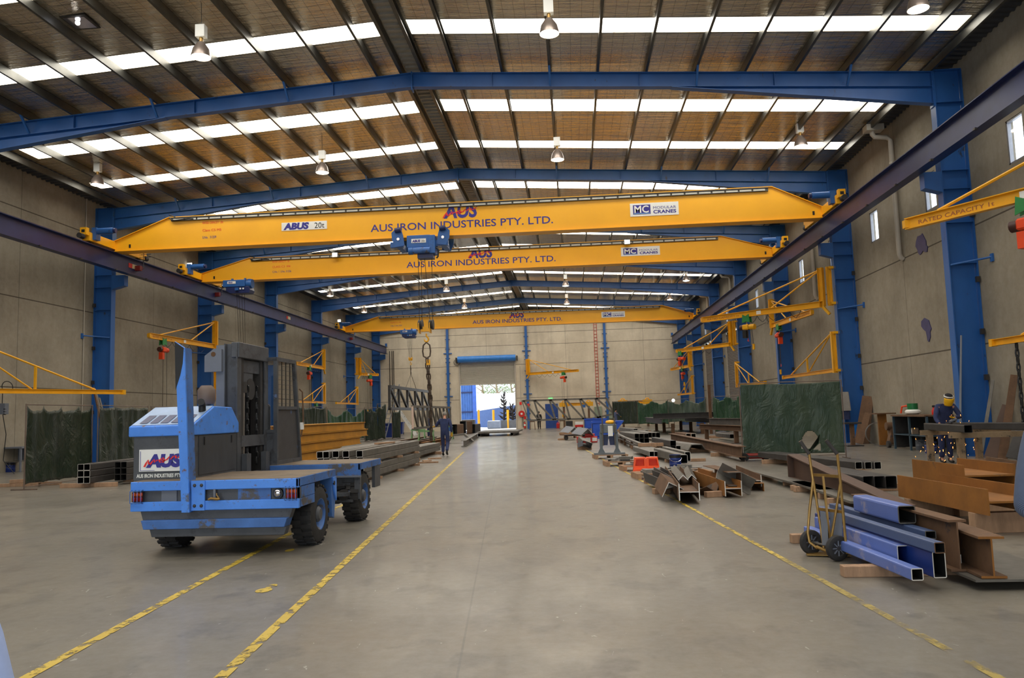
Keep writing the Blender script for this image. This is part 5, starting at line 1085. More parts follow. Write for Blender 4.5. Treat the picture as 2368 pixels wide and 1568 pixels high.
lt=[px(1850,1020,8.7),px(1871,1050,8.7),px(1880,1110,8.68),px(1872,1180,8.66),px(1868,1232,8.64),px(1872,1254,8.62),px(1890,1268,8.58)]
rt=[px(1910,1018,8.34),px(1936,1050,8.32),px(1943,1110,8.3),px(1950,1190,8.28),px(1956,1258,8.26)]
W(MB().tube(lt,.014,9),'frame_tube',GOLD); W(MB().tube(rt,.014,9),'frame_tube',GOLD)
W(MB().tube([px(1881,1112,8.68),px(1893,1190,8.6),px(1905,1268,8.52)],.013,8),'brace_tube',GOLD); W(MB().tube([px(1943,1120,8.3),px(1932,1190,8.34),px(1919,1266,8.38)],.013,8),'brace_tube',GOLD)
W(MB().tube(lt[:2],.02,9),'grip',STEELD); W(MB().tube(rt[:2],.02,9),'grip',STEELD)
W(MB().bar(px(1880,1098,8.68),px(1942,1102,8.3),.012,.03),'cross_bar',GOLD,False); W(MB().bar(px(1892,1177,8.6),px(1949,1184,8.28),.012,.03),'cross_bar',GOLD,False); W(MB().bar(px(1903,1101,8.47),px(1921,1262,8.44),.02,.02),'centre_bar',GOLD,False)
W(MB().tube([wl+V((0,.03,.128)),wr+V((0,.03,.128))],.012,8),'axle',STEEL); 
for a,b in ((1897,1914),(1918,1947)):
    q=[px(a,1183,8.52),px(b,1186,8.45),px(b+1,1262,8.42),px(a+4,1260,8.48)]; W(MB().add(q+[v+V((.01,.02,0)) for v in q],[(0,1,2,3),(7,6,5,4),(0,4,5,1),(1,5,6,2),(2,6,7,3),(3,7,4,0)]),'back_plate',FPLATE,False)
W(MB().prism([(-.22,-.02),(.2,-.12),(.24,.06),(-.18,.16)],((wl.x+wr.x)/2+.06,(wl.y+wr.y)/2+.12,.012),(1,0,0),(0,1,0),(0,0,.008)),'toe_plate',GOLD,False)
q=[px(1953,1254,8.3),px(1968,1256,8.25),px(1967,1283,8.25),px(1952,1280,8.3)]; W(MB().add(q+[v+V((0,.02,0)) for v in q],[(0,1,2,3),(7,6,5,4),(0,4,5,1),(1,5,6,2),(2,6,7,3),(3,7,4,0)]),'side_bracket',GOLD,False)
W(MB().tube([px(1887,1264,8.48),px(1915,1276,8.44)],.016,8),'lower_tube',GOLD)
# ---------------------------------------------------------------- offcut heap on the right of the aisle
OG='offcut heap by the yellow line'
def off(kind,p0,p1,b,h,label,m=RUST,me=BRIGHT,up=(0,0,1)): return beam_thing(kind,V(p0),V(p1),b,h,label,OG,m,me,name='steel_offcut',cat='steel offcut',up=up)
gg=lambda x,y,z:G(x,y,z)
off('a',gg(1536,1116,.22),gg(1556,1140,.15),.28,.28,'bent rusty angle offcut lying leftmost at the front of the heap',RUST,BRIGHT,up=(-.5,0,-1))
off('i',gg(1556,1092,.16),gg(1594,1138,.20),.28,.34,'rusty H section offcut with bright end, front middle of the heap',RUST,BRIGHT,up=(1,0,0))
off('c',gg(1500,1100,.2),gg(1545,1118,.2),.2,.2,'grey channel offcut lying left at the back of the heap',STEELD,STEEL,up=(1,0,.2))
off('c',gg(1520,1088,.22),gg(1562,1112,.22),.16,.16,'second grey channel offcut lying at the back of the heap',STEELD,BRIGHT,up=(1,0,0))
off('a',gg(1612,1135,.05),gg(1650,1118,.22),.22,.26,'rusty angle offcut standing tilted at the front of the heap',RUST,STEEL,up=(0,1,.4))
off('i',gg(1600,1096,.16),gg(1696,1130,.16),.26,.30,'rusty H section offcut with hollow end, front right of the heap',RUSTO,BRIGHT,up=(1,0,0))
off('a',gg(1663,1088,.44),gg(1742,1128,.12),.26,.22,'long angle offcut with yellow chalk leaning across the heap',STEEL,BRIGHT,up=(.3,-.5,1))
off('c',gg(1640,1090,.3),gg(1700,1108,.3),.24,.24,'brown channel offcut lying on the heap behind the leaning angle',RUST,STEEL)
off('i',gg(1690,1088,.18),gg(1745,1112,.18),.22,.26,'H section offcut with bright end at the right of the heap',RUST,BRIGHT,up=(1,0,0))
off('c',gg(1700,1100,.05),gg(1752,1130,.05),.24,.2,'orange rusted channel offcut lowest at the right of the heap',RUSTO,RUSTO)
off('a',gg(1560,1085,.3),gg(1580,1110,.3),.13,.13,'small angle offcut with bright end on top of the heap, left',STEEL,BRIGHT,up=(-1,0,-1))
off('a',gg(1590,1086,.3),gg(1600,1108,.3),.12,.12,'small angle offcut with bright end on top of the heap, right',STEEL,BRIGHT,up=(-1,0,-1))
for px_,py_,l in ((1530,1142,'orange timber packer at the front left of the heap'),(1652,1150,'timber packer at the front middle of the heap'),(1508,1118,'timber packer at the back left of the heap'),(1500,1100,'timber packer farthest left behind the heap')):
    q=G(px_,py_); timber((q.x,q.y+.05),(.32,.12,.10),l,.3)
for px_,py_,l in ((1566,1135,'cross timber under the front H offcuts'),(1705,1136,'cross timber under the right end of the heap')):
    q=G(px_,py_); timber((q.x,q.y+.15),(.6,.1,.05),l,.1)
# ---------------------------------------------------------------- pallets of plates along the aisle
def pallet(px_,py_,w,d,label,rz=.1,h=.13):
    q=G(px_,py_); t=thing('timber_pallet',label,'pallet',(q.x,q.y+d/2,0),rz,'timber pallets'); W=lambda m,n:m.build(n,TIMB,t,world=False)
    for k in range(5): W(MB().cbox((0,-d/2+.06+k*(d-.12)/4,h-.012),(w,.11,.024)),'deck_board')
    for x in (-w/2+.05,0,w/2-.05): W(MB().cbox((x,0,(h-.024)/2),(.09,d,h-.024)),'bearer')
    return t,q
def plates(q,d,h,n,lab,w,rz=.1,seed=1):
    r=random.Random(seed)
    for k in range(n):
        c=(q.x+r.uniform(-w*.33,w*.33),q.y+d/2+r.uniform(-d*.3,d*.3)); sx_,sy_=r.uniform(.18,.38),r.uniform(.14,.3); th=r.choice((.02,.03,.05,.08)); z=h+.001
        o=MB().cbox((0,0,th/2),(sx_,sy_,th)).build('steel_plate',dmat('loose_plate_grey',(.52,.51,.49),rough=.5,metal=.2,var=.2) if k%3 else BRIGHT if k%4==0 else STEEL); o.location=(*c,z+(.0 if k<n*.55 else .05)); o.rotation_euler=(0,0,r.uniform(-.6,.6)); tag(o,lab,'steel plate',lab.split(' lying')[0]+'s '+lab.split('on the')[-1].strip())
for k,(x,y,w,d,l,n) in enumerate(((1412,1061,1.1,.8,'timber pallet under the grey clamp fixture',0),(1440,1078,1.0,.8,'timber pallet of loose plates left of the orange barrier base',12),(1478,1089,.9,.7,'timber pallet at the foot of the orange barrier base',9),(1520,1108,1.0,.8,'timber pallet of plates before the orange barrier base',11),(1590,1104,1.1,.8,'timber pallet of plates right of the blue drum',9),(1330,1013,1.3,1.0,'timber pallet of bright angles, farthest along the aisle',0))):
    t,q=pallet(x,y,w,d,l,.12)
    if n: plates(q,d,.13,n,'loose steel plate lying on the '+l.replace('timber ',''),w,seed=k+3)
# bright angles on the far pallet
for k,(x,y,l) in enumerate(((1316,1003,'bright bent angle on the far pallet, left'),(1345,1008,'bright bent angle on the far pallet, right'))):
    q=G(x,y,.35); q.z=.33; beam_thing('a',q+V((-.2,1.2,.1)),q+V((.3,-.6,.05)),.5,.5,l,'bright angles on the far pallet',FPLATE,BRIGHT,up=(-1,0,-.8))
beam_thing('f',G(1300,1006,.2),G(1352,1004,.2),.8,.05,'rusty plate lying left of the bright angles on the floor',None,RUST)
q=G(1300,1006); timber((q.x+.8,q.y),(2.0,.1,.17),'timber under the rusty plate at the far pallet'); q=G(1300,1018); timber((q.x,q.y),(.5,.12,.1),'timber offcut left of the dark trolley')
q=G(1330,1018); t=thing('low_trolley','dark low trolley with white rope before the far pallet','trolley',(q.x,q.y,0)); MB().cbox((q.x,q.y+.4,.28),(1.2,.7,.05)).build('trolley_deck',BLACK,t)
for a in (-.5,.5):
    for b in (.15,.65): MB().cyl((q.x+a,q.y+b-.03,.12),(q.x+a,q.y+b+.03,.12),.12,14).build('wheel',RUB,t)
q=G(1358,1024); t=thing('red_tool_box','long red toolbox with white labels on the floor','tool box',(q.x,q.y,0)); MB().cbox((q.x,q.y+.3,.16),(1.05,.4,.30)).build('box_body',RED,t,bevel=.02); MB().cbox((q.x+.15,q.y+.35,.38),(.5,.3,.14)).build('upper_tray',RED,t,bevel=.02)
for a in (.05,.38): MB().cbox((q.x+a,q.y+.095,.16),(.24,.01,.18)).build('label_plate',WHITE,t)
q=G(1355,1041); t=thing('tilted_box','tilted steel box with white edge and black open end','steel box',(q.x,q.y,0)); tb=MB().rhs((q.x-.12,q.y+1.2,.36),(q.x+.05,q.y+.1,.22),.42,.24,.03,m=0,me=1,up=(.35,0,1)); tb.build('box_body',[STEEL,BLACK],t); MB().bar((q.x-.32,q.y+.35,.2),(q.x-.14,q.y-.0,.28),.03,.2).build('white_edge',FPLATE,t)
MB().cbox((q.x-.1,q.y+1.0,.1),(.5,.1,.2)).build('support_block',TIMB,t); MB().cbox((q.x+.0,q.y+.35,.05),(.5,.1,.10)).build('support_block',TIMB,t)
# grey clamp fixture on the first pallet
q=G(1412,1061); z0=.13; t=thing('clamp_fixture','grey bolted clamp fixture with a yellow pump on a timber pallet','clamp fixture',(q.x,q.y+.4,z0)); W=lambda m,n,mt,**k:m.build(n,mt,t,**k); cx_,cy_=q.x-.02,q.y+.4
GR=dmat('fixture_grey',(.40,.43,.45),rough=.5,var=.15)
W(MB().cbox((cx_,cy_,z0+.03),(1.02,.6,.06)),'base_plate',GR); W(MB().cbox((cx_,cy_,z0+.86),(.55,.4,.30)),'clamp_head',GR,bevel=.02)
for s in (-1,1):
    W(MB().prism([(-.12,0),(.12,0),(.05,.14),(.05,.7),(-.05,.7),(-.05,.14)],(cx_+s*.26,cy_-.15,z0+.06),(1,0,0),(0,0,1),(0,.06,0)),'upright',GR); W(MB().cyl((cx_+s*.2,cy_-.24,z0+.3),(cx_+s*.2,cy_-.24,z0+1.22),.022,8),'tie_bolt',STEEL)
    W(MB().prism([(-.14,.45),(.14,.45),(.1,.1),(-.1,.1)],(cx_+s*.14,cy_+.02,z0+.2),(1,0,0),(0,0,1),(0,.1,0)),'side_wedge',DBLUE)
W(MB().cbox((cx_+.06,cy_-.22,z0+.78),(.16,.03,.34)),'white_panel',WHITE); W(MB().ball((cx_+.08,cy_,z0+1.07),(.17,.12,.07)),'yellow_pump',YEL,smooth=True)
# orange barrier base
q=G(1496,1091); t=thing('barrier_base','bright orange plastic barrier base with two hollow halves','barrier base',(q.x,q.y,0)); OR=dmat('barrier_orange',(.98,.36,.16),rough=.45,var=.04)
for s in (-1,1):
    m=MB(); P=[(.02,0),(.335,0),(.29,.36),(.02,.36)]
    w_=[(.06,.15),(.29,.15),(.26,.32),(.06,.32)]
    f=lambda p,y:[(q.x+s*a,y,b) for a,b in p]
    v=f(P,q.y)+f(w_,q.y)+f(w_,q.y+.2)+f(P,q.y+.32); m.add(v,[(0,1,5,4),(1,2,6,5),(2,3,7,6),(3,0,4,7),(4,5,9,8),(5,6,10,9),(6,7,11,10),(7,4,8,11),(8,9,10,11),(12,15,14,13),(0,12,13,1),(1,13,14,2),(2,14,15,3),(3,15,12,0)]); m.build('barrier_half',OR,t)
MB().cbox((q.x,q.y+.16,.17),(.05,.3,.34)).build('centre_rib',OR,t); MB().prism([(-.37,0),(.36,0),(.33,.07),(-.34,.07)],(q.x,q.y-.05,0),(1,0,0),(0,0,1),(0,.05,0)).build('front_lip',OR,t)
q=G(1564,1084); bucket((q.x,q.y+.15,0),.155,.36,MIDB,'blue paint drum with black top among the pallets')
# curved ladder like steel frames and tube groups behind the pallets
for k,(o_,l) in enumerate((((1418,1004),'upper'),((1427,1014),'lower'))):
    t=thing('curved_frame','curved rusty steel rail frame lying behind the clamp fixture, %s one'%l,'steel frame',G(*o_)[:],0,'curved frames')
    c0=[G(1422+5*k,990+16*k,.45-.2*k),G(1426+4*k,1002+10*k,.38-.18*k),G(1445,1012+6*k,.35-.15*k),G(1480-6*k,1026+6*k,.33-.14*k)]
    m=MB(); 
    for j in range(3): m.bar(c0[j],c0[j+1],.14,.06)
    m.build('rail',STEEL,t)
    for j in range(1,4):
        p=c0[j]; MB().bar((p.x,p.y,0),(p.x,p.y,p.z-.02),.09,.09).build('leg',RUST,t); p=c0[j].lerp(c0[j-1],.5); MB().bar((p.x,p.y,0),(p.x,p.y,p.z-.02),.09,.09).build('leg',RUST,t)
def group_tubes(pxs,py,z,w,h,L,lab,group,m=STEEL,me=BRIGHT,dx=-.9,rows=1):
    for r_ in range(rows):
        for x in pxs:
            c=G(x,py,z); c.z=z+h/2+r_*h*1.02; tube_thing(c+V((dx*.1,L,0)),c,w,h,lab,group,m,me,.01)
group_tubes((1507.5,1519,1530.5),1056,.09,.160,.165,4.0,'square tube with white end in the row of three behind the orange barrier','three tubes in a row',STEEL,BRIGHT,-2.2)
timber((G(1525,1052).x,G(1525,1052).y+.6),(1.2,.12,.088),'timber under the three square tubes in a row'); timber((G(1525,1052).x-.2,G(1525,1052).y+.9,.262),(.9,.13,.12),'thick timber lying on top of the three square tubes',.05); timber((G(1505,1040).x-.2,G(1505,1040).y+1.2,.0),(1.0,.14,.14),'thick timber behind the three square tubes',.05)
group_tubes((1544,),1057,.09,.160,.165,4.0,'square tube lying right of the three in a row',None,STEEL,STEEL,-2.0)
group_tubes((1581,),1072,.09,.23,.24,4.2,'large square tube pointing at the blue drum, right one',None,STEEL,BRIGHT,-2.6); group_tubes((1591,),1067,.09,.16,.27,3.6,'large square tube with white end right of the blue drum',None,STEEL,BRIGHT,-2.4)
timber((G(1590,1070).x,G(1590,1070).y+.5),(1.2,.12,.085),'timber under the large square tubes by the blue drum')
group_tubes((1557,1569),1041,.1,.18,.16,3.5,'square tube in the pair behind the row of three','pair of tubes',STEELD,BRIGHT,-2.0); group_tubes((1557,),1032,.272,.2,.2,4.0,'dark tube lying on top of the pair of tubes',None,STEELD,STEELD,-2.6)
timber((G(1562,1040).x-.3,G(1562,1040).y+.9),(1.3,.12,.095),'timber under the pair of tubes'); timber((G(1562,1040).x-.6,G(1562,1040).y+1.2,.263),(.5,.12,.008),'thin spacer on the pair of tubes')
c=G(1612,1041,.1); t=thing('hexagonal_section','open six sided steel section lying beside the long beam','steel section',c[:]); pr=[(a*.72,b*.6) for a,b in [(-.45,0),(-.28,.34),(.28,.34),(.45,0),(.40,0),(.25,.30),(-.25,.30),(-.40,0)]][::-1]
MB().sec([(x,y) for x,y in pr],c+V((-.5,4.0,0)),c).build('section_body',STEEL,t)
timber((c.x-.2,c.y+.6),(1.5,.12,.098),'timber under the six sided section, near'); timber((c.x-.4,c.y+2.9),(1.2,.12,.098),'timber under the six sided section, far')
group_tubes((1470,),1002,.2,.26,.26,6,'heavy square tube with white end behind the curved frames',None,STEEL,BRIGHT,-5); group_tubes((1495,),1003,.2,.2,.2,6,'lighter square tube right of the heavy one',None,STEEL,BRIGHT,-5)
group_tubes((1504,1513,1522),1012,.15,.205,.25,6,'square tube in the far row near the trestle table','far row of tubes',STEEL,STEELD,-5.0)
group_tubes((1474,1485,1496),1024,.12,.205,.20,4.5,'square tube in the double layer left of the long rusty beam','double layer of tubes',STEEL,STEELD,-4.0,2); timber((G(1487,1024).x-.3,G(1487,1024).y+.6),(1.3,.12,.115),'timber under the double layer of tubes, near'); timber((G(1487,1024).x-.3,G(1487,1024).y+3.8),(1.0,.12,.115),'timber under the double layer of tubes, far')
for x,y,l,z in ((1470,1002,'heavy square tube',.195),(1497,1003,'lighter square tube',.195),(1513,1012,'far row of tubes',.145)): 
    q=G(x,y); timber((q.x-.4,q.y+.7),(1.4,.14,z),'timber under the '+l+', near end'); timber((q.x-.4,q.y+5.2),(1.2,.14,z),'timber under the '+l+', far end')
a,b=G(1552,1018,.12),G(1716,1058,.12); beam_thing('i',a+V((0,0,.16)),b+V((0,0,.16)),.25,.32,'long rusty I beam lying on packers left of the big screen',None,RUST,RUST,t1=.02)
for f in (.05,.5,.8): q=a.lerp(b,f); timber((q.x,q.y),(.7,.12,.118),'timber packer under the long rusty beam, '+{.05:'far end',.5:'middle',.8:'near end'}[f])
for k,x in enumerate((1592,1604)):
    c=G(x,1012,.05); tube_thing(c+V((-.2,3,.10)),c+V((0,0,.10)),.26,.24,'short bright ended tube on the floor under the trestle table, %s'%('left','right')[k],'short tubes under the table',RUST,BRIGHT,.02)
# ---------------------------------------------------------------- trestle tables
def table(x0,y0,x1,y1,h,label,legs,m=STEELD):
    t=thing('trestle_table',label,'table',((x0+x1)/2,(y0+y1)/2,0)); MB().box((x0,y0,h-.05),(x1,y1,h)).build('table_top',m,t)
    for x in (x0+.1,x1-.1): MB().ibeam((x,y0,h-.2),(x,y1,h-.2),.15,.3,.02,.014).build('top_bearer',m,t)
    for x,y in legs: o=MB().bar((x,y,.02),(x,y,h-.34),.2,.2).build('leg',RUST,t); MB().cbox((x,y,.01),(.4,.4,.02)).build('foot_plate',RUST,o)
    return t
table(5.3,49.4,8.4,60,1.02,'long dark trestle table before the plastic curtains',((6.1,49.7),(7.9,49.7),(6.1,54.5),(7.9,54.5),(6.1,59.5),(7.9,59.5)))
beam_thing('i',(5.0,50.5,1.17),(8.8,50.0,1.17),.25,.3,'dark beam lying across the near end of the long trestle table',None,STEELD)
t=thing('trestle_table','short trestle bench with a rusty beam top left of the big screen','table',(6.7,37.3,0)); MB().ibeam((6.3,40.5,.66),(7.2,34.0,.66),.25,.24).build('table_top',RUST,t)
for x,y in ((6.46,39.4),(7.04,35.2)): o=MB().bar((x,y,.02),(x,y,.54),.18,.18).build('leg',RUST,t); MB().cbox((x,y,.01),(.45,.4,.02)).build('foot_plate',STEELD,o)
beam_thing('i',(6.55,38.9,.93),(7.5,35.0,.93),.3,.30,'grey beam lying on the short trestle bench',None,STEEL)
group_tubes((1693,),1014,.12,.2,.2,3,'white ended tube on the floor behind the short trestle bench',None,STEEL,BRIGHT,-1.2); q=G(1672,1014); timber((q.x,q.y+1),(1.2,.3,.115),'rusty scrap timber behind the short trestle bench',.1)
t=thing('gas_cylinder_rack','narrow dark post with a blue and yellow notice behind the long table','post',(0,0,0)); q=G(1645,1003); t.location=(q.x,q.y,0); MB().bar((q.x,q.y,0),(q.x,q.y,3.0),.16,.16).build('post_shaft',RUST,t); 
p=AY(1648,980,q.y); MB().cbox((p.x+.12,q.y-.1,p.z),(.3,.03,.5)).build('blue_notice',dmat('notice_blue',(.45,.6,1.),rough=.4),t); MB().cbox((p.x+.5,q.y-.1,p.z+.04),(.3,.03,.5)).build('yellow_notice',YEL,t); MB().box((p.x+.02,q.y-.09,p.z-.28),(p.x+.65,q.y-.03,p.z+.3)).build('notice_board',STEELD,t)
# red floor jack under the big screen
q=G(1745,1066); t=thing('floor_jack','red and black low trolley jack standing under the big green screen','jack',(q.x,q.y,0)); MB().cbox((q.x+.08,q.y+.25,.13),(.62,.38,.15)).build('jack_body',dmat('jack_red',(.55,.13,.09),rough=.5,wear=((.1,.06,.05),.3,5)),t,bevel=.03); MB().bar((q.x-.2,q.y+.02,.13),(q.x+.55,q.y+.02,.12),.03,.035).build('side_bar',STEELD,t)
for a,b,r_ in ((-.25,.08,.11),(-.25,.42,.11),(.36,.1,.07),(.36,.4,.07)): MB().cyl((q.x+a,q.y+b-.04,r_),(q.x+a,q.y+b+.04,r_),r_,16).build('wheel',RUB,t)
MB().prism([(.36,.04),(.56,.06),(.6,.14),(.52,.2),(.36,.2)],(q.x,q.y+.1,0),(1,0,0),(0,0,1),(0,.3,0)).build('jack_nose',BLACK,t)
# ---------------------------------------------------------------- blue skips
def skip(px0,px1,pyb,pyt,label,d=1.6):
    a,b=G(px0,pyb),G(px1,pyb); y=(a.y+b.y)/2; h=AY((px0+px1)/2,pyt,y).z; x0,x1=a.x,b.x; t=thing('blue_skip',label,'skip bin',((x0+x1)/2,y,0),0,'blue skips'); SB=dmat('skip_blue',(.13,.33,.78),rough=.45,wear=((.1,.12,.18),.15,3))
    th=.03; m=MB(); m.box((x0,y,.12),(x1,y+th,h)).box((x0,y+d-th,.12),(x1,y+d,h)).box((x0,y,.12),(x0+th,y+d,h)).box((x1-th,y,.12),(x1,y+d,h)).box((x0,y,.12),(x1,y+d,.15)); m.build('skip_body',SB,t)
    MB().box((x0-.05,y-.05,h-.1),(x1+.05,y,h)).build('rim',SB,t); MB().prism([(x1,h),(x1+.45,h),(x1+.3,h-.2),(x1,h*.45)],(0,y,0),(1,0,0),(0,0,1),(0,d,0)).build('pouring_lip',SB,t); MB().box(((x0+x1)/2-.06,y-.04,.12),((x0+x1)/2+.1,y,h+.08)).build('front_rib',SB,t)
    for x in (x0+.2,x1-.4): MB().box((x,y-.01,0),(x+.2,y+d,.12)).build('fork_pocket',SB,t)
skip(1352,1395,994,968,'blue steel skip standing behind the other skip',2.0); skip(1370,1428,1014,974,'blue steel skip with pouring lip behind the clamp fixture',1.8)
# ---------------------------------------------------------------- grinder's corner
q0,q1=G(2148,1075),G(2232,1093); t=thing('sawhorse_bench','rough work trestle on posts carrying tubes at the grinder','trestle',(9,19.5,0)); WOODD=dmat('burnt_timber',(.52,.44,.34),rough=.9,var=.3,wear=((.05,.045,.04),.3,5),bump=.3)
a=AY(2133,1010,20.2); b=AY(2375,1022,18.2); zt=.86
MB().bar((8.55,20.3,zt-.06),(10.6,20.3,zt-.06),.12,.12).build('top_bar',WOODD,t); MB().bar((8.3,18.25,zt-.06),(10.6,18.25,zt-.06),.12,.12).build('top_bar',WOODD,t)
for x,y in ((8.75,20.3),(8.52,18.25),(9.85,20.2),(10.4,18.25)): MB().bar((x,y,0),(x,y,zt-.12),.13,.13).build('leg',WOODD,t)
MB().box((9.4,20.0,.08),(10.3,20.3,.14)).build('foot_rail',TIMB,t)
za=zt+.085
c=AY(2250,990,17.95); tube_thing((8.85,20.6,za+.0),(c.x-.1,17.95,za),.17,.17,'dark square tube on the trestle, nearest the grinder','tubes on the trestle',STEELD,STEELD)
tube_thing((9.35,20.6,za),(10.55,17.95,za),.17,.17,'dark square tube on the trestle with skew white end, right one','tubes on the trestle',STEELD,BRIGHT)
t=thing('shelf_cabinet','open steel cabinet with shelf against the right wall behind the grinder','cabinet',(11.35,27.2,0)); cb=dmat('cabinet_teal',(.20,.28,.33),rough=.5)
X0,X1,Y0,Y1=11.2-.35,11.68,25.3,27.9
for y in (Y0,Y1-.04,(Y0+Y1)/2): MB().box((X0,y,0),(X0+.06,y+.06,1.12)).build('post',cb,t)
MB().box((X0-.05,Y0,1.10),(X1,Y1,1.15)).build('cabinet_top',RUST,t); MB().box((X0,Y0,.48),(X1,Y1,.51)).build('shelf',cb,t); MB().box((X1-.02,Y0,.1),(X1,Y1,1.1)).build('back_panel',STEELD,t); MB().box((X0+.02,Y1-.02,.05),(X1,Y1,1.1)).build('side_panel',STEELD,t)
q=AX(2110,950,11.3); t=thing('gas_bottle','short grey gas bottle with green collar standing on the cabinet','gas bottle',(11.3,27.3,1.15)); MB().lathe([(0,1.15),(.16,1.15),(.24,1.2),(.25,1.26),(.2,1.31),(.12,1.33),(0,1.33)],(11.3,27.3,0),n=20).build('bottle_body',WHITE,t,smooth=True); MB().lathe([(.16,1.31),(.165,1.31),(.165,1.52),(.155,1.52),(.155,1.31)],(11.3,27.3,0),n=20).build('collar',dmat('collar_green',(.08,.42,.22),rough=.4),t,smooth=True); MB().tube([(11.2,27.4,1.45),(11.08,27.6,1.42),(11.05,27.65,1.2)],.03,8).build('valve',ORNG,t)
t=thing('red_bottle','small red bottle with black cap standing on the cabinet','bottle',(11.3,25.75,1.15)); MB().lathe([(0,1.15),(.065,1.15),(.07,1.17),(.07,1.27),(.035,1.34),(.03,1.39),(0,1.39)],(11.3,25.75,0),n=16).build('bottle_body',RED,t,smooth=True); MB().lathe([(.05,1.385),(.05,1.44),(0,1.45)],(11.3,25.75,0),n=14).build('cap',BLACK,t)
bucket((11.35,26.9,0),.2,.42,FPLATE,'grey steel drum under the cabinet shelf','steel_drum'); bucket((10.75,24.9,0),.17,.34,MIDB,'blue drum with white lettering beside the cabinet, behind the grinder')
t=thing('small_carton','small carton on the cabinet shelf','carton',(11.25,27.2,.51)); MB().box((11.15,27.1,.51),(11.35,27.35,.70)).build('carton_body',dmat('carton',(.7,.6,.5),rough=.8),t); MB().box((11.145,27.15,.56),(11.15,27.3,.66)).build('carton_label',WHITE,t)
# pieces leaning on the right wall
c=G(2025,1028); c=V((c.x-.05,c.y-.4,0)); R=.42; o=MB().lathe([(R,-.14),(R,.14),(R-.02,.14),(R-.02,-.14),(R,-.14)],(c.x,c.y,R),(.25,.97,0),36).build('pipe_ring',STEEL,smooth=True); tag(o,'large rolled steel ring standing on edge by the right wall','pipe ring')
def lean(pa,pb,w,label,m=RUST,name='leaning_plate',cat='steel plate',t_=.03):
    pa,pb=V(pa),V(pb); d=pb-pa; o=MB().bar(V((0,0,0)),d,w,t_,up=(-.55,-.8,.2),w1=w*.75).build(name,m); o.location=pa; return tag(o,label,cat,'pieces leaning on the right wall')
q=G(2026,1027); lean((11.2,31.95,.02),(11.62,32.1,1.85),.55,'tall rusty pointed plate leaning behind the steel ring'); lean((10.98,31.6,.02),(11.45,31.75,1.2),.3,'short rusty plate leaning left of the steel ring')
t=thing('tee_stand','orange rusted tee shaped stand right of the steel ring','stand',(11.3,29.8,0)); y=29.75; MB().box((11.05,y-.05,.04),(11.35,y+.03,1.16)).build('stand_post',RUSTO,t); MB().box((10.85,y-.3,1.16),(11.6,y+.3,1.2)).build('stand_top',RUST,t); MB().box((10.95,y-.25,0),(11.5,y+.25,.04)).build('stand_base',STEEL,t)
t=thing('roller_stand','rusty cast roller stand with wheels between tee stand and cabinet','roller stand',(11.2,28.7,0)); y=28.65; MB().prism([(-.25,.1),(.25,.1),(.14,.5),(.14,.66),(-.14,.66),(-.14,.5)],(11.2,y,0),(1,0,0),(0,0,1),(0,.25,0)).build('stand_body',RUST,t,bevel=.02); MB().cyl((10.95,y+.12,.74),(11.45,y+.12,.74),.14,16).build('roller',RUST,t,smooth=True)
for a in (-.25,.25): MB().cyl((11.2+a-.05,y-.02,.12),(11.2+a+.05,y-.02,.12),.12,14).build('wheel',STEELD,t)
a_=(AX(2262,1085,10.8),)
for k,(bx_,by_,tx,ty,tz,w,l,m) in enumerate(((10.5,22.6,11.0,23.0,3.4,.06,'long thin pipe leaning on the nearest right column',FPLATE),(11.0,22.5,11.55,22.6,2.1,.1,'shorter thin bar leaning on the nearest right column',STEEL),(11.1,21.6,11.64,21.7,2.2,.22,'rusty flat bar leaning on the wall right of the nearest column',RUST),(11.0,20.6,11.6,20.8,1.9,.14,'dark bar leaning on the wall beside the chain',STEELD),(11.2,20.9,11.6,21.1,.9,.7,'dark low plate leaning on the wall behind the trestle',STEELD),(11.0,22.0,11.6,22.1,1.4,.3,'brown plate leaning just right of the nearest column',BRN),(10.9,19.8,11.6,19.9,1.5,.2,'rusty plate leaning at the right edge behind the blue shirt',RUST))):
    lean((bx_,by_,.02),(tx,ty,tz),w,l,m,'leaning_bar' if w<.2 else 'leaning_plate','steel bar' if w<.2 else 'steel plate',min(.03,w))
t=thing('display_board','bright blue flat panel standing against the second right column base','board',(11.3,32.6,0)); p0,p1=G(1963,1022),G(1999,1021); MB().box((10.95,32.45,.02),(11.62,32.5,.72)).build('board_face',dmat('panel_blue',(.10,.45,.78),rough=.4),t); MB().box((10.95,32.42,0),(11.62,32.55,.02)).build('panel_foot',WHITE,t); MB().box((11.3,32.43,.74),(11.42,32.5,.84)).build('red_switch',RED,t); MB().box((11.34,32.47,.7),(11.38,32.5,.75)).build('switch_post',STEELD,t)
t=thing('bench_stand','narrow dark tee bench beside the big screen, left of the blue panel','stand',(10.2,30.3,0)); MB().box((9.7,30.1,.82),(10.6,30.6,.88)).build('stand_top',STEELD,t); MB().bar((10.3,30.3,.04),(10.3,30.3,.82),.14,.14).build('stand_post',RUST,t); MB().box((10.0,30.0,0),(10.6,30.6,.04)).build('stand_base',STEELD,t)
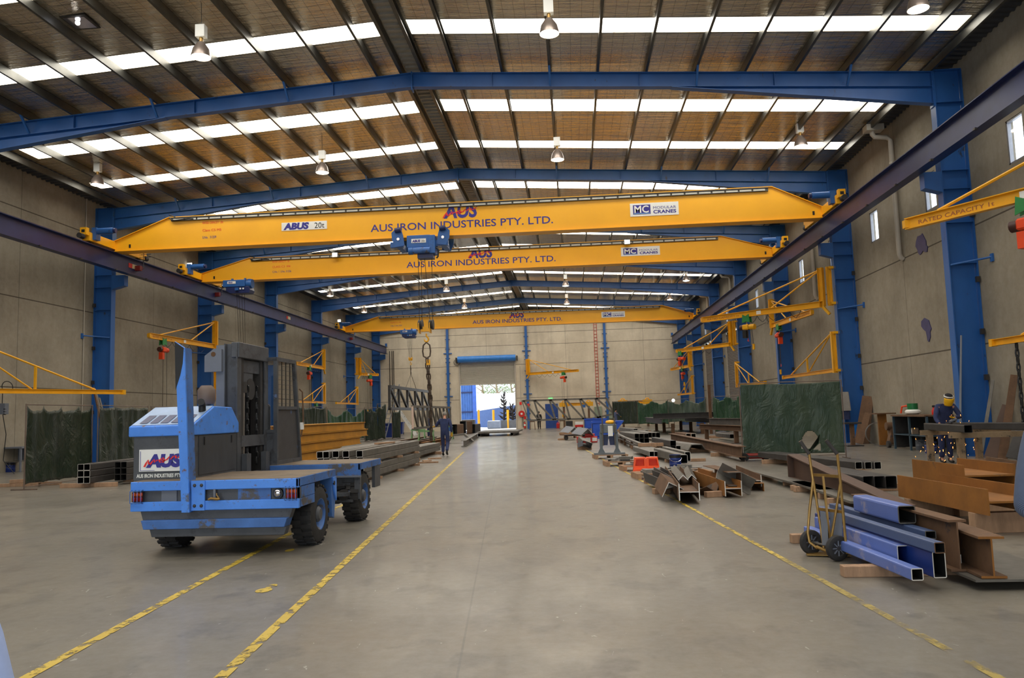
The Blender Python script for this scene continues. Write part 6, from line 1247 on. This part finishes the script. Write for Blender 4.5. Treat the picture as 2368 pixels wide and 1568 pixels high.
# overalls hung by the column
t=thing('hanging_overalls','pale and blue work clothes hanging on the second right column behind the screen','clothes',(10.75,32.4,1.6)); 
MB().sec([(-.2,-.12),(.2,-.12),(.2,.12),(-.2,.12)],(10.78,32.45,2.05),(10.78,32.45,1.3),up=(0,1,0),prof1=[(-.26,-.16),(.24,-.16),(.24,.16),(-.26,.16)]).build('jacket',dmat('pale_cloth',(.6,.58,.56),rough=.9,bump=.3),t,bevel=.05); MB().sec([(-.2,-.12),(.2,-.12),(.2,.12),(-.2,.12)],(10.78,32.45,1.32),(10.78,32.45,.95),up=(0,1,0)).build('trousers',NAVYC,t,bevel=.05); MB().tube([(10.78,32.45,2.05),(10.82,32.6,2.25),(10.9,32.85,2.25)],.015,5).build('peg',STEELD,t)
# chain under the near low jib
t=thing('lifting_chain','dark lifting chain hanging from the low jib at the right edge','chain',(10.2,19.0,2.0)); q=AX(2357,870,10.37); chain(MB(),(10.37,q.y,2.88),(10.37,q.y,.55),R=.06,r=.022).build('chain_leg',BLACK,t); hook(MB(),V((10.37,q.y,.45)),.07).build('hook',YELD,t)
# ---------------------------------------------------------------- people
def skin(name,verts,edges,rad,m,parent,sub=2,root=0):
    me=bpy.data.meshes.new(name); me.from_pydata([tuple(v) for v in verts],edges,[]); o=bpy.data.objects.new(name,me); COL.objects.link(o)
    sk=o.modifiers.new('s','SKIN'); sk.use_smooth_shade=True; 
    if not me.skin_vertices: bpy.context.view_layer.update()
    if not me.skin_vertices:
        at_=me.attributes
    sv=me.skin_vertices[0].data
    for i,r in enumerate(rad): sv[i].radius=r if isinstance(r,tuple) else (r,r); sv[i].use_root=(i==root)
    ss=o.modifiers.new('b','SUBSURF'); ss.levels=sub; ss.render_levels=sub
    bpy.context.view_layer.update(); new=bpy.data.meshes.new_from_object(o.evaluated_get(bpy.context.evaluated_depsgraph_get())); bpy.data.objects.remove(o); bpy.data.meshes.remove(me)
    new.name=name; new.materials.clear(); new.materials.append(m)
    if len(new.polygons): new.polygons.foreach_set('use_smooth',[True]*len(new.polygons))
    n=bpy.data.objects.new(name,new); COL.objects.link(n); n.parent=parent; return n
BASE=dict(pel=(0,0,.94),spi=(0,.0,1.12),che=(0,.0,1.30),nb=(0,-.01,1.46),neck=(0,.0,1.53),head=(0,.02,1.64),crown=(0,.0,1.72),
 shL=(-.19,0,1.41),elL=(-.25,-.02,1.13),wrL=(-.26,.06,.90),shR=(.19,0,1.41),elR=(.25,-.02,1.13),wrR=(.26,.06,.90),
 hiL=(-.095,0,.90),knL=(-.10,.02,.50),anL=(-.10,-.02,.09),hiR=(.095,0,.90),knR=(.10,.02,.50),anR=(.10,-.02,.09))
def person(label,loc,rz,pose={},cloth=NAVYC,hair=None,glove=None,boots=BLACK,hat=None,scale=1,extra=None,grip='relaxed',low=False):
    J={k:V(v) for k,v in BASE.items()}; J.update({k:V(v) for k,v in pose.items()})
    t=thing('person',label,'person',loc,rz); t.scale=(scale,)*3
    names=list(J); fwd=V((0,1,0))
    # whole body under the clothes, with face and five-fingered hands
    vs=[];ed=[];rd=[]
    def ad(p,r,par=None):
        vs.append(V(p)); rd.append(r); 
        if par is not None: ed.append((par,len(vs)-1))
        return len(vs)-1
    pe=ad(J['pel'],(.13,.10)); sp=ad(J['spi'],(.12,.09),pe); ch=ad(J['che'],(.14,.10),sp); nb=ad(J['nb'],(.07,.065),ch); nk=ad(J['neck'],.052,nb)
    hd=J['head']; cr=J['crown']; up=(cr-J['neck']).normalized(); hf=(fwd-up*fwd.dot(up)).normalized(); side=hf.cross(up)
    chn=ad(J['neck'].lerp(hd,.45)+hf*.03,(.058,.062),nk); h1=ad(hd,(.075,.09),chn); h2=ad(cr-up*.02,(.06,.075),h1)
    ad(hd+hf*.095-up*.02,(.014,.012),h1) if not low else None
    for s in (-1,1):
        if not low: ad(hd+side*s*.078-up*.01-hf*.01,(.016,.022),h1)
    for S_ in 'LR':
        s=-1 if S_=='L' else 1
        sh=ad(J['sh'+S_],.06,ch); el=ad(J['el'+S_],.043,sh); wr=ad(J['wr'+S_],.028,el); d=(J['wr'+S_]-J['el'+S_]).normalized()
        hip=ad(J['hi'+S_],.082,pe); kn=ad(J['kn'+S_],.055,hip); an=ad(J['an'+S_],.038,kn); ad(J['an'+S_]+V((0,.12,-.05)),.032,an)
    body=skin('body',vs,ed,rd,SKIN,t,2)
    for S_ in 'LR':
        s=-1 if S_=='L' else 1; w_=J['wr'+S_]; d=(w_-J['el'+S_]).normalized(); 
        pn=d.cross(V((s*1.0,0,0))).normalized() if abs(d.x)<.8 else V((0,0,-1)); b=pn.cross(d).normalized()*(1); inward=V((-s,0,0)); 
        a=b  # across the palm
        hv=[w_-d*.03,w_+d*.045,w_+d*.085]; he=[(0,1),(1,2)]; hr=[.026,(.036,.02),(.038,.017)]
        cur=pn if grip!='flat' else V((0,0,0)); k_=1.5 if grip=='fist' else .55
        for f,(off_,ln) in enumerate(((-.030,.068),(-.010,.080),(.011,.074),(.030,.058))):
            i0=len(hv); p=w_+d*.095+a*off_; dd=d.copy(); par=2
            for q,fr in enumerate((.45,.32,.23)):
                dd=(dd+cur*k_*(.35+.25*q)).normalized(); p=p+dd*ln*fr; hv.append(p); hr.append((.0095,.009,.0075)[q]); he.append((par,len(hv)-1)); par=len(hv)-1
        th=w_+d*.03+a*(.03*(-1))*1; i0=len(hv); hv.append(w_+d*.05-a*.045+cur*.01); hr.append(.012); he.append((1,i0)); hv.append(w_+d*.085-a*.055+cur*.03); hr.append(.0095); he.append((i0,i0+1)); hv.append(w_+d*.105-a*.045+cur*.045); hr.append(.008); he.append((i0+1,i0+2))
        skin('glove' if glove else 'hand',hv,he,hr,glove or SKIN,t,1)
    # overalls
    vs.clear();ed.clear();rd.clear()
    pe=ad(J['pel'],(.165,.125)); sp=ad(J['spi'],(.15,.115),pe); ch=ad(J['che'],(.175,.125),sp); nb=ad(J['nb']-up*.01,(.085,.08),ch)
    for S_ in 'LR':
        sh=ad(J['sh'+S_],.078,ch); el=ad(J['el'+S_],.06,sh); e=J['wr'+S_]; ad(e-(e-J['el'+S_]).normalized()*.03,.046,el)
        hip=ad(J['hi'+S_],.10,pe); kn=ad(J['kn'+S_],.078,hip); ad(J['an'+S_]+V((0,0,.03)),.068,kn)
    skin('overalls',vs,ed,rd,cloth,t,2)
    for S_ in 'LR':
        a=J['an'+S_]; tilt=-.05 if a.z<.12 else -.10
        skin('boot',[a+V((0,-.01,.05)),a+V((0,-.03,-.045)),a+V((0,.08,tilt)),a+V((0,.17,tilt-.005))],[(0,1),(1,2),(2,3)],[.05,.045,(.045,.038),(.040,.028)],boots,t,2)
    if hair: 
        m=MB(); c=hd+up*.035-hf*.012; m.ball((0,0,0),(.088,.098,.085),16,10); R=Matrix((side,hf,up)).transposed()
        m.v=[tuple(c+R@V(p)) for p in m.v if True]
        m.f=[f for f in m.f if not all(((V(m.v[i])-hd).dot(hf)>.055 and (V(m.v[i])-hd).dot(up)<.055) for i in f)]
        m.build('hair',hair,t,smooth=True,world=False)
    for s in (-1,1):
        if not low: MB().ball(tuple(hd+hf*.083+side*s*.032+up*.012),.011,8,6).build('eye',WHITE,t,smooth=True,world=False)
    return t,J,hd,up,hf,side
GHAIR=dmat('grey_hair',(.55,.53,.50),rough=.9,var=.2,scale=30); DHAIR=dmat('dark_hair',(.08,.07,.06),rough=.9,var=.2,scale=30)
# man walking away with his left hand on the chain
hp=AY(1001,985,31.2); wx=-5.16; wy=31.2
person('grey haired person in navy overalls walking away, left hand on the lifting chain',(wx,wy,0),0,dict(elL=(-.36,.10,1.20),wrL=(hp.x-wx+.05,.10,hp.z-.02),anL=(-.11,.14,.09),knL=(-.11,.16,.50),knR=(.10,.05,.50),anR=(.11,-.28,.17),head=(.0,.05,1.63),crown=(-.0,.05,1.72),elR=(.27,-.06,1.13),wrR=(.27,.02,.90)),NAVYC,GHAIR,GLOVE,grip='fist')
# grinder
wx,wy=9.42,20.98
hl_=AY(2174,982,20.55)-V((wx,wy,0)); hr_=AY(2206,966,20.5)-V((wx,wy,0))
def loc_(v): return V((-v.x,-v.y,v.z))  # turned to face the camera
t,J,hd,up,hf,side=person('person in navy overalls and yellow face shield grinding a steel tube',(wx,wy,0),math.pi,dict(spi=(0,.06,1.14),che=(0,.16,1.33),nb=(0,.23,1.48),neck=(0,.27,1.54),head=(0,.36,1.62),crown=(0,.36,1.75),shL=(-.20,.17,1.43),shR=(.20,.17,1.43),elR=(.30,.25,1.13),wrR=loc_(hl_),elL=(-.30,.28,1.16),wrL=loc_(hr_)),NAVYC,DHAIR,GLOVE,grip='fist')
R=Matrix((side,hf,up)).transposed(); m=MB(); N=14
for j in range(7):
    for i in range(N+1):
        q=-1.25+2.5*i/N; z=.045-.034*j; r=.128-.004*j*(j>3); m.v.append(tuple(hd+R@V((r*math.sin(q),r*math.cos(q)*1.05,z))))
m.f=[(j*(N+1)+i,j*(N+1)+i+1,(j+1)*(N+1)+i+1,(j+1)*(N+1)+i) for j in range(6) for i in range(N)]; m.mi=[0]*len(m.f)
m.build('face_shield',dmat('shield_yellow',(.95,.72,.10),rough=.25),t,smooth=True,world=False,solid=.006)
m=MB(); m.lathe([(.10,.05),(.112,.06),(.11,.09),(.10,.09)],(0,0,0),n=20); m.v=[tuple(hd+R@V(p)) for p in m.v]; m.build('head_band',WHITE,t,smooth=True,world=False)
m=MB(); m.ball((0,0,.07),(.1,.11,.07)); m.v=[tuple(hd+R@V(p)) for p in m.v]; m.build('cap',DARKC,t,smooth=True,world=False)
gp=AY(2203,975,20.45); t=thing('angle_grinder','hand held angle grinder in the gloves of the person in the yellow shield','grinder',gp[:]); MB().tube([gp+V((.10,.02,.06)),gp+V((-.08,-.02,0))],.035,10).build('grinder_body',FPLATE,t,smooth=True); MB().cyl(gp+V((-.10,-.02,-.04)),gp+V((-.10,-.02,-.03)),.07,18).build('grinding_disc',STEELD,t); MB().tube([gp+V((.1,.02,.06)),gp+V((.3,.15,.1)),gp+V((.4,.3,-.3)),gp+V((.45,.4,-gp.z+.02))],.008,5).build('power_cord',BLACK,t)
# sparks
rnd=random.Random(11); m=MB()
for k in range(70):
    a=rnd.random(); px_=2197+rnd.gauss(0,22+30*a)-10*a; py_=970+a*112+rnd.gauss(0,8); Yk=20.3+rnd.uniform(-.3,.25)
    p=AY(px_,min(py_,1080),Yk); p.z=max(p.z,.02); r=rnd.choice((.003,.004,.005,.007)); d=V((rnd.gauss(0,.5),0,-1)).normalized()*rnd.uniform(.01,.05)
    m.tube([p,p+d],[r,r*.4],5)
tag(m.build('grinding_sparks',mat('spark_glow',(1,.36,.08),emit=7)),'orange grinding sparks flying around and under the trestle','sparks',kind='stuff')
# far figures
q=G(1247,993); person('far person in black standing behind the wide end wall truss',(q.x,77.4,0),.4,{},DARKC,DHAIR,None,low=True)
person('far person in grey overalls behind the blue skips',(AY(1424,960,69).x,69,0),-1.2,dict(elR=(.22,.2,1.2),wrR=(.1,.38,1.1)),dmat('grey_workwear',(.32,.36,.48),rough=.9,bump=.2),DHAIR,GLOVE,low=True)
person('far person in dark overalls standing behind the standing truss',(AY(992,960,57).x,57,0),2.5,{},NAVYC,DHAIR,None,low=True)
# people at the picture's edges, close to the camera
DENIM=NT('denim_shirt'); x_,y_,z_=DENIM.xyz(); wv=DENIM.math('SINE',DENIM.math('MULTIPLY',DENIM.math('ADD',DENIM.math('ADD',x_,y_),z_),900)); DENIM.base(DENIM.mix(DENIM.math('MULTIPLY',DENIM.math('ADD',wv,1),.5),lin((.24,.28,.37)),lin((.37,.42,.52)))); DENIM.rough(.9); DENIM.bump(DENIM.noise(7,3),.4,.03); DENIM=DENIM.m
ex=AY(2322,1110,3.45)
person('person in blue grey shirt at the right edge close to the camera',(ex.x+.36,3.5,0),.1,dict(elL=(-.29,-.04,1.10),wrL=(-.06,.20,1.16),elR=(.27,.0,1.12),wrR=(.16,.24,1.05)),DENIM,DHAIR,None)
p_=[o for o in bpy.data.objects if o.name.startswith('person') and o.parent is None][-1]
TROU=dmat('black_trousers',(.07,.07,.08),rough=.9)
skin('trousers',[(0,0,1.0),(0,0,.93),(-.1,0,.86),(-.105,.02,.5),(-.105,-.01,.1),(.1,0,.86),(.105,.02,.5),(.105,-.01,.1)],[(0,1),(1,2),(2,3),(3,4),(1,5),(5,6),(6,7)],[(.19,.145),(.18,.14),.118,.092,.08,.118,.092,.08],TROU,p_,2)
ex=AY(20,1480,3.05); t,*_=person('person in pale blue coat at the lower left edge close to the camera',(ex.x-.34,3.05,0),-.2,dict(elL=(-.22,.02,1.13),wrL=(-.17,.20,1.1),elR=(.22,.02,1.13),wrR=(-.12,.2,1.12)),dmat('pale_trousers',(.35,.38,.45),rough=.9),GHAIR,None)
m=MB(); prof=[(.02,1.47),(.12,1.45),(.20,1.38),(.205,1.2),(.195,1.05),(.225,.9),(.28,.75),(.325,.56),(.31,.56),(.24,.8)]; N=28
for r_,z in prof:
    for k in range(N): q=2*math.pi*k/N; w_=1+.04*math.sin(5*q)*(1.3-z)*2 if z<1.2 else 1; m.v.append((r_*1.05*math.cos(q)*w_,r_*.78*math.sin(q)*w_,z))
m.f=[(i*N+k,i*N+(k+1)%N,(i+1)*N+(k+1)%N,(i+1)*N+k) for i in range(len(prof)-1) for k in range(N)]; m.mi=[0]*len(m.f)
COAT=dmat('pale_blue_coat',(.66,.74,.93),rough=.85,var=.06,bump=.15); m.build('coat',COAT,t,smooth=True,world=False)
for S_ in 'LR': s=-1 if S_=='L' else 1; skin('sleeve',[(s*.15,0,1.40),(s*.18,0,1.38),(s*.22,.02,1.13),((.10,.12,1.12) if s>0 else (-.17,.18,1.11))],[(0,1),(1,2),(2,3)],[.08,.082,.068,.056],COAT,t,2)
# ---------------------------------------------------------------- end wall furniture
yb=YB-.004
def on(px,py): return AY(px,py,yb)
c=on(1206.5,957); t=thing('fire_hose_reel','round red fire hose reel on the end wall right of the roller door','hose reel',c[:]); MB().cyl(c+V((0,0,0)),c+V((0,-.2,0)),.33,24).build('reel_disc',RED,t,smooth=True); MB().cyl(c+V((0,-.2,0)),c+V((0,-.23,0)),.11,18).build('reel_hub',WHITE,t); MB().tube([c+V((.1,-.1,-.3)),c+V((.12,-.1,-1.4))],.03,6).build('hose',BLACK,t); MB().torus(c+V((0,-.1,0)),(0,1,0),.27,.05,24,6).build('hose_coil',RED,t,smooth=True)
c=on(1214,990); t=thing('fire_extinguisher','red fire extinguisher with white label on the end wall beside the hose reel','fire extinguisher',(c.x,yb-.12,c.z)); z=c.z; MB().lathe([(0,0),(.1,0),(.1,.5),(.06,.58),(.03,.62),(0,.62)],(c.x,yb-.1,z),n=16).build('cylinder_body',RED,t,smooth=True); MB().lathe([(.102,.22),(.102,.42)],(c.x,yb-.1,z),n=16).build('label_band',WHITE,t); MB().tube([(c.x,yb-.1,z+.62),(c.x+.03,yb-.1,z+.70),(c.x-.12,yb-.12,z+.55)],.025,6).build('nozzle',BLACK,t)
for px,py,l in ((1204,933,'small red fire sign on the end wall above the hose reel'),(1222,937,'small red sign on the slim blue post right of the roller door'),(1214,966,'small red sign above the extinguisher')):
    c=on(px,py); yy=yb-.02 if px!=1222 else YB-.27; tag(MB().cbox((c.x,yy,c.z),(.24,.02,.30)).build('fire_sign',LRED),l,'sign')
c=on(1273,922); t=thing('exit_sign','green lit exit sign above the blue door in the end wall','exit sign',c[:]); MB().cbox((c.x,yb-.04,c.z),(.42,.08,.2)).build('sign_box',mat('exit_green',(.10,.75,.22),emit=1.6),t); text('EXIT',.15,WHITE,t,(c.x-.17,yb-.082,c.z-.05),width=.34,bold=.008)
for px0,px1,py0,py1,l in ((1376,1391,940,985,'tall grey green electrical cabinet on the end wall'),(1408,1420,952,968,'small white switch box on the end wall near the right post')):
    a,b=on(px0,py1),on(px1,py0); t=thing('switch_cabinet',l,'electrical cabinet',(a.x,yb-.2,a.z)); z0=a.z; MB().box((a.x,yb-.3,z0),(b.x,yb,b.z)).build('cabinet_body',dmat('cabinet_grey_green',(.55,.60,.52),rough=.5),t); MB().box((a.x+.03,yb-.31,z0+.03),(b.x-.03,yb-.3,b.z-.03)).build('door',dmat('cabinet_grey_green',(.55,.60,.52)),t)
a,b=on(1374,690),on(1383,938); t=thing('cable_ladder','red cable ladder running up the end wall','cable ladder',(b.x,yb,2)); x=b.x-.15; xt=x+.0
for s in (0,.28): MB().box((x+s,yb-.05,2.2),(x+s+.05,yb,11.3)).build('side_rail',dmat('ladder_red',(.72,.28,.22),rough=.5),t)
for k in range(26): MB().box((x,yb-.04,2.4+k*.34),(x+.3,yb-.01,2.44+k*.34)).build('rung',dmat('ladder_red',(.72,.28,.22)),t)
tag(MB().tube([(DX1+.55,yb,.3),(DX1+.55,yb,6.5)],.03,6).build('conduit',PVC),'pale conduit on the end wall just right of the roller door','conduit')
c=on(903,940); t=thing('conduit','triple pipe drop on the end wall at far left','conduit',(c.x,yb,2))
for k in (0,.25,.42): MB().tube([(c.x+k,yb-.04,2.0),(c.x+k,yb-.04,8.6)],.04,6).build('pipe',ROPE,t)
c=on(1066,838); t=thing('cooling_fan','round grey fan cage on the end wall at the left of the roller drum','fan',c[:]); MB().torus(c+V((-.4,-.15,0)),(0,1,0),.33,.03,20,6).build('cage_ring',STEEL,t)
for k in range(6): q=k*math.pi/6; e=V((math.cos(q),0,math.sin(q)))*.33; MB().tube([c+V((-.4,-.15,0))-e,c+V((-.4,-.15,0))+e],.012,4).build('cage_wire',STEEL,t)
MB().tube([c+V((-.4,-.15,0)),c+V((-.4,.05,0))],.06,8).build('fan_mount',STEELD,t)
# wide truss frame in front of the end wall
Yt=76.0; T0,T1=AY(1207,927,Yt),AY(1402,922,Yt); Bz=AY(1300,970,Yt).z; bx0,bx1=AY(1222,972,Yt).x,AY(1400,970,Yt).x; tz=T0.z
t=thing('steel_truss','wide dark truss frame standing before the end wall','truss',((T0.x+T1.x)/2,Yt,Bz),0,'fabricated trusses'); sq=.17
MB().bar((T0.x,Yt,tz),(T1.x,Yt,tz),sq,sq).build('top_chord',STEEL,t); MB().bar((bx0,Yt,Bz),(bx1-1.2,Yt,Bz),sq,sq).build('bottom_chord',STEEL,t)
MB().bar((T0.x,Yt,tz),(bx0,Yt,Bz),.08,.08).build('end_bar',STEEL,t); e1=AY(1420,957,Yt); MB().bar((T1.x,Yt,tz),(e1.x,Yt,e1.z),sq,sq).build('end_post',STEEL,t); MB().bar((e1.x,Yt,e1.z),(bx1-1.2,Yt,Bz),sq,sq).build('end_bar',STEEL,t)
tops=[AY(p,927,Yt).x for p in (1208,1235,1271,1306,1341,1377)]; bots=[AY(p,970,Yt).x for p in (1245,1281,1315,1350,1385)]
for k in range(5):
    MB().bar((tops[k]+.1,Yt,tz),(bots[k],Yt,Bz),sq,sq).build('diagonal',STEEL,t); MB().bar((tops[k+1],Yt,tz),(bots[k]+.15,Yt,Bz),sq,sq).build('upright',STEEL,t)
MB().bar((tops[5]+.1,Yt,tz),(e1.x,Yt,e1.z),sq,sq).build('diagonal',STEEL,t)
for px in (1231,1300,1368): x=AY(px,980,Yt).x; trestle(x,Yt,Bz-.09,'dark trestle under the wide truss frame, '+{1231:'left',1300:'middle',1368:'right'}[px]+' one',RUST,.5)
def gantry(px0,px1,py,Y,label,h=None):
    a,b=AY(px0,py,Y),AY(px1,py,Y); z=a.z; t=thing('yellow_gantry',label,'gantry',((a.x+b.x)/2,Y,0),0,'low yellow gantries'); MB().ibeam((a.x,Y,z),(b.x,Y,z),.2,.3).build('gantry_beam',YELD,t)
    for x in (a.x+.25,b.x-.25): MB().bar((x,Y,0),(x,Y,z-.15),.2,.2).build('gantry_leg',RUST,t); MB().cbox((x,Y-.02,z),(.9,.3,.42)).build('end_block',YELD,t); MB().tube([(x-.2,Y,z+.2),(x-.1,Y,z+.35),(x+.1,Y,z+.35),(x+.2,Y,z+.2)],.06,6).build('lifting_lug',YELD,t)
    MB().cbox((a.x+(b.x-a.x)*.75 if px0<1400 else a.x+(b.x-a.x)*.2,Y-.2,z-.2),(.35,.3,.3)).build('blue_trolley',BLUE,t)
gantry(1298,1367,936,79.5,'low yellow gantry against the end wall behind the wide truss'); gantry(1434,1503,931,76.5,'low yellow gantry standing behind the dark green curtain')
for px0,px1,py,h,l,m,nm,ct in ((1309,1325,992,.75,'dark welding machine at the foot of the end wall',BLACK,'welding_machine','machine'),(1330,1349,988,.6,'white and red machine at the foot of the end wall',WHITE,'small_compressor','machine'),(1287,1295,991,.5,'red fuel can by the blue door in the end wall',RED,'fuel_can','can')):
    a,b=G(px0,py),G(px1,py); Y=min(a.y,79.5); x0_,x1_=AY(px0,py,Y).x,AY(px1,py,Y).x; t=thing(nm,l,ct,((x0_+x1_)/2,Y,0)); MB().box((x0_,Y,.08),(x1_,Y+.6,h)).build('machine_body' if ct!='can' else 'can_body',m,t,bevel=.04)
    if ct=='machine':
        MB().box((x0_,Y-.01,.08),(x1_,Y,.3)).build('front_panel',RED if m is WHITE else STEELD,t)
        for x in (x0_+.1,x1_-.1): MB().cyl((x,Y+.05,.1),(x,Y+.12,.1),.1,10).build('wheel',RUB,t)
    else: MB().box((x0_,Y,.02),(x1_,Y+.6,.08)).build('can_foot',m,t); MB().tube([(x0_+.05,Y+.3,h-.02),(x0_+.12,Y+.3,h+.12),(x1_-.1,Y+.3,h+.12),(x1_-.05,Y+.3,h-.02)],.03,6).build('can_handle',m,t)
# small bright spot lamps on two right hand columns / curtain rail
for px,py,Y,l in ((1557,926,66.4,'small white lamp on a thin post above the far curtains'),):
    c=AY(px,py,Y); t=thing('spot_lamp',l,'lamp',(c.x,Y,0)); MB().tube([(c.x,Y,0),(c.x,Y,c.z)],.025,6).build('lamp_post',STEELD,t); MB().ball(tuple(c),.13,12,8).build('bulb',mat('bulb_white',(1,1,1),emit=10),t)
# floodlights under the second crane and on its end
for px,py,Y,l in ((775,590,39.2,'small floodlight under the track of the second crane, left'),(1450,560,39.2,'small floodlight under the track of the second crane, right'),(440,613,41.3,'white floodlight at the left end of the second crane'),(785,742,67.8,'white floodlight at the left end of the farthest crane')):
    c=AY(px,py,Y); t=thing('crane_floodlight',l,'lamp',c[:]); MB().cbox(tuple(c),(.30,.14,.24)).build('lamp_body',STEELD,t); MB().cbox((c.x,c.y-.075,c.z),(.26,.01,.2)).build('lamp_glass',mat('flood_glow',(1,.93,.8),emit=9),t)
    if px in (440,785): MB().bar((c.x,c.y,c.z-.1),(-19.4,c.y-.3,9.38),.05,.05).build('lamp_stalk',STEELD,t)
    else: MB().bar((c.x,c.y,c.z),(c.x,39.42,c.z),.06,.06).build('lamp_stalk',STEELD,t)
# ---------------------------------------------------------------- the yard beyond the door
tag(MB().box((-40,YB+.2,-.3),(25,150,-.0)).build('yard_ground',dmat('yard_concrete',(.72,.70,.67),rough=.9)),kind='structure')
RIB=dmat('blue_sheet_wall',(.24,.42,.72),rough=.5)
t=thing('blue_shed','blue ribbed metal shed wall with a blue corner post outside the door','shed',(-12,90,0)); xr_=AY(1096,940,92).x
m=MB(); x=xr_-6
while x<xr_: m.box((x,92,0),(x+.14,92.06,7)); m.box((x+.14,92.04,0),(x+.28,92.06,7)); x+=.28
m.build('sheet_wall',RIB,t); MB().box((xr_-.1,91.8,0),(xr_+.3,92.1,7.5)).build('corner_post',dmat('post_blue',(.25,.42,.80),rough=.4),t)
for z in (1.9,4.2): MB().box((xr_-6,91.9,z),(xr_,92,z+.14)).build('wall_girt',DBLUE,t)
p0,p1=AY(1103,952,104),AY(1200,934,88); 
m=MB(); m.add([(p0.x-.5,104,0),(p1.x+1,88,0),(p1.x+1,88,p1.z+.06),(p0.x-.5,104,p0.z),(p0.x-.5,104.3,0),(p1.x+1,88.3,0),(p1.x+1,88.3,p1.z+.06),(p0.x-.5,104.3,p0.z)],[(0,1,2,3),(7,6,5,4),(3,2,6,7),(1,5,6,2),(0,3,7,4)]); tag(m.build('boundary_wall',dmat('pale_blue_wall',(.26,.36,.55),rough=.8)),'pale blue boundary wall with sloping top outside the door','wall')
tag(MB().box((-30,112,0),(10,112.3,4.6)).build('neighbour_wall',dmat('white_wall',(.95,.94,.92),rough=.8)),'white sunlit wall far outside the door','wall')
for k,(px,y) in enumerate(((1108,95),(1142,93),(1175,89.6))):
    c=AY(px,948,y); tag(MB().cyl((c.x,y-.6,0),(c.x,y-.6,max(c.z,1.9)),.14,14).build('bollard',YEL,smooth=True),'yellow bollard in the yard outside the door, %s one'%('left','middle','right')[k],'bollard','yard bollards')
# dark metal tree sculptures on a low plinth
def sculpt(px,y,h,label,seed):
    c=AY(px,985,y); rnd=random.Random(seed); t=thing('metal_sculpture',label,'sculpture',(c.x,y,.9)); m=MB(); mt=dmat('sculpture_iron',(.14,.10,.11),rough=.6)
    MB().tube([(c.x,y,.9),(c.x+.05,y,.9+h*.5),(c.x,y,.9+h)],[.14,.09,.03],8).build('stem',mt,t)
    for k in range(26):
        z=.95+h*.9*rnd.random(); s=rnd.choice((-1,1)); L=(.75-(z-.9)/h*.6)*rnd.uniform(.6,1.1); m=MB()
        m.tube([(c.x,y,z),(c.x+s*L*.5,y+rnd.uniform(-.2,.2),z+.08),(c.x+s*L,y+rnd.uniform(-.3,.3),z+.4*rnd.random()+.2)],[.05,.09,.02],6); m.build('iron_leaf',mt,t)
sculpt(1166,90.5,3.2,'tall dark iron plant sculpture outside the door',3); sculpt(1186,89.5,1.9,'shorter dark iron plant sculpture outside the door, right',5)
c=AY(1176,985,89.5); tag(MB().box((c.x-1.1,88.9,0),(c.x+1.6,91.2,.9)).build('stone_plinth',dmat('plinth_grey',(.40,.41,.44),rough=.9)),'dark grey plinth under the iron sculptures in the yard','plinth')
c=AY(1143,986,88); tag(MB().cbox((c.x,88,.45),(1.5,.9,.9)).build('wrapped_pallet',dmat('wrapped_grey',(.50,.55,.65),rough=.35),bevel=.12),'grey wrapped load standing in the yard before the boundary wall','load')
c=AY(1080,985,86); tag(MB().cbox((c.x,86,.55),(1.8,1.0,1.1)).build('stillage',STEELD,bevel=.05),'dark crate standing in the yard left of the door opening','crate')
def tree(x,y,h,label,seed):
    rnd=random.Random(seed); t=thing('eucalypt_tree',label,'tree',(x,y,0),0,'trees beyond the yard'); MB().tube([(x,y,0),(x+.2,y,h*.4),(x-.2,y,h*.8)],[.3,.2,.08],8).build('trunk',dmat('bark',(.55,.47,.38),rough=.9),t)
    for k in range(7):
        z=h*(.35+.08*k); s=rnd.choice((-1,1)); MB().tube([(x,y,z),(x+s*1.4,y+rnd.uniform(-1,1),z+1.0)],[.1,.03],6).build('branch',dmat('bark',(.55,.47,.38)),t)
    m=MB()
    for c in range(26):
        cx,cy,cz=x+rnd.gauss(0,1.9),y+rnd.gauss(0,1.5),h*(.35+.65*rnd.random())
        for k in range(60):
            p=V((cx+rnd.gauss(0,.45),cy+rnd.gauss(0,.45),cz+rnd.gauss(0,.4))); a=V((rnd.gauss(0,1),rnd.gauss(0,1),rnd.gauss(0,1))).normalized()*.16; b=a.cross(V((rnd.gauss(0,1),rnd.gauss(0,1),.3))).normalized()*.05
            m.add([p-a,p+b,p+a,p-b],[(0,1,2,3)])
    f=m.build('foliage',dmat('eucalypt_leaf',(.50,.56,.36),rough=.6,var=.3),t)
for k,(px,y,h) in enumerate(((1118,118,8.5),(1150,116,9.0),(1185,119,8.0))): tree(AY(px,940,y).x,y,h,'grey green gum tree beyond the white wall, %s one'%('left','middle','right')[k],k+2)
